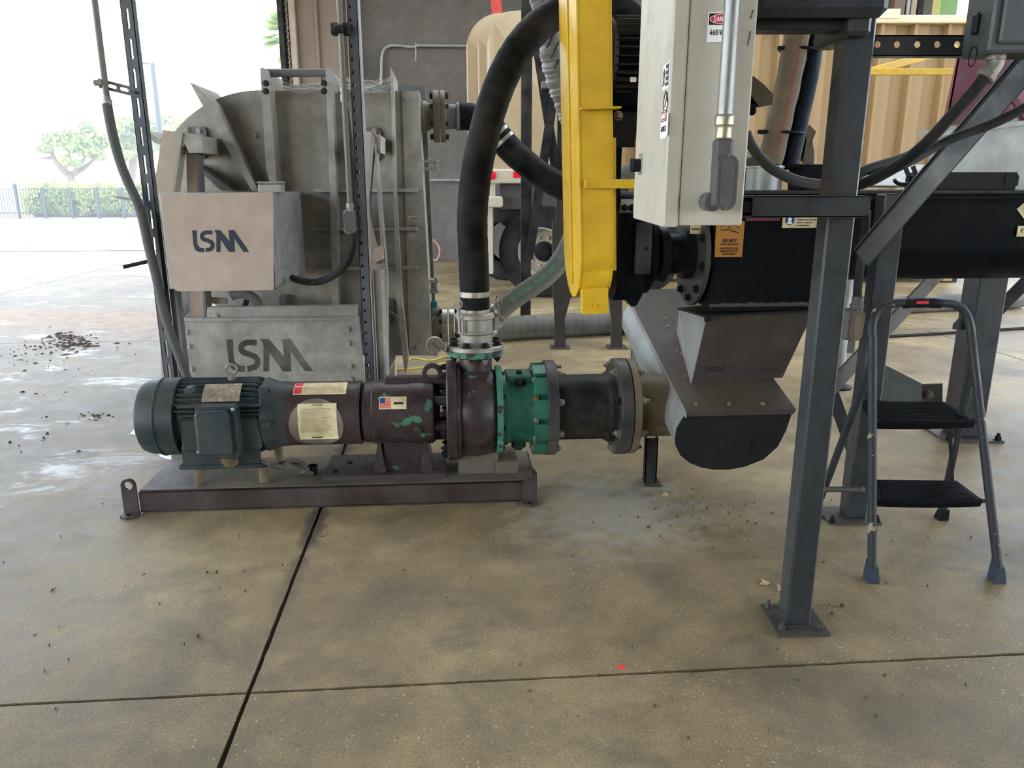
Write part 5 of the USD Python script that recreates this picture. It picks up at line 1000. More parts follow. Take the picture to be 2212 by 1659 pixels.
a, b = P(2050, 905, 2.78), P(2058, 1050, 2.75); obj('link_bar', MB().bar(a, b, .012, .004, (0, 1, 0)), BLKBOLT, ss)

# ---- galvanised separator on the left -----------------------------------------------------------
SEP = mat('mottled_galvanised', c3(158, 151, 139), .55, metal=.15, var=.26, scale=11, dirt=c3(108, 101, 92), damt=.4, dscale=3, speck=c3(92, 84, 76), pk=(.70, .74), bump=.15)
SEPT = mat('tan_dusted_steel', c3(176, 158, 140), .75, metal=.0, spec=.2, var=.08, scale=9, dirt=c3(150, 130, 112), damt=.3, dscale=4, speck=c3(98, 82, 70), pk=(.71, .75))
SEPD = mat('dark_galvanised', c3(112, 110, 106), .55, metal=.35, var=.2, scale=8, dirt=c3(84, 80, 76), damt=.4, dscale=3)  # darker, more metallic grey for secondary galvanised parts
STRUT = mat('dark_strut', c3(78, 80, 80), .5, metal=.4, var=.15, scale=12); PIPEG = mat('dusty_conduit', c3(108, 101, 90), .5, metal=.2, var=.12, scale=12)
NAVYINK = mat('navy_logo', c3(34, 42, 54), .5, var=.08); COBWEB = mat('cobweb', c3(200, 196, 186), .9, var=0)
FM = Fr(-2.0, 4.5, 4.6)
def fl(px, py, t): return FM.loc(px, py, t)
def FO(name, mb, m, parent, **k): return obj(name, mb.xf(FM.M), m, parent, **k)
def fxz(pts, t): return Polygon(FM.xz(pts, t)).buffer(0)
def fsheet(pts, t0, t1): return MB().xz(fxz(pts, t0), t0, t1)   # outline measured on its front plane
sep = thing('separator', 'large round-ended galvanised separator housing with stiffening ribs on A-frame legs', 'separator machine', FM.w(1.1, .5, 0))
TB, TD = .45, 1.25
cpt = fl(585, 455, TB); rr0 = fl(585, 195, TB)[2] - cpt[2]
body = unary_union([Point(cpt[0], cpt[2]).buffer(rr0, 48), fxz([(585, 196), (905, 196), (908, 300), (935, 768), (800, 768), (690, 740), (585, 716)], TB)])
FO('housing', MB().xz(body, TB, TD - .3), SEP, sep, smooth=20)
back = unary_union([Point(cpt[0], cpt[2]).buffer(rr0 * 1.045, 48), fxz([(585, 184), (918, 184), (945, 768), (700, 768)], TB + .55)])
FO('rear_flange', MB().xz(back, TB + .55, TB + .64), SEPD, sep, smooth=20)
FO('side_cover', fsheet([(868, 196), (903, 196), (934, 768), (885, 768)], TB - .012, TB), SEP, sep)
def fin(pts, t0, t1, m=SEP, name='stiffener_fin'): FO(name, fsheet(pts, t0, t1), m, sep)
fin([(410, 178), (420, 182), (462, 222), (558, 412), (544, 412), (444, 240)], TB - .16, TB + .3)
fin([(562, 146), (574, 150), (582, 200), (598, 400), (588, 412), (574, 360)], TB - .17, TB + .3)
fin([(703, 146), (714, 150), (718, 200), (727, 412), (732, 690), (720, 690), (712, 400)], TB - .12, TB + .3)
fin([(843, 143), (850, 160), (856, 410), (868, 640), (882, 775), (876, 812), (870, 775), (856, 640)], TB - .12, TB + .3)
fin([(311, 281), (345, 300), (352, 316), (330, 305)], TB - .05, TB + .3); fin([(247, 423), (335, 434), (335, 444), (252, 428)], TB - .0, TB + .3)
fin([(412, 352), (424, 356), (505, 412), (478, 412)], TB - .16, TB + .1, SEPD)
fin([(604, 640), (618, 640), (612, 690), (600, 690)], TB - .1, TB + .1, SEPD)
for y in (411, 494, 577):
    a, b = fl(680, y - (y - 395) * .002, TB)[0], fl(903, y, TB)[0]; z = fl(800, y, TB)[2]; FO('stiffener_rib', MB().bx(a, b, TB - .07, TB, z - .011, z + .011, .004), SEP, sep)
for x, y in ((878, 214), (552, 293)): q = fl(x, y, TB); FO('bolt', MB().bolt((q[0], TB - .012, q[2]), (0, -1, 0), .013), SEP, sep)
q = fl(893, 494, TB - .03); FO('bolt', MB().bolt((q[0], TB - .012, q[2]), (0, -1, 0), .018, .05), SEPD, sep)
q = fl(902, 752, TB - .03); FO('bolt', MB().bolt((q[0], TB - .012, q[2]), (0, -1, 0), .014), SEP, sep)
a, b = fl(882, 467, TB - .012), fl(906, 476, TB - .012); tg = FO('number_tag', MB().bx(a[0], b[0], TB - .015, TB - .012, b[2], a[2]), PAPER, sep, label='tiny cream number tag'); FO('lettering', MB().text('PS14018', .012, ((a[0] + b[0]) / 2, TB - .0152, b[2] + .007), (1, 0, 0), (0, 0, 1), .0005, True, (b[0] - a[0]) * .8, True), INK, tg)
# lifting bar on top
a, b = fl(572, 158, TB - .05), fl(712, 157, TB - .05); FO('lifting_bar', MB().cyl((a[0], TB - .05, a[2]), (b[0], TB - .05, b[2]), .024, n=20), SEPD, sep)
for px in (566, 708): FO('ear_plate', fsheet([(px - 4, 152), (px, 145), (px + 8, 150), (px + 26, 184), (px + 22, 200), (px + 4, 200)], TB - .19, TB - .178), GALV, sep)
for px, py in ((574, 180), (574, 197), (700, 180), (700, 197)): q = fl(px, py, TB - .19); FO('bolt', MB().bolt((q[0], TB - .19, q[2]), (0, -1, 0), .014, .02), DARKST, sep)
# trunnion pads, A-frame legs
for pts, bl in (([(402, 274), (440, 274), (447, 282), (447, 334), (440, 342), (404, 342), (400, 334), (398, 282)], ((404, 281), (430, 283), (434, 330))), ([(788, 275), (816, 275), (823, 284), (823, 338), (816, 347), (790, 347)], ((810, 284), (814, 336)))):
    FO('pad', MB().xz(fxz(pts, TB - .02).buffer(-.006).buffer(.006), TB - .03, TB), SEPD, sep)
    for p in bl: q = fl(*p, TB - .03); FO('bolt', MB().bolt((q[0], TB - .03, q[2]), (0, -1, 0), .016), SEP, sep)
L1 = FO('leg', fsheet([(352, 281), (389, 286), (372, 415), (372, 520), (398, 830), (350, 830), (336, 520), (327, 440)], .0, .012), SEPT, sep, label='tan dusted sloping left leg')
FO('leg_arm', fsheet([(381, 284), (436, 293), (436, 330), (408, 330), (400, 312), (378, 330)], .012, TB - .03), SEP, sep)
FO('leg_return', MB().xz(fxz([(389, 286), (394, 288), (377, 415), (372, 415)], 0), .0, .10), SEP, sep)
FO('leg', fsheet([(402, 318), (420, 318), (430, 420), (441, 700), (425, 830), (412, 830), (409, 640)], .1, .2), SEPT, sep)
FO('leg_flange', fsheet([(421, 318), (424, 318), (447, 700), (442, 700)], .08, .2), SEPD, sep)
FO('diagonal_strut', fsheet([(380, 680), (408, 652), (412, 664), (384, 692)], .15, .25), SEPD, sep)
FO('leg', fsheet([(784, 284), (800, 284), (806, 297), (794, 446), (833, 600), (836, 850), (800, 850), (786, 450)], -.03, -.018), SEPT, sep)
FO('leg_edge', fsheet([(802, 288), (809, 300), (797, 446), (790, 446)], -.045, .06), GALV, sep); FO('leg_edge', fsheet([(808, 310), (812, 312), (836, 600), (838, 850), (830, 850), (827, 600)], -.045, .08), GALV, sep)
FO('leg_arm', fsheet([(800, 286), (822, 292), (822, 330), (804, 310)], -.018, TB - .03), SEP, sep)
FO('leg_block', fsheet([(806, 538), (826, 530), (828, 560), (806, 570)], -.1, .0), SEPT, sep)
FO('leg_gusset', fsheet([(838, 812), (853, 780), (853, 850), (838, 850)], .1, .3), SEPT, sep)
for px in (365, 425, 818): FO('foot_plate', MB().bx(fl(px, 830, .05)[0] - .08, fl(px, 830, .05)[0] + .08, -.03, .2, 0, .01), SEPD, sep)
for px in (365, 425, 818): FO('leg_stub', MB().bx(fl(px, 830, .05)[0] - .035, fl(px, 830, .05)[0] + .035, .0, .1, .008, fl(px, 826, .05)[2] + .02, .003), SEPD, sep)
FO('leg', MB().bx(fl(400, 700, 1.2)[0], fl(400, 700, 1.2)[0] + .08, 1.1, 1.18, 0, 1.1), SEPD, sep); FO('leg', MB().bx(fl(830, 700, 1.2)[0], fl(830, 700, 1.2)[0] + .08, 1.1, 1.18, 0, .9), SEPD, sep)
# cross beam and guard plate with cut-out letters
def logo(x0, x1, y0, y1, F_, t):
    sxx = lambda x: x0 + (x - 385) / 417 * (x1 - x0); syy = lambda y: y0 + (y - 58) / 160 * (y1 - y0)
    mk = lambda pts: Polygon([tuple(F_(sxx(x), syy(y), t)[[0, 2]]) for x, y in pts]).buffer(0)
    sline = LineString([(532, 76), (492, 74), (470, 80), (458, 93), (457, 110), (468, 124), (500, 134), (525, 144), (535, 160), (534, 180), (520, 196), (486, 203)]).buffer(14, cap_style=2)
    return [mk([(385, 60), (418, 60), (421, 150), (428, 170), (445, 186), (474, 190), (474, 218), (438, 216), (412, 204), (397, 176)]), mk(list(sline.exterior.coords)),
            unary_union([mk([(563, 78), (592, 108), (592, 216), (563, 216)]), mk([(546, 58), (590, 58), (697, 186), (697, 216), (656, 216)]), mk([(652, 58), (690, 58), (697, 216), (668, 216)]), mk([(668, 58), (692, 58), (803, 216), (762, 216), (690, 112)])])]
FO('cross_beam', fsheet([(447, 664), (772, 660), (772, 700), (447, 700)], .05, .10), SEP, sep)
q = fl(467, 682, .05); FO('bolt', MB().bolt((q[0], .05, q[2]), (0, -1, 0), .016), SEP, sep)
gpoly = fxz([(384, 692), (776, 688), (787, 800), (790, 850), (402, 850)], -.012)
for g in logo(489, 677, 732, 803, fl, -.012): gpoly = gpoly.difference(g)
FO('guard_plate', MB().xz(gpoly, -.016, -.012), SEP, sep, label='guard plate with cut-out letters ISM')
FO('guard_plate_lip', fsheet([(384, 690), (776, 686), (776, 690), (384, 694)], -.03, .02), SEP, sep)
for px, py in ((402, 717), (407, 748), (413, 797), (751, 711), (753, 741), (757, 790), (758, 819)): q = fl(px, py, -.016); FO('bolt', MB().bolt((q[0], -.016, q[2]), (0, -1, 0), .016), SEP if px > 500 else SEPT, sep)
FO('inner_panel', fsheet([(455, 700), (770, 700), (780, 850), (455, 850)], .14, .15), SEP, sep)
# ISM terminal box
bx0, bx1, tB0, tB1 = fl(354, 520, -.5)[0], fl(590, 520, -.5)[0], -.5, .36
z_t, z_b = fl(470, 418, -.5)[2], fl(470, 628, -.5)[2]
tb = thing('terminal_box', 'tan dusted box with navy ISM letters on the front of the separator', 'terminal box', FM.w((bx0 + bx1) / 2, 0, z_b))
prof = Polygon([(bx0, tB1), (bx0, tB0), (bx1 - .0, tB0), (bx1, tB0 + .0), (bx1 + .006, tB1 - .1), (bx1, tB1)]).buffer(-.006).buffer(.006)
FO('case', MB().xy(prof, z_b + .012, z_t), GALV, tb, smooth=40)
a = fl(348, 418, -.51)
fr_ = fxz([(351, 420), (590, 415), (592, 626), (386, 629), (372, 620)], -.5)
FO('front_cover', MB().xz(fr_.buffer(-.003).buffer(.003), -.512, -.5), SEPT, tb, label='tan front cover')
for g in logo(415, 538, 497, 545, fl, -.512): FO('letter', MB().xz(g, -.5135, -.512), NAVYINK, tb)
FO('bottom_tray', MB().bx(bx0 + .05, bx1 - .02, tB0 + .02, tB1 - .05, z_b - .005, z_b + .012, .003), SEPD, tb)
a, b = fl(562, 392, -.3), fl(612, 416, -.3); FO('cap_box', MB().bx(a[0], b[0], -.36, -.24, z_t, a[2] - .012, .006).bx(a[0] - .004, b[0] + .004, -.364, -.236, a[2] - .012, a[2], .006), CASTAL, tb)
# clutter under the box: pipe stubs
FO('pipe_stub', MB().tube(smoothpath([fl(500, 640, .2), fl(530, 636, .2), fl(552, 648, .2), fl(556, 672, .2)], 20), .03, 14), SEPD, sep); FO('pipe_stub', MB().cyl(fl(448, 648, .2), fl(490, 650, .2), .02, n=14), SEPT, sep); FO('strut_bar', MB().bar(fl(540, 632, .3), fl(528, 664, .3), .02, .03), DARKST, sep)
# right side: hinges, oval hand hole, upper and lower outlets
for y0, y1 in ((345, 368), (605, 634)):
    a, b = fl(915, y0, TB + .1), fl(948, y1, TB + .1); z0, z1 = b[2], a[2]; FO('hinge', MB().bx(a[0], b[0], TB + .1, TB + .2, z0, z0 + .02, .003).bx(a[0], b[0], TB + .1, TB + .2, z1 - .02, z1, .003).bx(b[0] - .03, b[0] - .008, TB + .11, TB + .19, z0, z1, .004), SEP, sep)
q = fl(837, 672, TB); FO('hand_hole', MB().xz(LineString([(q[0], q[2] - .05), (q[0] + .01, q[2] + .05)]).buffer(.04), TB - .015, TB), SEPD, sep)
for dz_ in (-.06, .05): FO('bolt', MB().bolt((q[0] + .01, TB - .015, q[2] + dz_), (0, -1, 0), .01), SEP, sep)
a = fl(955, 252, TB + .3)
up = FO('upper_outlet', MB().lathe([(.09, 0), (.1, .02), (.1, .03), (.075, .08), (.072, .1)], (fl(908, 252, TB + .3)[0], TB + .3, a[2]), AX, 32), SEP, sep)
x0 = fl(936, 252, TB + .3)[0]; 
FO('outlet_flange', MB().ccyl((x0, TB + .3, a[2]), (x0 + .04, TB + .3, a[2]), .165, .004, 40).ccyl((x0 + .046, TB + .3, a[2]), (x0 + .08, TB + .3, a[2]), .165, .004, 40), TANST, sep)
for k in range(8):
    an = 2 * math.pi * (k + .5) / 8; FO('bolt', MB().bolt((x0, TB + .3 + .14 * math.cos(an), a[2] + .14 * math.sin(an)), (-1, 0, 0), .016, .022), DARKST, sep); FO('bolt', MB().bolt((x0 + .08, TB + .3 + .14 * math.cos(an), a[2] + .14 * math.sin(an)), (1, 0, 0), .016, .022), DARKST, sep)
FO('outlet_neck', MB().lathe([(.085, 0), (.08, .02), (.08, .07), (.092, .075), (.092, .09), (.08, .1), (.08, .17)], (x0 + .08, TB + .3, a[2]), AX, 28), SEPD, sep)
hx = x0 + .2; YU = FM.w(hx, TB + .3, 0)[1]
uh = thing('upper_hose', 'black hose with two bright band clamps sagging right from the upper outlet', 'hose', FM.w(hx, TB + .3, a[2]))
pa = [FM.w(hx - .04, TB + .3, a[2]), FM.w(hx + .04, TB + .3, a[2])] + [P(x, y, YU + .02) for x, y in ((1062, 278), (1095, 315), (1135, 352), (1180, 385), (1235, 412), (1300, 432))] + [P(1400, 448, YU - .2), P(1520, 430, YU - .8), P(1600, 405, 4.0), P(1650, 398, 3.75)]
path = smoothpath(pa, 110); obj('hose_wall', MB().tube(path, np.interp(np.arange(110), [0, 60, 109], [.088, .088, .06]) * (1 + .01 * np.sin(np.arange(110) * 2.2)), 26), RUBBER, uh)
for px in (1075, 1089):
    i = int(np.argmin([abs(CX + FPX * p[0] / zcam(p) - px) for p in path])); d = unit(path[i + 1] - path[i - 1]); obj('clamp_band', MB().lathe([(.0895, -.012), (.094, -.012), (.094, .012), (.0895, .012)], path[i], d, 36, cap=False), STAIN, uh)
# lower outlet with valve and flanges, grey hose
zl = fl(970, 705, TB + .15)[2]; tl0 = TB + .15
xa = fl(918, 705, tl0)[0]; xf = fl(955, 705, tl0)[0]
lo = FO('lower_outlet', MB().cyl((xa - .05, tl0, zl), (xf, tl0, zl), .085, n=30).cyl((fl(936, 700, tl0)[0], tl0, zl), (fl(936, 700, tl0)[0], tl0, zl + .14), .05, n=24), SEP, sep)
q = fl(937, 658, tl0 - .05); FO('valve_handle', MB().bx(q[0] - .02, q[0] + .024, tl0 - .06, tl0 - .03, q[2] - .022, q[2] + .022, .006), TAPE, sep, label='teal plastic valve handle')
FO('outlet_flange', MB().ccyl((xf, tl0, zl), (xf + .04, tl0, zl), .13, .004, 40).ccyl((xf + .048, tl0, zl), (xf + .088, tl0, zl), .13, .004, 40), STAIN, sep)
for k in range(6):
    an = 2 * math.pi * (k + .5) / 6; FO('bolt', MB().bolt((xf + .088, tl0 + .105 * math.cos(an), zl + .105 * math.sin(an)), (1, 0, 0), .016, .02, stud=.01), DARKST, sep); FO('bolt', MB().bolt((xf, tl0 + .105 * math.cos(an), zl + .105 * math.sin(an)), (-1, 0, 0), .016, .02), DARKST, sep)
FO('outlet_pipe', MB().cyl((xf + .088, tl0, zl), (fl(1040, 705, tl0)[0], tl0, zl), .075, n=28), SEPD, sep)
YH = FM.w(fl(1060, 700, tl0)[0], tl0, 0)[1]
eh = thing('grey_hose', 'ribbed grey hose with green lettering running from the cam fitting up behind the yellow guard', 'hose', P(1065, 690, YH))
pa = [P(x, y, YH) for x, y in ((1052, 702), (1085, 668), (1120, 640), (1155, 616), (1190, 588), (1215, 556), (1240, 505), (1270, 445), (1312, 400), (1360, 374))] + [P(1450, 352, 4.5), P(1550, 348, 3.9), P(1625, 372, 3.5)]
path = smoothpath(pa, 520); ER = .066; obj('hose_wall', MB().tube(path, ER * (1 + .012 * np.sin(np.arange(520) * 1.2)), 26), EPDM, eh)
arc = np.r_[0, np.cumsum(np.linalg.norm(np.diff(path, axis=0), axis=1))]
def hosetext(s, start, hgt, r, up=.25):
    m = meshkit.text_mesh(s, hgt, .001, True); v = m.vertices; out = np.zeros_like(v); tn = np.gradient(path, axis=0); tn /= np.linalg.norm(tn, axis=1)[:, None]
    for i, (x, y, z) in enumerate(v):
        s_ = start + x; j = np.clip(np.searchsorted(arc, s_), 1, len(arc) - 1); f = (s_ - arc[j - 1]) / (arc[j] - arc[j - 1]); p = path[j - 1] + (path[j] - path[j - 1]) * f; t = tn[j]
        n1 = unit(np.array([0, -1., 0]) - t * (t @ np.array([0, -1., 0]))); n2 = np.cross(n1, t); n2 = n2 if n2[2] > 0 else -n2; a_ = up + (y - hgt / 2) / r; out[i] = p + (r + z) * (math.cos(a_) * n1 + math.sin(a_) * n2)
    return MB().add(out, m.faces)
obj('lettering', hosetext('GENERAL PURPOSE - EPDM', .24, .030, ER * 1.013), GRNPRINT, eh, label='green lettering GENERAL PURPOSE EPDM')
d = unit(path[8] - path[0]); c = P(1062, 692, YH)
obj('cam_fitting', MB().lathe([(.07, -.10), (.085, -.09), (.085, -.04), (.073, -.03), (.073, .0), (.08, .004), (.08, .018), (.07, .02)], c, d, 30), CASTAL, eh)
for k, s_ in enumerate((.07, .12)):
    i = int(np.searchsorted(arc, s_)); obj('clamp_band', MB().lathe([(ER + .001, -.012), (ER + .006, -.012), (ER + .006, .012), (ER + .001, .012)], path[i], unit(path[i + 1] - path[i - 1]), 36, cap=False), STAIN, eh)
wr = thing('bare_wire', 'thin pale wire looping from the separator rib to the lower outlet', 'wire', fl(830, 664, TB - .13) @ np.eye(3)); BASE[wr] = np.zeros(3); UsdGeom.Xform.Get(stage, wr).ClearXformOpOrder()
obj('strand', MB().tube(smoothpath([P(831, 664, 4.85), P(855, 682, 4.85), P(880, 697, 4.86), P(905, 701, 4.88), P(925, 694, 4.92), P(940, 684, 4.96)], 30), .004, 6), PIPEG, wr)

# ---- strut posts with conduit in front of the separator --------------------------------------------
def strut(name, label, px, py, Y, w, hole, pitch, zt, round_=False):
    g = P(px, py, Y); x = g[0]; t = thing(name, label, 'strut', (x, Y, 0)); web = Polygon([(x - w / 2, 0), (x + w / 2, 0), (x + w / 2, zt), (x - w / 2, zt)]); holes = []
    z = .25
    while z < zt - .05: holes.append(Point(x - (.2 * w if round_ else 0), z).buffer(hole, 8) if round_ else LineString([(x, z - .04), (x, z + .04)]).buffer(hole, 6)); z += pitch
    mb = MB().prism(web.difference(unary_union(holes)), (0, Y + .003, 0), (1, 0, 0), (0, 0, 1), .003)
    mb.bx(x - w / 2, x - w / 2 + .003, Y, Y + .041, 0, zt).bx(x + w / 2 - .003, x + w / 2, Y, Y + .041, 0, zt).bx(x - w / 2, x - w / 2 + .010, Y + .038, Y + .041, 0, zt).bx(x + w / 2 - .010, x + w / 2, Y + .038, Y + .041, 0, zt)
    obj('channel', mb, STRUT, t, smooth=False); obj('foot_plate', MB().bx(x - .07, x + .07, Y - .04, Y + .08, 0, .006), STRUT, t); return t, x
YS = 4.1
s1_, sx1 = strut('slotted_strut', 'tall slotted steel strut post standing at the left end of the separator', 318, 400, YS, .060, .0065, .138, 2.9)
obj('rear_angle', MB().bx(sx1 + .03, sx1 + .075, YS + .05, YS + .06, 0, 1.25).bx(sx1 + .07, sx1 + .08, YS + .02, YS + .08, 0, 1.25), SEPD, s1_)
a, b = P(214, 180, YS - .03), P(306, 203, YS - .03); mb = MB(); d = b - a; L_ = np.linalg.norm(d); ex = unit(d); slot = sbox(0, 0, L_, .045)
for k in range(3): slot = slot.difference(LineString([(L_ * (.32 + .28 * k) - .014, .0225), (L_ * (.32 + .28 * k) + .014, .0225)]).buffer(.008))
mb.prism(slot, a - [0, 0, .022], ex, (0, 0, 1), .006); mb.bar(a + [0, .02, .02], b + [0, .02, .02], .04, .004); mb.bar(a + [0, .02, -.02], b + [0, .02, -.02], .04, .004); obj('cross_arm', mb, STRUT, s1_)
q = P(222, 180, YS - .03); obj('pipe_clamp', MB().torus(q + [.012, -.01, 0], (0, 0, 1), .018, .007, 20, 8).ccyl(q + [-.03, -.02, 0], q + [.02, -.03, 0], .014), PIPEG, s1_)
rc1 = thing('left_conduit', 'grey conduit dropping into a smooth flexible hose at the far left', 'conduit', P(300, 500, YS - .05))
pp = [P(204, -20, YS - .05), P(231, 212, YS - .05)]; xx = P(218, 100, YS - .05)[0]
obj('pipe', MB().cyl((pp[1][0], YS - .05, pp[1][2]), (pp[1][0], YS - .05, 2.9), .0145, n=16), PIPEG, rc1)
q = pp[1]; obj('connector', MB().lathe([(.0155, -.06), (.02, -.055), (.02, -.04), (.017, -.038), (.021, -.03), (.021, -.01), (.016, 0), (.018, .01)], (q[0], YS - .05, q[2]), (0, 0, 1), 18), CASTAL, rc1)
pa = [P(x, y, Y) for x, y, Y in ((231, 224, YS - .05), (238, 265, YS - .05), (252, 325, YS - .05), (275, 390, YS - .05), (298, 440, YS - .05), (318, 520, YS - .06), (338, 600, YS - .07), (352, 665, YS - .08), (372, 730, YS - .1), (398, 800, YS - .12), (412, 850, YS - .14))]
obj('flex_hose', MB().tube(smoothpath(pa, 90), .0235, 18), LBGREY, rc1)
s2_, sx2 = strut('perforated_strut', 'tall strut post with round holes standing in front of the separator', 779, 400, YS, .05, .0085, .0602, 2.9, True)
obj('bright_edge', MB().bx(sx2 + .026, sx2 + .034, YS - .004, YS + .04, 0, 2.9, .001), GALV, s2_); obj('side_angle', MB().bx(sx2 + .04, sx2 + .10, YS + .03, YS + .036, 0, .95).bx(sx2 + .085, sx2 + .10, YS - .01, YS + .04, 0, .9), SEP, s2_)
rc2 = thing('middle_conduit', 'pair of conduits with flex and an oval fitting clamped to the perforated strut', 'conduit', P(750, 300, YS - .03))
q0_, q1_ = P(723, 0, YS - .03), P(756, 440, YS - .03); obj('pipe', MB().cyl((q1_[0], YS - .03, q1_[2]), (q1_[0], YS - .03, 2.9), .0145, n=16), PIPEG, rc2)
qa, qb = P(738, 60, YS + .0), P(742, 195, YS + .0); obj('pipe', MB().cyl((qb[0], YS + .01, qb[2]), (qb[0], YS + .01, 2.9), .012, n=16), ZINC, rc2)
obj('connector', MB().lathe([(.013, -.06), (.019, -.055), (.019, -.02), (.016, -.018), (.019, 0), (.014, .02)], (qb[0], YS + .01, qb[2]), (0, 0, 1), 16), CASTAL, rc2)
path = smoothpath([np.array([qb[0], YS + .01, qb[2] - .06]), P(752, 270, YS), P(759, 340, YS), P(764, 400, YS), P(766, 455, YS)], 121); obj('flex', MB().tube(path, .0125 * (1 + .06 * (np.arange(121) % 2)), 12), FLEXG, rc2)
obj('connector', MB().lathe([(.015, -.05), (.021, -.045), (.021, -.03), (.017, -.028), (.021, -.02), (.021, 0), (.015, .006)], (q1_[0], YS - .03, q1_[2]), (0, 0, 1), 16), CASTAL, rc2)
a, b = P(742, 452, YS - .03), P(769, 506, YS - .03); obj('fitting', MB().bx(a[0], b[0], YS - .055, YS - .008, b[2], a[2], .012), PIPEG, rc2); cv_ = LineString([((a[0] + b[0]) / 2 - .003, b[2] + .03), ((a[0] + b[0]) / 2 - .003, a[2] - .03)]).buffer(.02); obj('fitting_cover', MB().prism(cv_, (0, YS - .055, 0), (1, 0, 0), (0, 0, 1), .005), LBGREY, rc2)
path = smoothpath([P(x, y, Y) for x, y, Y in ((762, 500, YS - .03), (762, 530, YS - .03), (750, 565, YS - .03), (725, 592, YS), (690, 608, YS + .05), (655, 608, YS + .12), (632, 600, YS + .2))], 50); obj('black_lead', MB().tube(path, .019, 14), BLACK, rc2)
a, b = P(714, 50, YS - .02), P(756, 76, YS - .02); obj('clamp', MB().bx(a[0], b[0], YS - .04, YS + .01, b[2], a[2], .006).ccyl(P(722, 62, YS - .06), P(740, 62, YS - .06), .02), DARKST, rc2)
# cobwebs on the lid
cw = UsdGeom.Xform.Define(stage, '/World/cobweb'); setd(cw.GetPrim(), 'wispy pale cobwebs strung between the lifting bar and the rib tips', 'cobweb', None, 'stuff'); BASE['/World/cobweb'] = np.zeros(3)
mb = MB(); r9 = np.random.default_rng(3)
for k in range(60):
    if k % 3: x0, y0, x1, y1 = r9.uniform(716, 760), r9.uniform(150, 198), r9.uniform(780, 850), r9.uniform(165, 200)
    else: x0, y0, x1, y1 = r9.uniform(590, 640), r9.uniform(168, 192), r9.uniform(690, 712), r9.uniform(172, 195)
    if k % 5 == 0: x0, y0 = r9.uniform(840, 850), r9.uniform(150, 190)
    p, q = P(x0, y0, 4.85 + r9.uniform(-.05, .15)), P(x1, y1, 4.85 + r9.uniform(-.05, .15)); m_ = (p + q) / 2 - [0, 0, r9.uniform(.0, .05)]
    mb.tube(smoothpath([p, m_, q], 7), .0006, 3, cap=False)
obj('threads', mb, COBWEB, '/World/cobweb', smooth=False)

# ---- behind the machines: truck, container, stands, hoses on the floor ----------------------------
BEIGE = mat('beige_enamel', c3(150, 130, 100), .35, var=.05, scale=3, dirt=c3(160, 142, 112), damt=.2, dscale=2)
CREAM = mat('cream_paint', c3(168, 156, 136), .45, var=.05); TYRE = mat('tyre_rubber', c3(24, 24, 25), .75, spec=.1, var=.15, dirt=c3(70, 66, 60), damt=.3, dscale=5)
RIM = mat('dusty_rim', c3(150, 140, 122), .5, metal=.2, var=.1, dirt=c3(130, 120, 104), damt=.3, dscale=8); REDLENS = mat('red_lens', c3(200, 24, 44), .25, var=.05); UNDER = mat('truck_underbody', c3(74, 70, 68), .7, var=.2)
CONTN = mat('container_tan', c3(150, 122, 84), .5, var=.06, scale=2, dirt=c3(150, 126, 90), damt=.25, dscale=1.2); RAILC = mat('container_rail', c3(214, 200, 160), .5, var=.06)
REDH = mat('red_hose', c3(176, 70, 62), .5, var=.1); GREYH = mat('floor_hose', c3(78, 76, 70), .65, var=.25, scale=9, dirt=c3(120, 112, 96), damt=.4, dscale=3)
YT = 9.6
tk = thing('tank_truck', 'beige tank truck parked by the back wall with red lamp, cream bumper and dual wheels', 'truck', (.5, 10.3, 0))
def rbody(px0, px1, y_top, y_bot, Ya, Yb, r, name):
    a, b = P(px0, y_top, Ya), P(px0, y_bot, Ya); X1 = P(px1, 200, Ya)[0]; top = Polygon([(a[0], Ya), (X1, Ya), (X1, Yb), (a[0], Yb)]).buffer(-r).buffer(r, 10)
    side = Polygon([(a[0], b[2]), (X1, b[2]), (X1, a[2]), (a[0], a[2])]); rr = .42
    side = side.intersection(unary_union([side.buffer(-rr).buffer(rr, 12), sbox(a[0], b[2], X1, a[2] - rr), sbox(a[0] + rr, b[2], X1, a[2])]))
    import manifold3d as m3
    from shapely.geometry.polygon import orient; top, side = orient(top), orient(side)
    A = m3.Manifold.extrude(m3.CrossSection([np.array(top.exterior.coords)[:-1]]), a[2] - b[2] + .02).translate([0, 0, b[2] - .01]); Bm = m3.Manifold.extrude(m3.CrossSection([np.array(side.exterior.coords)[:-1]]), Yb - Ya + .2).rotate([90, 0, 0]).translate([0, Yb + .1, 0])
    m = (A ^ Bm).to_mesh(); obj(name, MB().add(m.vert_properties[:, :3], m.tri_verts), BEIGE, tk, smooth=35)
rbody(1006, 1296, 28, 366, YT + .5, YT + 2.3, .02, 'tank_end_ring'); rbody(1031, 1297, 24, 366, YT + .25, YT + 2.4, .02, 'tank_band'); rbody(1050, 1300, 22, 366, YT, YT + 2.5, .1, 'tank_side')
for px in (1138, 1200): a, b = P(px, 60, YT - .01), P(px, 350, YT - .01); obj('seam', MB().bx(a[0] - .02, a[0] + .02, YT - .012, YT + .01, b[2], a[2], .005), BEIGE, tk)
a, b = P(1050, 365, YT - .1), P(1330, 396, YT - .1); bm = obj('bumper', MB().bx(a[0], b[0], YT - .1, YT + .1, b[2], a[2], .02), CREAM, tk)
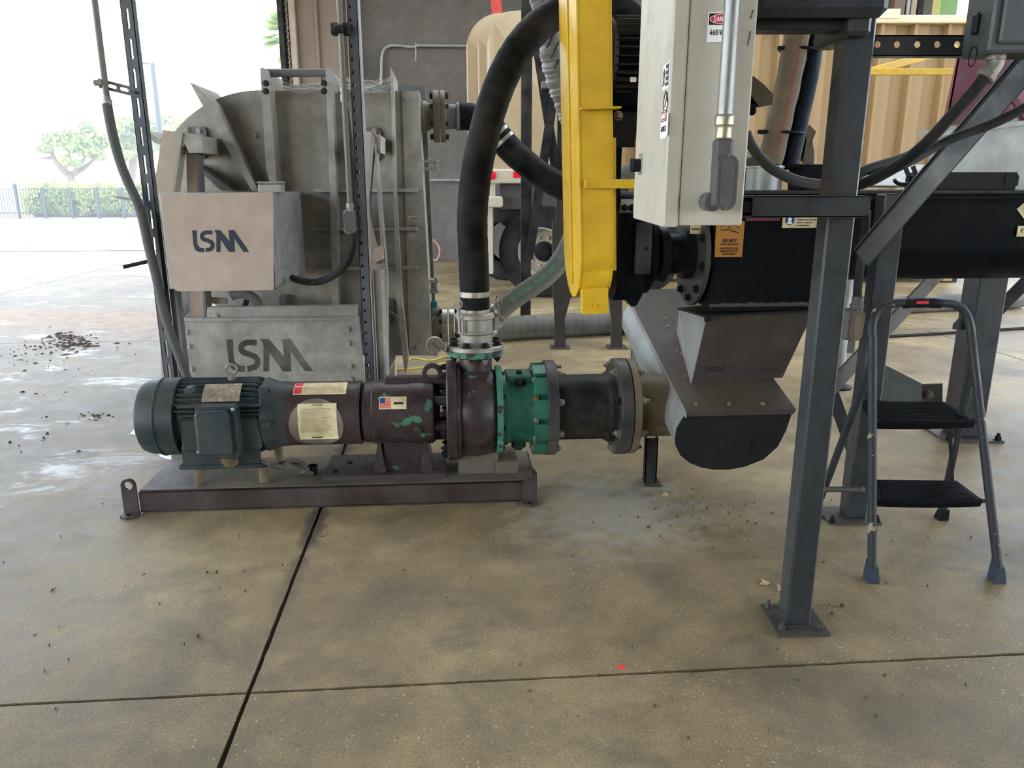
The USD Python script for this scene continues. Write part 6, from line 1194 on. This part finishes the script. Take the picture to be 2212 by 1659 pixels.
q = P(1063, 379, YT - .12); obj('round_lamp', MB().lathe([(.05, 0), (.05, .02), (.044, .03), (.02, .036)], (q[0], YT - .1, q[2]), (0, -1, 0), 28), REDLENS, bm); a, b = P(1109, 371, YT - .11), P(1127, 384, YT - .11); obj('reflector', MB().bx(a[0], b[0] + .2, YT - .106, YT - .1, b[2], a[2]), REDLENS, bm)
a, b = P(1076, 396, YT + .1), P(1330, 452, YT + .1); obj('chassis', MB().bx(a[0], b[0], YT + .1, YT + 1.9, b[2], a[2], .02), UNDER, tk)
a, b = P(1080, 452, YT + .3), P(1104, 485, YT + .3); obj('air_tank', MB().cyl((a[0] + .12, YT + .3, b[2] + .12), (a[0] + .12, YT + 1.6, b[2] + .12), .15, n=24), UNDER, tk)
a, b = P(1050, 424, YT - .1), P(1086, 448, YT - .1); obj('corner_box', MB().bx(a[0], b[0], YT - .1, YT + .2, b[2], a[2], .02), CREAM, tk); a, b = P(1058, 396, YT - .05), P(1070, 424, YT - .05); obj('hanger', MB().bx(a[0], b[0], YT - .05, YT, b[2], a[2] + .02, .004), CREAM, tk)
a, b = P(1052, 449, YT), P(1065, 592, YT); obj('mud_flap', MB().bx(a[0], b[0], YT, YT + .5, b[2], a[2], .004), CREAM, tk)
def wheel(c, nrm, R=.565, full=True):
    w = obj('tyre', MB().lathe([(R * .53, -.12), (R * .8, -.135), (R * .95, -.115), (R, -.08), (R, .08), (R * .95, .115), (R * .8, .135), (R * .53, .12)], c, nrm, 56, cap=False), TYRE, tk)
    if not full: return
    obj('rim', MB().lathe([(R * .54, .125), (R * .52, .13), (R * .50, .10), (R * .47, .06), (R * .45, .0), (R * .40, -.01), (R * .24, -.01), (R * .22, -.02)], c, nrm, 48, cap=False), RIM, w)
    obj('hub', MB().lathe([(R * .23, -.03), (R * .22, -.005), (R * .16, .0), (R * .14, .03), (R * .1, .04), (R * .08, .03), (.02, .03)], c, nrm, 32), BLKBOLT, w); u, v, d = basis(nrm)
    for k in range(10): a_ = 2 * math.pi * k / 10; p = np.asarray(c) + R * .32 * (math.cos(a_) * u + math.sin(a_) * v) - d * .012; obj('wheel_nut', MB().bolt(p, d, .024, .04), RIM, w)
nW = unit([-.28, -1, 0]); q = P(1175, 537, YT + .12); wheel((q[0], YT + .14, .567), nW); wheel((q[0] + .09, YT + .46, .567), nW, full=False); q = P(1108, 530, YT + 1.6); wheel((q[0] - .1, YT + 1.9, .567), nW, full=False); wheel((q[0] + 1.6, YT + .3, .567), nW)
rh = thing('red_hose', 'ribbed red hose standing on top of the beige tank', 'hose', P(1073, 22, YT + 1)); pa = [P(1076, 40, YT + 1), P(1073, 15, YT + 1), P(1068, -30, YT + 1)]; path = smoothpath(pa, 61); obj('hose_wall', MB().tube(path, .065 * (1 + .08 * (np.arange(61) % 2)), 16), REDH, rh)

YC = 11.2
ctn = thing('ribbed_container', 'large tan steel container with vertical corrugated ribs behind the press', 'container', (4., YC + .5, 0))
xa, xb = P(1338, 200, YC)[0], P(2092, 200, YC)[0]; ztop = P(1980, 42, YC)[2]; per = .455; pts = []; x = P(1671, 200, YC)[0]; x -= per * math.ceil((x - xa) / per)
k = 0
while x < xb + .1:
    w = MB().xy([(x, YC + .12), (x + .02, YC + .01), (x + .03, YC), (x + .05, YC), (x + .11, YC + .06), (x + .24, YC + .06), (x + .29, YC + .12), (x + per, YC + .12), (x + per, YC + .14), (x, YC + .14)], .35, ztop - .02); obj('side_rib', w, CONTN, ctn, smooth=False); x += per
obj('top_rail', MB().bx(xa, xb + .1, YC - .05, YC + .14, ztop - .05, ztop + .05, .015), RAILC, ctn); obj('base_rail', MB().bx(xa, xb + .1, YC - .04, YC + .16, .05, .36, .02), CONTN, ctn)
obj('end_post', MB().bx(xb - .02, xb + .12, YC - .06, YC + .14, .02, ztop, .01), CONTN, ctn); obj('far_side', MB().bx(xa, xb, YC + 1.9, YC + 1.95, .1, ztop), CONTN, ctn); obj('end_wall', MB().bx(xb, xb + .1, YC + .14, YC + 1.95, .1, ztop), CONTN, ctn)
a = P(1915, 40, YC); obj('lid_bracket', MB().hull([(a[0] - .22, YC - .06, ztop), (a[0] + .15, YC - .06, ztop), (a[0] + .15, YC - .06, ztop + .12), (a[0] - .05, YC - .06, ztop + .12), (a[0] - .22, YC + .05, ztop), (a[0] + .15, YC + .05, ztop + .12)]), RAILC, ctn)
for px in (1350, 1700, 2050): a = P(px, 620, YC); obj('foot', MB().bx(a[0] - .1, a[0] + .1, YC, YC + .2, 0, .06), DARKST, ctn)
yr = thing('yellow_rail', 'yellow steel handrail with a sloping upper bar in front of the tan container', 'handrail', P(1980, 155, 8.2)); obj('bar', MB().bar(P(1840, 155, 8.2), P(2062, 155, 8.2), .03, .062, ch=.004), YELLOW, yr); obj('sloping_bar', MB().bar(P(1835, 166, 8.15), P(2065, 104, 8.6), .05, .07, ch=.004), YELLOW, yr); obj('post', MB().bar(P(1842, 150, 8.22) * [1, 1, 0], P(1842, 150, 8.22), .05, .05), YELLOW, yr)
# dark braced stand, drive stand legs
ls = thing('braced_stand', 'tall dark steel stand with crossed bracing in front of the beige tank', 'stand', P(1140, 700, 7.4))
YL = 7.45
for px in (1137, 1216): x = P(px, 300, YL)[0]; obj('post', MB().bx(x - .05, x + .05, YL, YL + .1, 0, 3.4, .004), DARKST, ls)
obj('cross_bar', MB().bar(P(1150, 30, YL - .01), P(1216, 470, YL - .01), .008, .085, (0, 0, 1)), DARKST, ls); obj('cross_bar', MB().bar(P(1205, 150, YL - .02), P(1142, 560, YL - .02), .008, .085, (0, 0, 1)), DARKST, ls)
obj('shelf_bracket', MB().bx(P(1168, 190, YL)[0], P(1206, 190, YL)[0], YL - .2, YL + .05, P(1180, 196, YL)[2], P(1180, 181, YL)[2], .004), SEPD, ls)
ds_ = thing('drive_stand', 'brown-grey steel stand with two flared legs on base plates behind the yellow guard', 'stand', G(1270, 755))
for px, fl_ in ((1210, (1193, 1247)), (1333, (1309, 1347))):
    g = G(px, 752); Y = g[1]; w = .045
    pol = [P(px - 12, 752, Y), P(px + 12, 752, Y), P(px + 10 + 0, 690, Y), P(fl_[1], 590, Y), P(fl_[1], 480, Y), P(fl_[0], 480, Y), P(fl_[0], 590, Y), P(px - 12, 690, Y)]
    pol[0][2] = pol[1][2] = .008; obj('leg', MB().xz(Polygon([(p[0], p[2]) for p in pol]).buffer(0), Y, Y + .08), STEELG, ds_); obj('foot_plate', MB().bx(g[0] - .085, g[0] + .085, Y - .06, Y + .12, 0, .008), STEELG, ds_); obj('post', MB().bx(g[0] - .05, g[0] + .05, Y + .01, Y + .07, .9, 1.5), STEELG, ds_)
wd = thing('wrapped_duct', 'grey taped flexible duct bound with wire left of the yellow guard', 'duct', P(1200, 130, 5.9)); pa = [P(1162, -40, 5.9), P(1178, 40, 5.9), P(1192, 100, 5.9), P(1205, 160, 5.95), P(1225, 230, 6.0), P(1240, 320, 6.0)]; path = smoothpath(pa, 90); i = np.arange(90); obj('duct_wall', MB().tube(path, .088 * (1 + .05 * np.sin(i * .9) + .04 * np.sin(i * 2.3)) * np.interp(i, [0, 25, 40, 60, 89], [.9, .95, 1.15, 1.0, .8]), 22), mat('duct_tape', c3(96, 90, 84), .4, metal=.1, var=.2, scale=10, dirt=c3(90, 82, 72), damt=.4, dscale=6), wd)
for k in (30, 36, 42, 50): u, v, d = basis(path[k + 1] - path[k] + [.02, 0, .02 * (k % 3)]); obj('wire_tie', MB().torus(path[k], d, .098, .006, 24, 6), BLKBOLT, wd)
def ground_hose(name, label, pts, r, m, rib=.01, n=80):
    path = smoothpath([np.array([g[0], g[1], r]) for g in (G(x, y) for x, y in pts)], n); t = thing(name, label, 'hose', path[0] - [0, 0, r]); obj('hose_wall', MB().tube(path, r * (1 + rib * np.sin(np.arange(n) * 1.7) - rib), 20), m, t); return t, path
fh, _ = ground_hose('floor_hose', 'fat dirty grey suction hose lying on the floor behind the pump', [(1050, 740), (1120, 733), (1220, 727), (1320, 721), (1400, 715)], .112, GREYH, .02)
fc, pth = ground_hose('hose_end', 'short hose end with a pale collar lying beyond the galvanised post', [(1372, 730), (1392, 728), (1425, 726)], .078, GREYH); d = unit(pth[1] - pth[0]); obj('collar', MB().lathe([(.079, .12), (.088, .13), (.088, .16), (.079, .17)], pth[0], d, 28, cap=False).lathe([(.08, -.02), (.09, -.015), (.09, .02), (.08, .03), (.06, .03), (.06, -.02)], pth[0], d, 28), STEELG, fc)
ground_hose('far_hose', 'grey hose with a ragged end lying on the floor behind the heavy column', [(1900, 678), (2000, 674), (2090, 670), (2160, 668), (2200, 664)], .095, GREYH, .02)
ground_hose('floor_cable', 'thin dark cable lying straight across the floor on the right', [(1780, 737), (1900, 731), (2050, 722), (2240, 710)], .014, BLACK, 0)
yc_, _ = ground_hose('yellow_rope', 'thin yellow rope lying in loops on the floor behind the pump', [(855, 800), (900, 797), (948, 788), (985, 776), (965, 772), (930, 780), (900, 776), (880, 782)], .006, mat('yellow_cord', c3(190, 168, 70), .6), 0)
gh = thing('wall_hose', 'thin pale red hose loop hanging low on the back wall', 'hose', (P(940, 560, 14.4)[0], 14.4, 0)); pa = [P(x, y, 14.4) for x, y in ((925, 566), (945, 560), (950, 545), (944, 526), (934, 518))] + [P(x, y, 14.45) for x, y in ((926, 524), (924, 540), (932, 556), (948, 566), (960, 568))]; obj('hose_wall', MB().tube(smoothpath(pa, 60), .018, 8), mat('pale_red_hose', c3(190, 132, 118), .5), gh)
# pipe rail and door guide on the back wall
wr_ = thing('wall_conduit', 'galvanised pipe bent in a corner on the back wall', 'pipe', P(900, 100, 14.55)); pa = [P(823, 210, 14.55), P(823, 165, 14.55), P(825, 120, 14.55), P(832, 104, 14.55), P(848, 98, 14.55), P(900, 98, 14.55), P(1010, 99, 14.55)]
path = np.vstack([np.linspace(pa[0], pa[1], 6), smoothpath(pa[1:6], 30)[1:], np.linspace(pa[5], pa[6], 6)[1:]]); obj('pipe', MB().tube(path, .028, 12), GALV, wr_); obj('strap', MB().bar(P(898, 92, 14.53), P(898, 132, 14.53), .02, .01, (0, 1, 0)), GALV, wr_)
wr2 = thing('lower_wall_conduit', 'short galvanised pipe running along the wall below the bent pipe', 'pipe', P(950, 388, 14.55)); obj('pipe', MB().cyl(P(925, 389, 14.55), P(1010, 389, 14.55), .026, n=12), GALV, wr2)
dg = thing('door_guide', 'dark steel door guide with hanging chain at the left end of the back wall', 'door track', P(632, 500, 14.4)); a, b = P(621, 300, 14.4), P(632, 300, 14.4); c_, d_ = P(643, 300, 14.42), P(656, 300, 14.42)
obj('guide', MB().bx(a[0], b[0], 14.30, 14.44, -.1, 5.5, .01), DARKST, dg); obj('guide', MB().bx(c_[0], d_[0], 14.36, 14.44, -.1, 5.5, .01), SEPT, dg); x = P(637, 300, 14.38)[0]; zz = np.linspace(.2, 5.2, 240); obj('chain', MB().tube(np.stack([x + .008 * np.sin(zz * 60), np.full(240, 14.38), zz], 1), .018 * (1 + .35 * np.sin(zz * 90)), 8), GALV, dg)
# far right opening: steel jambs and a sunlit coloured building
jb_ = thing('door_jamb', 'grey ribbed steel door jamb above the container at the top right', 'door frame', P(1960, 30, 14.3))
for px0, px1, m in ((1925, 1949, CONCW), (1952, 1960, GALV), (1962, 1974, SEPT), (1976, 1990, DARKST)): a, b = P(px0, 20, 14.3), P(px1, 20, 14.3); obj('jamb', MB().bx(a[0], b[0], 14.2, 14.4, -.1, 5.5, .01), m, jb_)
bl = thing('far_building', 'sunlit building front painted yellow and green beyond the right opening', 'building', P(2030, 30, 24)); YB = 24
for px0, px1, col, nm in ((1930, 2031, c3(136, 126, 66), 'yellow_panel'), (2031, 2067, c3(88, 112, 62), 'green_panel'), (2067, 2130, c3(244, 242, 232), 'white_panel')): a, b = P(px0, 20, YB), P(px1, 20, YB); obj(nm, MB().bx(a[0], b[0], YB, YB + .3, -.13, 8), mat(nm + '_paint', col, .6, var=.04), bl)

obj('awning', MB().bx(P(1900, 20, YB)[0] - 6, P(2067, 20, YB)[0], YB - 6, YB, 8, 8.3), CONCW, bl)  # unseen overhang added to shade the yellow and green panels
# ---- yard beyond the left opening: fence, hedge, trees, palm, lamp post -----------------------------
LEAF = usdkit.material(stage, '/World/Looks/leaf', {'g': ('geometry', {}), 'n': ('noise_texture', {'scale': .9, 'detail': 3.}), 'r': ('rgb_ramp', {'ramp': [(.3, c3(104, 124, 72)), (.5, c3(146, 162, 92)), (.7, c3(186, 192, 120))]}), 'd': ('principled_bsdf', {'roughness': .6}), 't': ('translucent_bsdf', {}), 'm': ('mix_closure', {'fac': .4})},
    [('g.position', 'n.vector'), ('n.fac', 'r.fac'), ('r.color', 'd.base_color'), ('r.color', 't.color'), ('d.BSDF', 'm.closure1'), ('t.BSDF', 'm.closure2')], surface='m.closure')
BARK = mat('bark', c3(104, 88, 72), .85, var=.2); IRON = mat('fence_iron', c3(60, 66, 68), .5, var=.1)
GZ = -.13
def leaves(mb, c, rad, n, size, r_):
    c = np.asarray(c, float); d = r_.normal(size=(n, 3)); d /= np.linalg.norm(d, axis=1)[:, None]; p = c + d * np.asarray(rad) * (r_.random((n, 1)) ** .35); a = r_.normal(size=(n, 3)); a /= np.linalg.norm(a, axis=1)[:, None]; b = np.cross(a, d); b /= np.linalg.norm(b, axis=1)[:, None] + 1e-9; s = size * r_.uniform(.6, 1.3, (n, 1))
    V = np.stack([p - a * s, p + b * s * .5, p + a * s, p - b * s * .5], 1).reshape(-1, 3); i = np.arange(n)[:, None] * 4; return mb.add(V, np.vstack([i + [0, 1, 2], i + [0, 2, 3]]))
rt = np.random.default_rng(11)
YFc = 35
fe_ = thing('iron_fence', 'dark iron picket fence in front of the hedge across the yard', 'fence', (P(150, 430, YFc)[0], YFc, GZ)); xs = [P(px, 430, YFc)[0] for px in (-80, -22, 36, 95, 153, 210, 265, 322)]; zt_ = P(150, 407, YFc)[2]; zb_ = P(150, 461, YFc)[2]
for x in xs: obj('post', MB().bx(x - .05, x + .05, YFc - .05, YFc + .05, GZ, zt_ + .05), IRON, fe_)
obj('post_finial', MB().lathe([(.09, 0), (.1, .06), (.07, .14), (.02, .18)], (xs[2], YFc, zt_ + .05), (0, 0, 1), 12), IRON, fe_)
for z in (zt_ - .03, zb_ + .02): obj('rail', MB().bx(xs[0], xs[-1], YFc - .02, YFc + .02, z - .02, z + .02), IRON, fe_)
mb = MB()
for x in np.arange(xs[0] + .12, xs[-1], .13): mb.bx(x - .011, x + .011, YFc - .01, YFc + .01, GZ, zt_ + .02)
obj('pickets', mb, IRON, fe_, kind='stuff', label='row of thin pickets', smooth=False)
hg = thing('hedge', 'clipped leafy hedge behind the iron fence', 'hedge', (P(160, 400, 36.5)[0], 36.6, GZ)); mb = MB(); x0, x1, zt2 = P(52, 390, 36.5)[0], P(345, 390, 36.5)[0], P(160, 388, 36.5)[2]
for k in range(230): x = rt.uniform(x0, x1); leaves(mb, (x, rt.uniform(36, 37.3), rt.uniform(GZ + .3, zt2 - .25)), (.35, .35, .3), 60, .09, rt)
obj('foliage', mb, LEAF, hg, smooth=False); obj('stems', MB().bx(x0 + .2, x1 - .2, 36.5, 36.9, GZ, zt2 - .35), BARK, hg)
def tree(label, base, limbs, blobs, Y, n=420, size=.16):
    t = thing('shade_tree', label, 'tree', (P(*base, Y)[0], Y, GZ)); mb = MB(); b0 = P(*base, Y); b0[2] = GZ
    for pts, r0, r1 in limbs: p = smoothpath([P(x, y, Y + rt.uniform(-.3, .3)) for x, y in pts], 14); mb.tube(p, np.linspace(r0, r1, 14), 8)
    obj('branches', mb, BARK, t); mb = MB()
    for x, y, rx, ry in blobs: k = Y / FPX; leaves(mb, P(x, y, Y + rt.uniform(-.8, .8)), (rx * k, rx * k, ry * k), n, size, rt)
    obj('crown', mb, LEAF, t, smooth=False)
tree('spreading tree with bare curved branches left of the slotted strut', (165, 470), [([(165, 470), (160, 420), (150, 378)], .3, .22), ([(150, 378), (128, 360), (112, 330), (105, 305)], .2, .07), ([(112, 340), (95, 342), (84, 340)], .1, .04), ([(152, 378), (185, 360), (215, 330)], .18, .06), ([(160, 372), (180, 345), (195, 318)], .12, .05), ([(140, 370), (150, 330), (160, 300)], .1, .05)],
     [(118, 300, 26, 16), (150, 290, 30, 18), (185, 285, 32, 22), (215, 300, 25, 20), (165, 318, 30, 14), (98, 322, 16, 9), (195, 325, 28, 14), (210, 338, 18, 8), (140, 345, 12, 8), (160, 352, 14, 6)], 44)
tree('bright leafy tree behind the slotted strut', (280, 470), [([(280, 470), (282, 400), (290, 340)], .3, .2), ([(290, 345), (270, 310), (258, 285)], .15, .06), ([(290, 345), (310, 310), (322, 285)], .15, .06)],
     [(252, 272, 26, 20), (285, 268, 30, 22), (318, 275, 30, 20), (262, 310, 26, 18), (300, 305, 30, 20), (330, 310, 24, 18), (275, 335, 26, 12)], 46)
tree('pale yellow-green tree top showing beside the lamp post', (375, 470), [([(375, 470), (372, 380), (372, 300)], .3, .15), ([(372, 320), (355, 290), (345, 275)], .12, .05), ([(372, 320), (388, 290), (396, 272)], .12, .05)], [(352, 262, 22, 13), (378, 260, 24, 14), (400, 266, 20, 14), (365, 282, 28, 14), (395, 288, 24, 16), (350, 295, 20, 14)], 47)
pm = thing('palm_tree', 'fan palm half hidden behind the left end of the back wall', 'palm', (P(640, 80, 30)[0], 30, GZ)); c = P(632, 78, 30); obj('trunk', MB().tube(np.array([[c[0] + .05, 30, GZ], [c[0] + .03, 30, c[2] * .5], c]), [.22, .17, .15], 12), BARK, pm)
for k in range(26):
    a_ = rt.uniform(0, 6.283); el = rt.uniform(-1.25, 1.1); d = np.array([math.cos(a_) * math.cos(el), math.sin(a_) * math.cos(el), math.sin(el)]); tip = c + d * .55; u, v, w = basis(d); mb = MB().tube(np.array([c, tip]), .015, 5)
    for j in range(15): an = (j - 7) * .16; e = unit(d * math.cos(an) + u * math.sin(an)); L_ = .62 * (1 - .02 * abs(j - 7)); p = tip + e * L_ - [0, 0, .12]; s = np.cross(e, v); mb.add([tip, tip + e * L_ * .5 + s * .035, p, tip + e * L_ * .5 - s * .035], [(0, 1, 2), (0, 2, 3)])
    obj('frond', mb, LEAF, pm, smooth=False)
lp = thing('lamp_post', 'slim grey street lamp post standing across the yard', 'street lamp', (P(348, 460, 42)[0], 42, GZ)); q = P(336, 200, 42); top = P(331, 136, 42); obj('pole', MB().cyl((q[0], 42, GZ), (q[0], 42, top[2]), .17, .11, n=14), mat('lamp_grey', c3(58, 64, 66), .5), lp); obj('arm', MB().bar((q[0], 42, top[2] - .05), (q[0] - .35, 42, top[2] - .02), .06, .05), IRON, lp); obj('lamp_head', MB().bx(q[0] - .6, q[0] - .3, 41.9, 42.1, top[2] - .06, top[2] + .02, .02), IRON, lp)

WATER = usdkit.material(stage, '/World/Looks/water_film', {'p': ('principled_bsdf', {'base_color': (.12, .11, .095), 'roughness': .05, 'specular_ior_level': .5})}, surface='p.BSDF')
def puddle(label, pts, seed):
    g = np.array([G(x, y)[:2] for x, y in pts]); n = len(g); q = smoothpath(np.c_[np.vstack([g, g[:1]]), np.zeros(n + 1)], 120)[:-1]; c = q.mean(0); r_ = np.random.default_rng(seed); w = 1 + .10 * np.convolve(np.r_[r_.normal(size=119)], np.ones(5) / 5, 'same'); q = c + (q - c) * w[:, None]
    obj('puddle', MB().xy(Polygon(q[:, :2]).buffer(0), .0, .0015), WATER, label=label, cat='puddle', smooth=False)
puddle('small bright puddle on the floor by the fan end of the teal motor', [(288, 938), (322, 902), (352, 888), (384, 905), (420, 950), (428, 980), (392, 992), (345, 985), (312, 965)], 1)
# ---- litter on the floor -------------------------------------------------------------------------------
LEAFD = mat('dry_leaf', c3(70, 54, 42), .8, var=.3, scale=20); TANL = mat('tan_leaf', c3(176, 150, 112), .8, var=.2, scale=20)
def flakes(name, label, spots, m, cat):
    t = UsdGeom.Xform.Define(stage, numbered('/World', name)); p = str(t.GetPath()); BASE[p] = np.zeros(3); setd(t.GetPrim(), label, cat, None, 'stuff'); mb = MB()
    for x, y, sxp, syp, n, s in spots:
        for k in range(n):
            g = G(x + rt.normal() * sxp, y + rt.normal() * syp); a_ = rt.uniform(0, 6.28); w = s * rt.uniform(.5, 1.4); l_ = w * rt.uniform(1, 3.5); e = np.array([math.cos(a_), math.sin(a_), 0]); f = np.array([-e[1], e[0], 0]); h = rt.uniform(.002, .012)
            mb.hull([g + e * l_ + [0, 0, .001], g - e * l_ + [0, 0, .001], g + f * w + [0, 0, h], g - f * w + [0, 0, .0015], g + e * l_ * .4 + f * w * .5 + [0, 0, h], g + [0, 0, h * 1.2]])
    obj('bits', mb, m, p, smooth=False)
flakes('leaf_litter', 'scattered dark leaf litter on the wet floor at the far left', [(150, 728, 24, 4, 70, .014), (160, 745, 30, 5, 70, .014), (110, 750, 40, 5, 30, .009), (60, 765, 40, 14, 26, .006), (180, 745, 60, 18, 34, .006), (110, 815, 60, 30, 16, .006), (80, 940, 60, 40, 14, .005), (200, 900, 26, 5, 14, .007)], LEAFD, 'leaf litter')
flakes('floor_grit', 'dark grit and crumbs scattered over the tan floor', [(1440, 1100, 60, 30, 24, .0028), (1560, 1150, 70, 40, 16, .0026), (1700, 1280, 60, 60, 14, .0026), (900, 1150, 250, 60, 30, .002), (400, 1180, 200, 60, 20, .002), (1500, 1500, 350, 80, 20, .0025), (250, 1350, 150, 80, 12, .0025), (1950, 1180, 150, 60, 16, .0025), (1620, 1080, 90, 30, 14, .003)], LEAFD, 'grit')
for k, (px, py, lab) in enumerate(((1652, 1262, 'curled tan leaf on the floor left of the front column'), (1432, 1072, 'pale curled leaf near the foot of the pipe support'), (1686, 1276, 'small tan leaf scrap beside the front column'))):
    g = G(px, py); t = thing('dry_leaf', lab, 'leaf', g); mb = MB()
    for j in range(3): a_ = rt.uniform(0, 6.28); e = np.array([math.cos(a_), math.sin(a_), 0]); f = np.array([-e[1], e[0], 0]); o = g + e * .008 * j; mb.hull([o + e * .022 + [0, 0, .004], o - e * .02 + [0, 0, .002], o + f * .009 + [0, 0, .012], o - f * .009 + [0, 0, .001], o + [0, 0, .006]])
    obj('blade', mb, TANL, t)
g = G(1340, 1442); rcl = thing('red_clip', 'small red plastic clip on the floor by the joint', 'clip', g); obj('clip', MB().hull([g + [x, y, z] for x, y, z in ((-.015, .003, 0), (.015, -.003, 0), (.012, -.008, 0), (-.005, -.006, 0), (-.003, .006, .006), (.011, .0, .005), (-.011, .001, .003))]), mat('red_plastic', c3(196, 58, 44), .4), rcl)
g = G(61, 537, GZ); yd = thing('yellow_litter', 'yellowish crumpled litter on the bright yard', 'litter', g); obj('crumple', MB().hull([g + [x, y, z] for x, y, z in ((-.13, 0, 0), (.13, 0, 0), (.1, .1, .0), (-.1, .1, 0), (-.06, .03, .1), (.09, .03, .07))]), mat('litter_yellow', c3(200, 190, 110), .7), yd)
FO('lever', MB().cyl(fl(266, 577, .4), fl(356, 556, TB + .05), .012, n=10), DARKST, sep)

# ---- added volume standing in for lens glare over the yard --------------------------------------------------------------------------
GLAREVOL = usdkit.material(stage, '/World/Looks/haze', {'v': ('principled_volume', {'color': (1., 1., .98), 'density': .0042, 'anisotropy': .2})}, volume='v.volume')
obj('haze', MB().bx(-70, -5.5, 16.5, 60, GZ - .1, 26), GLAREVOL, label='added pale volume over the yard in place of lens glare', cat='haze', kind='stuff', smooth=False)  # added scattering box that washes out the yard like lens glare
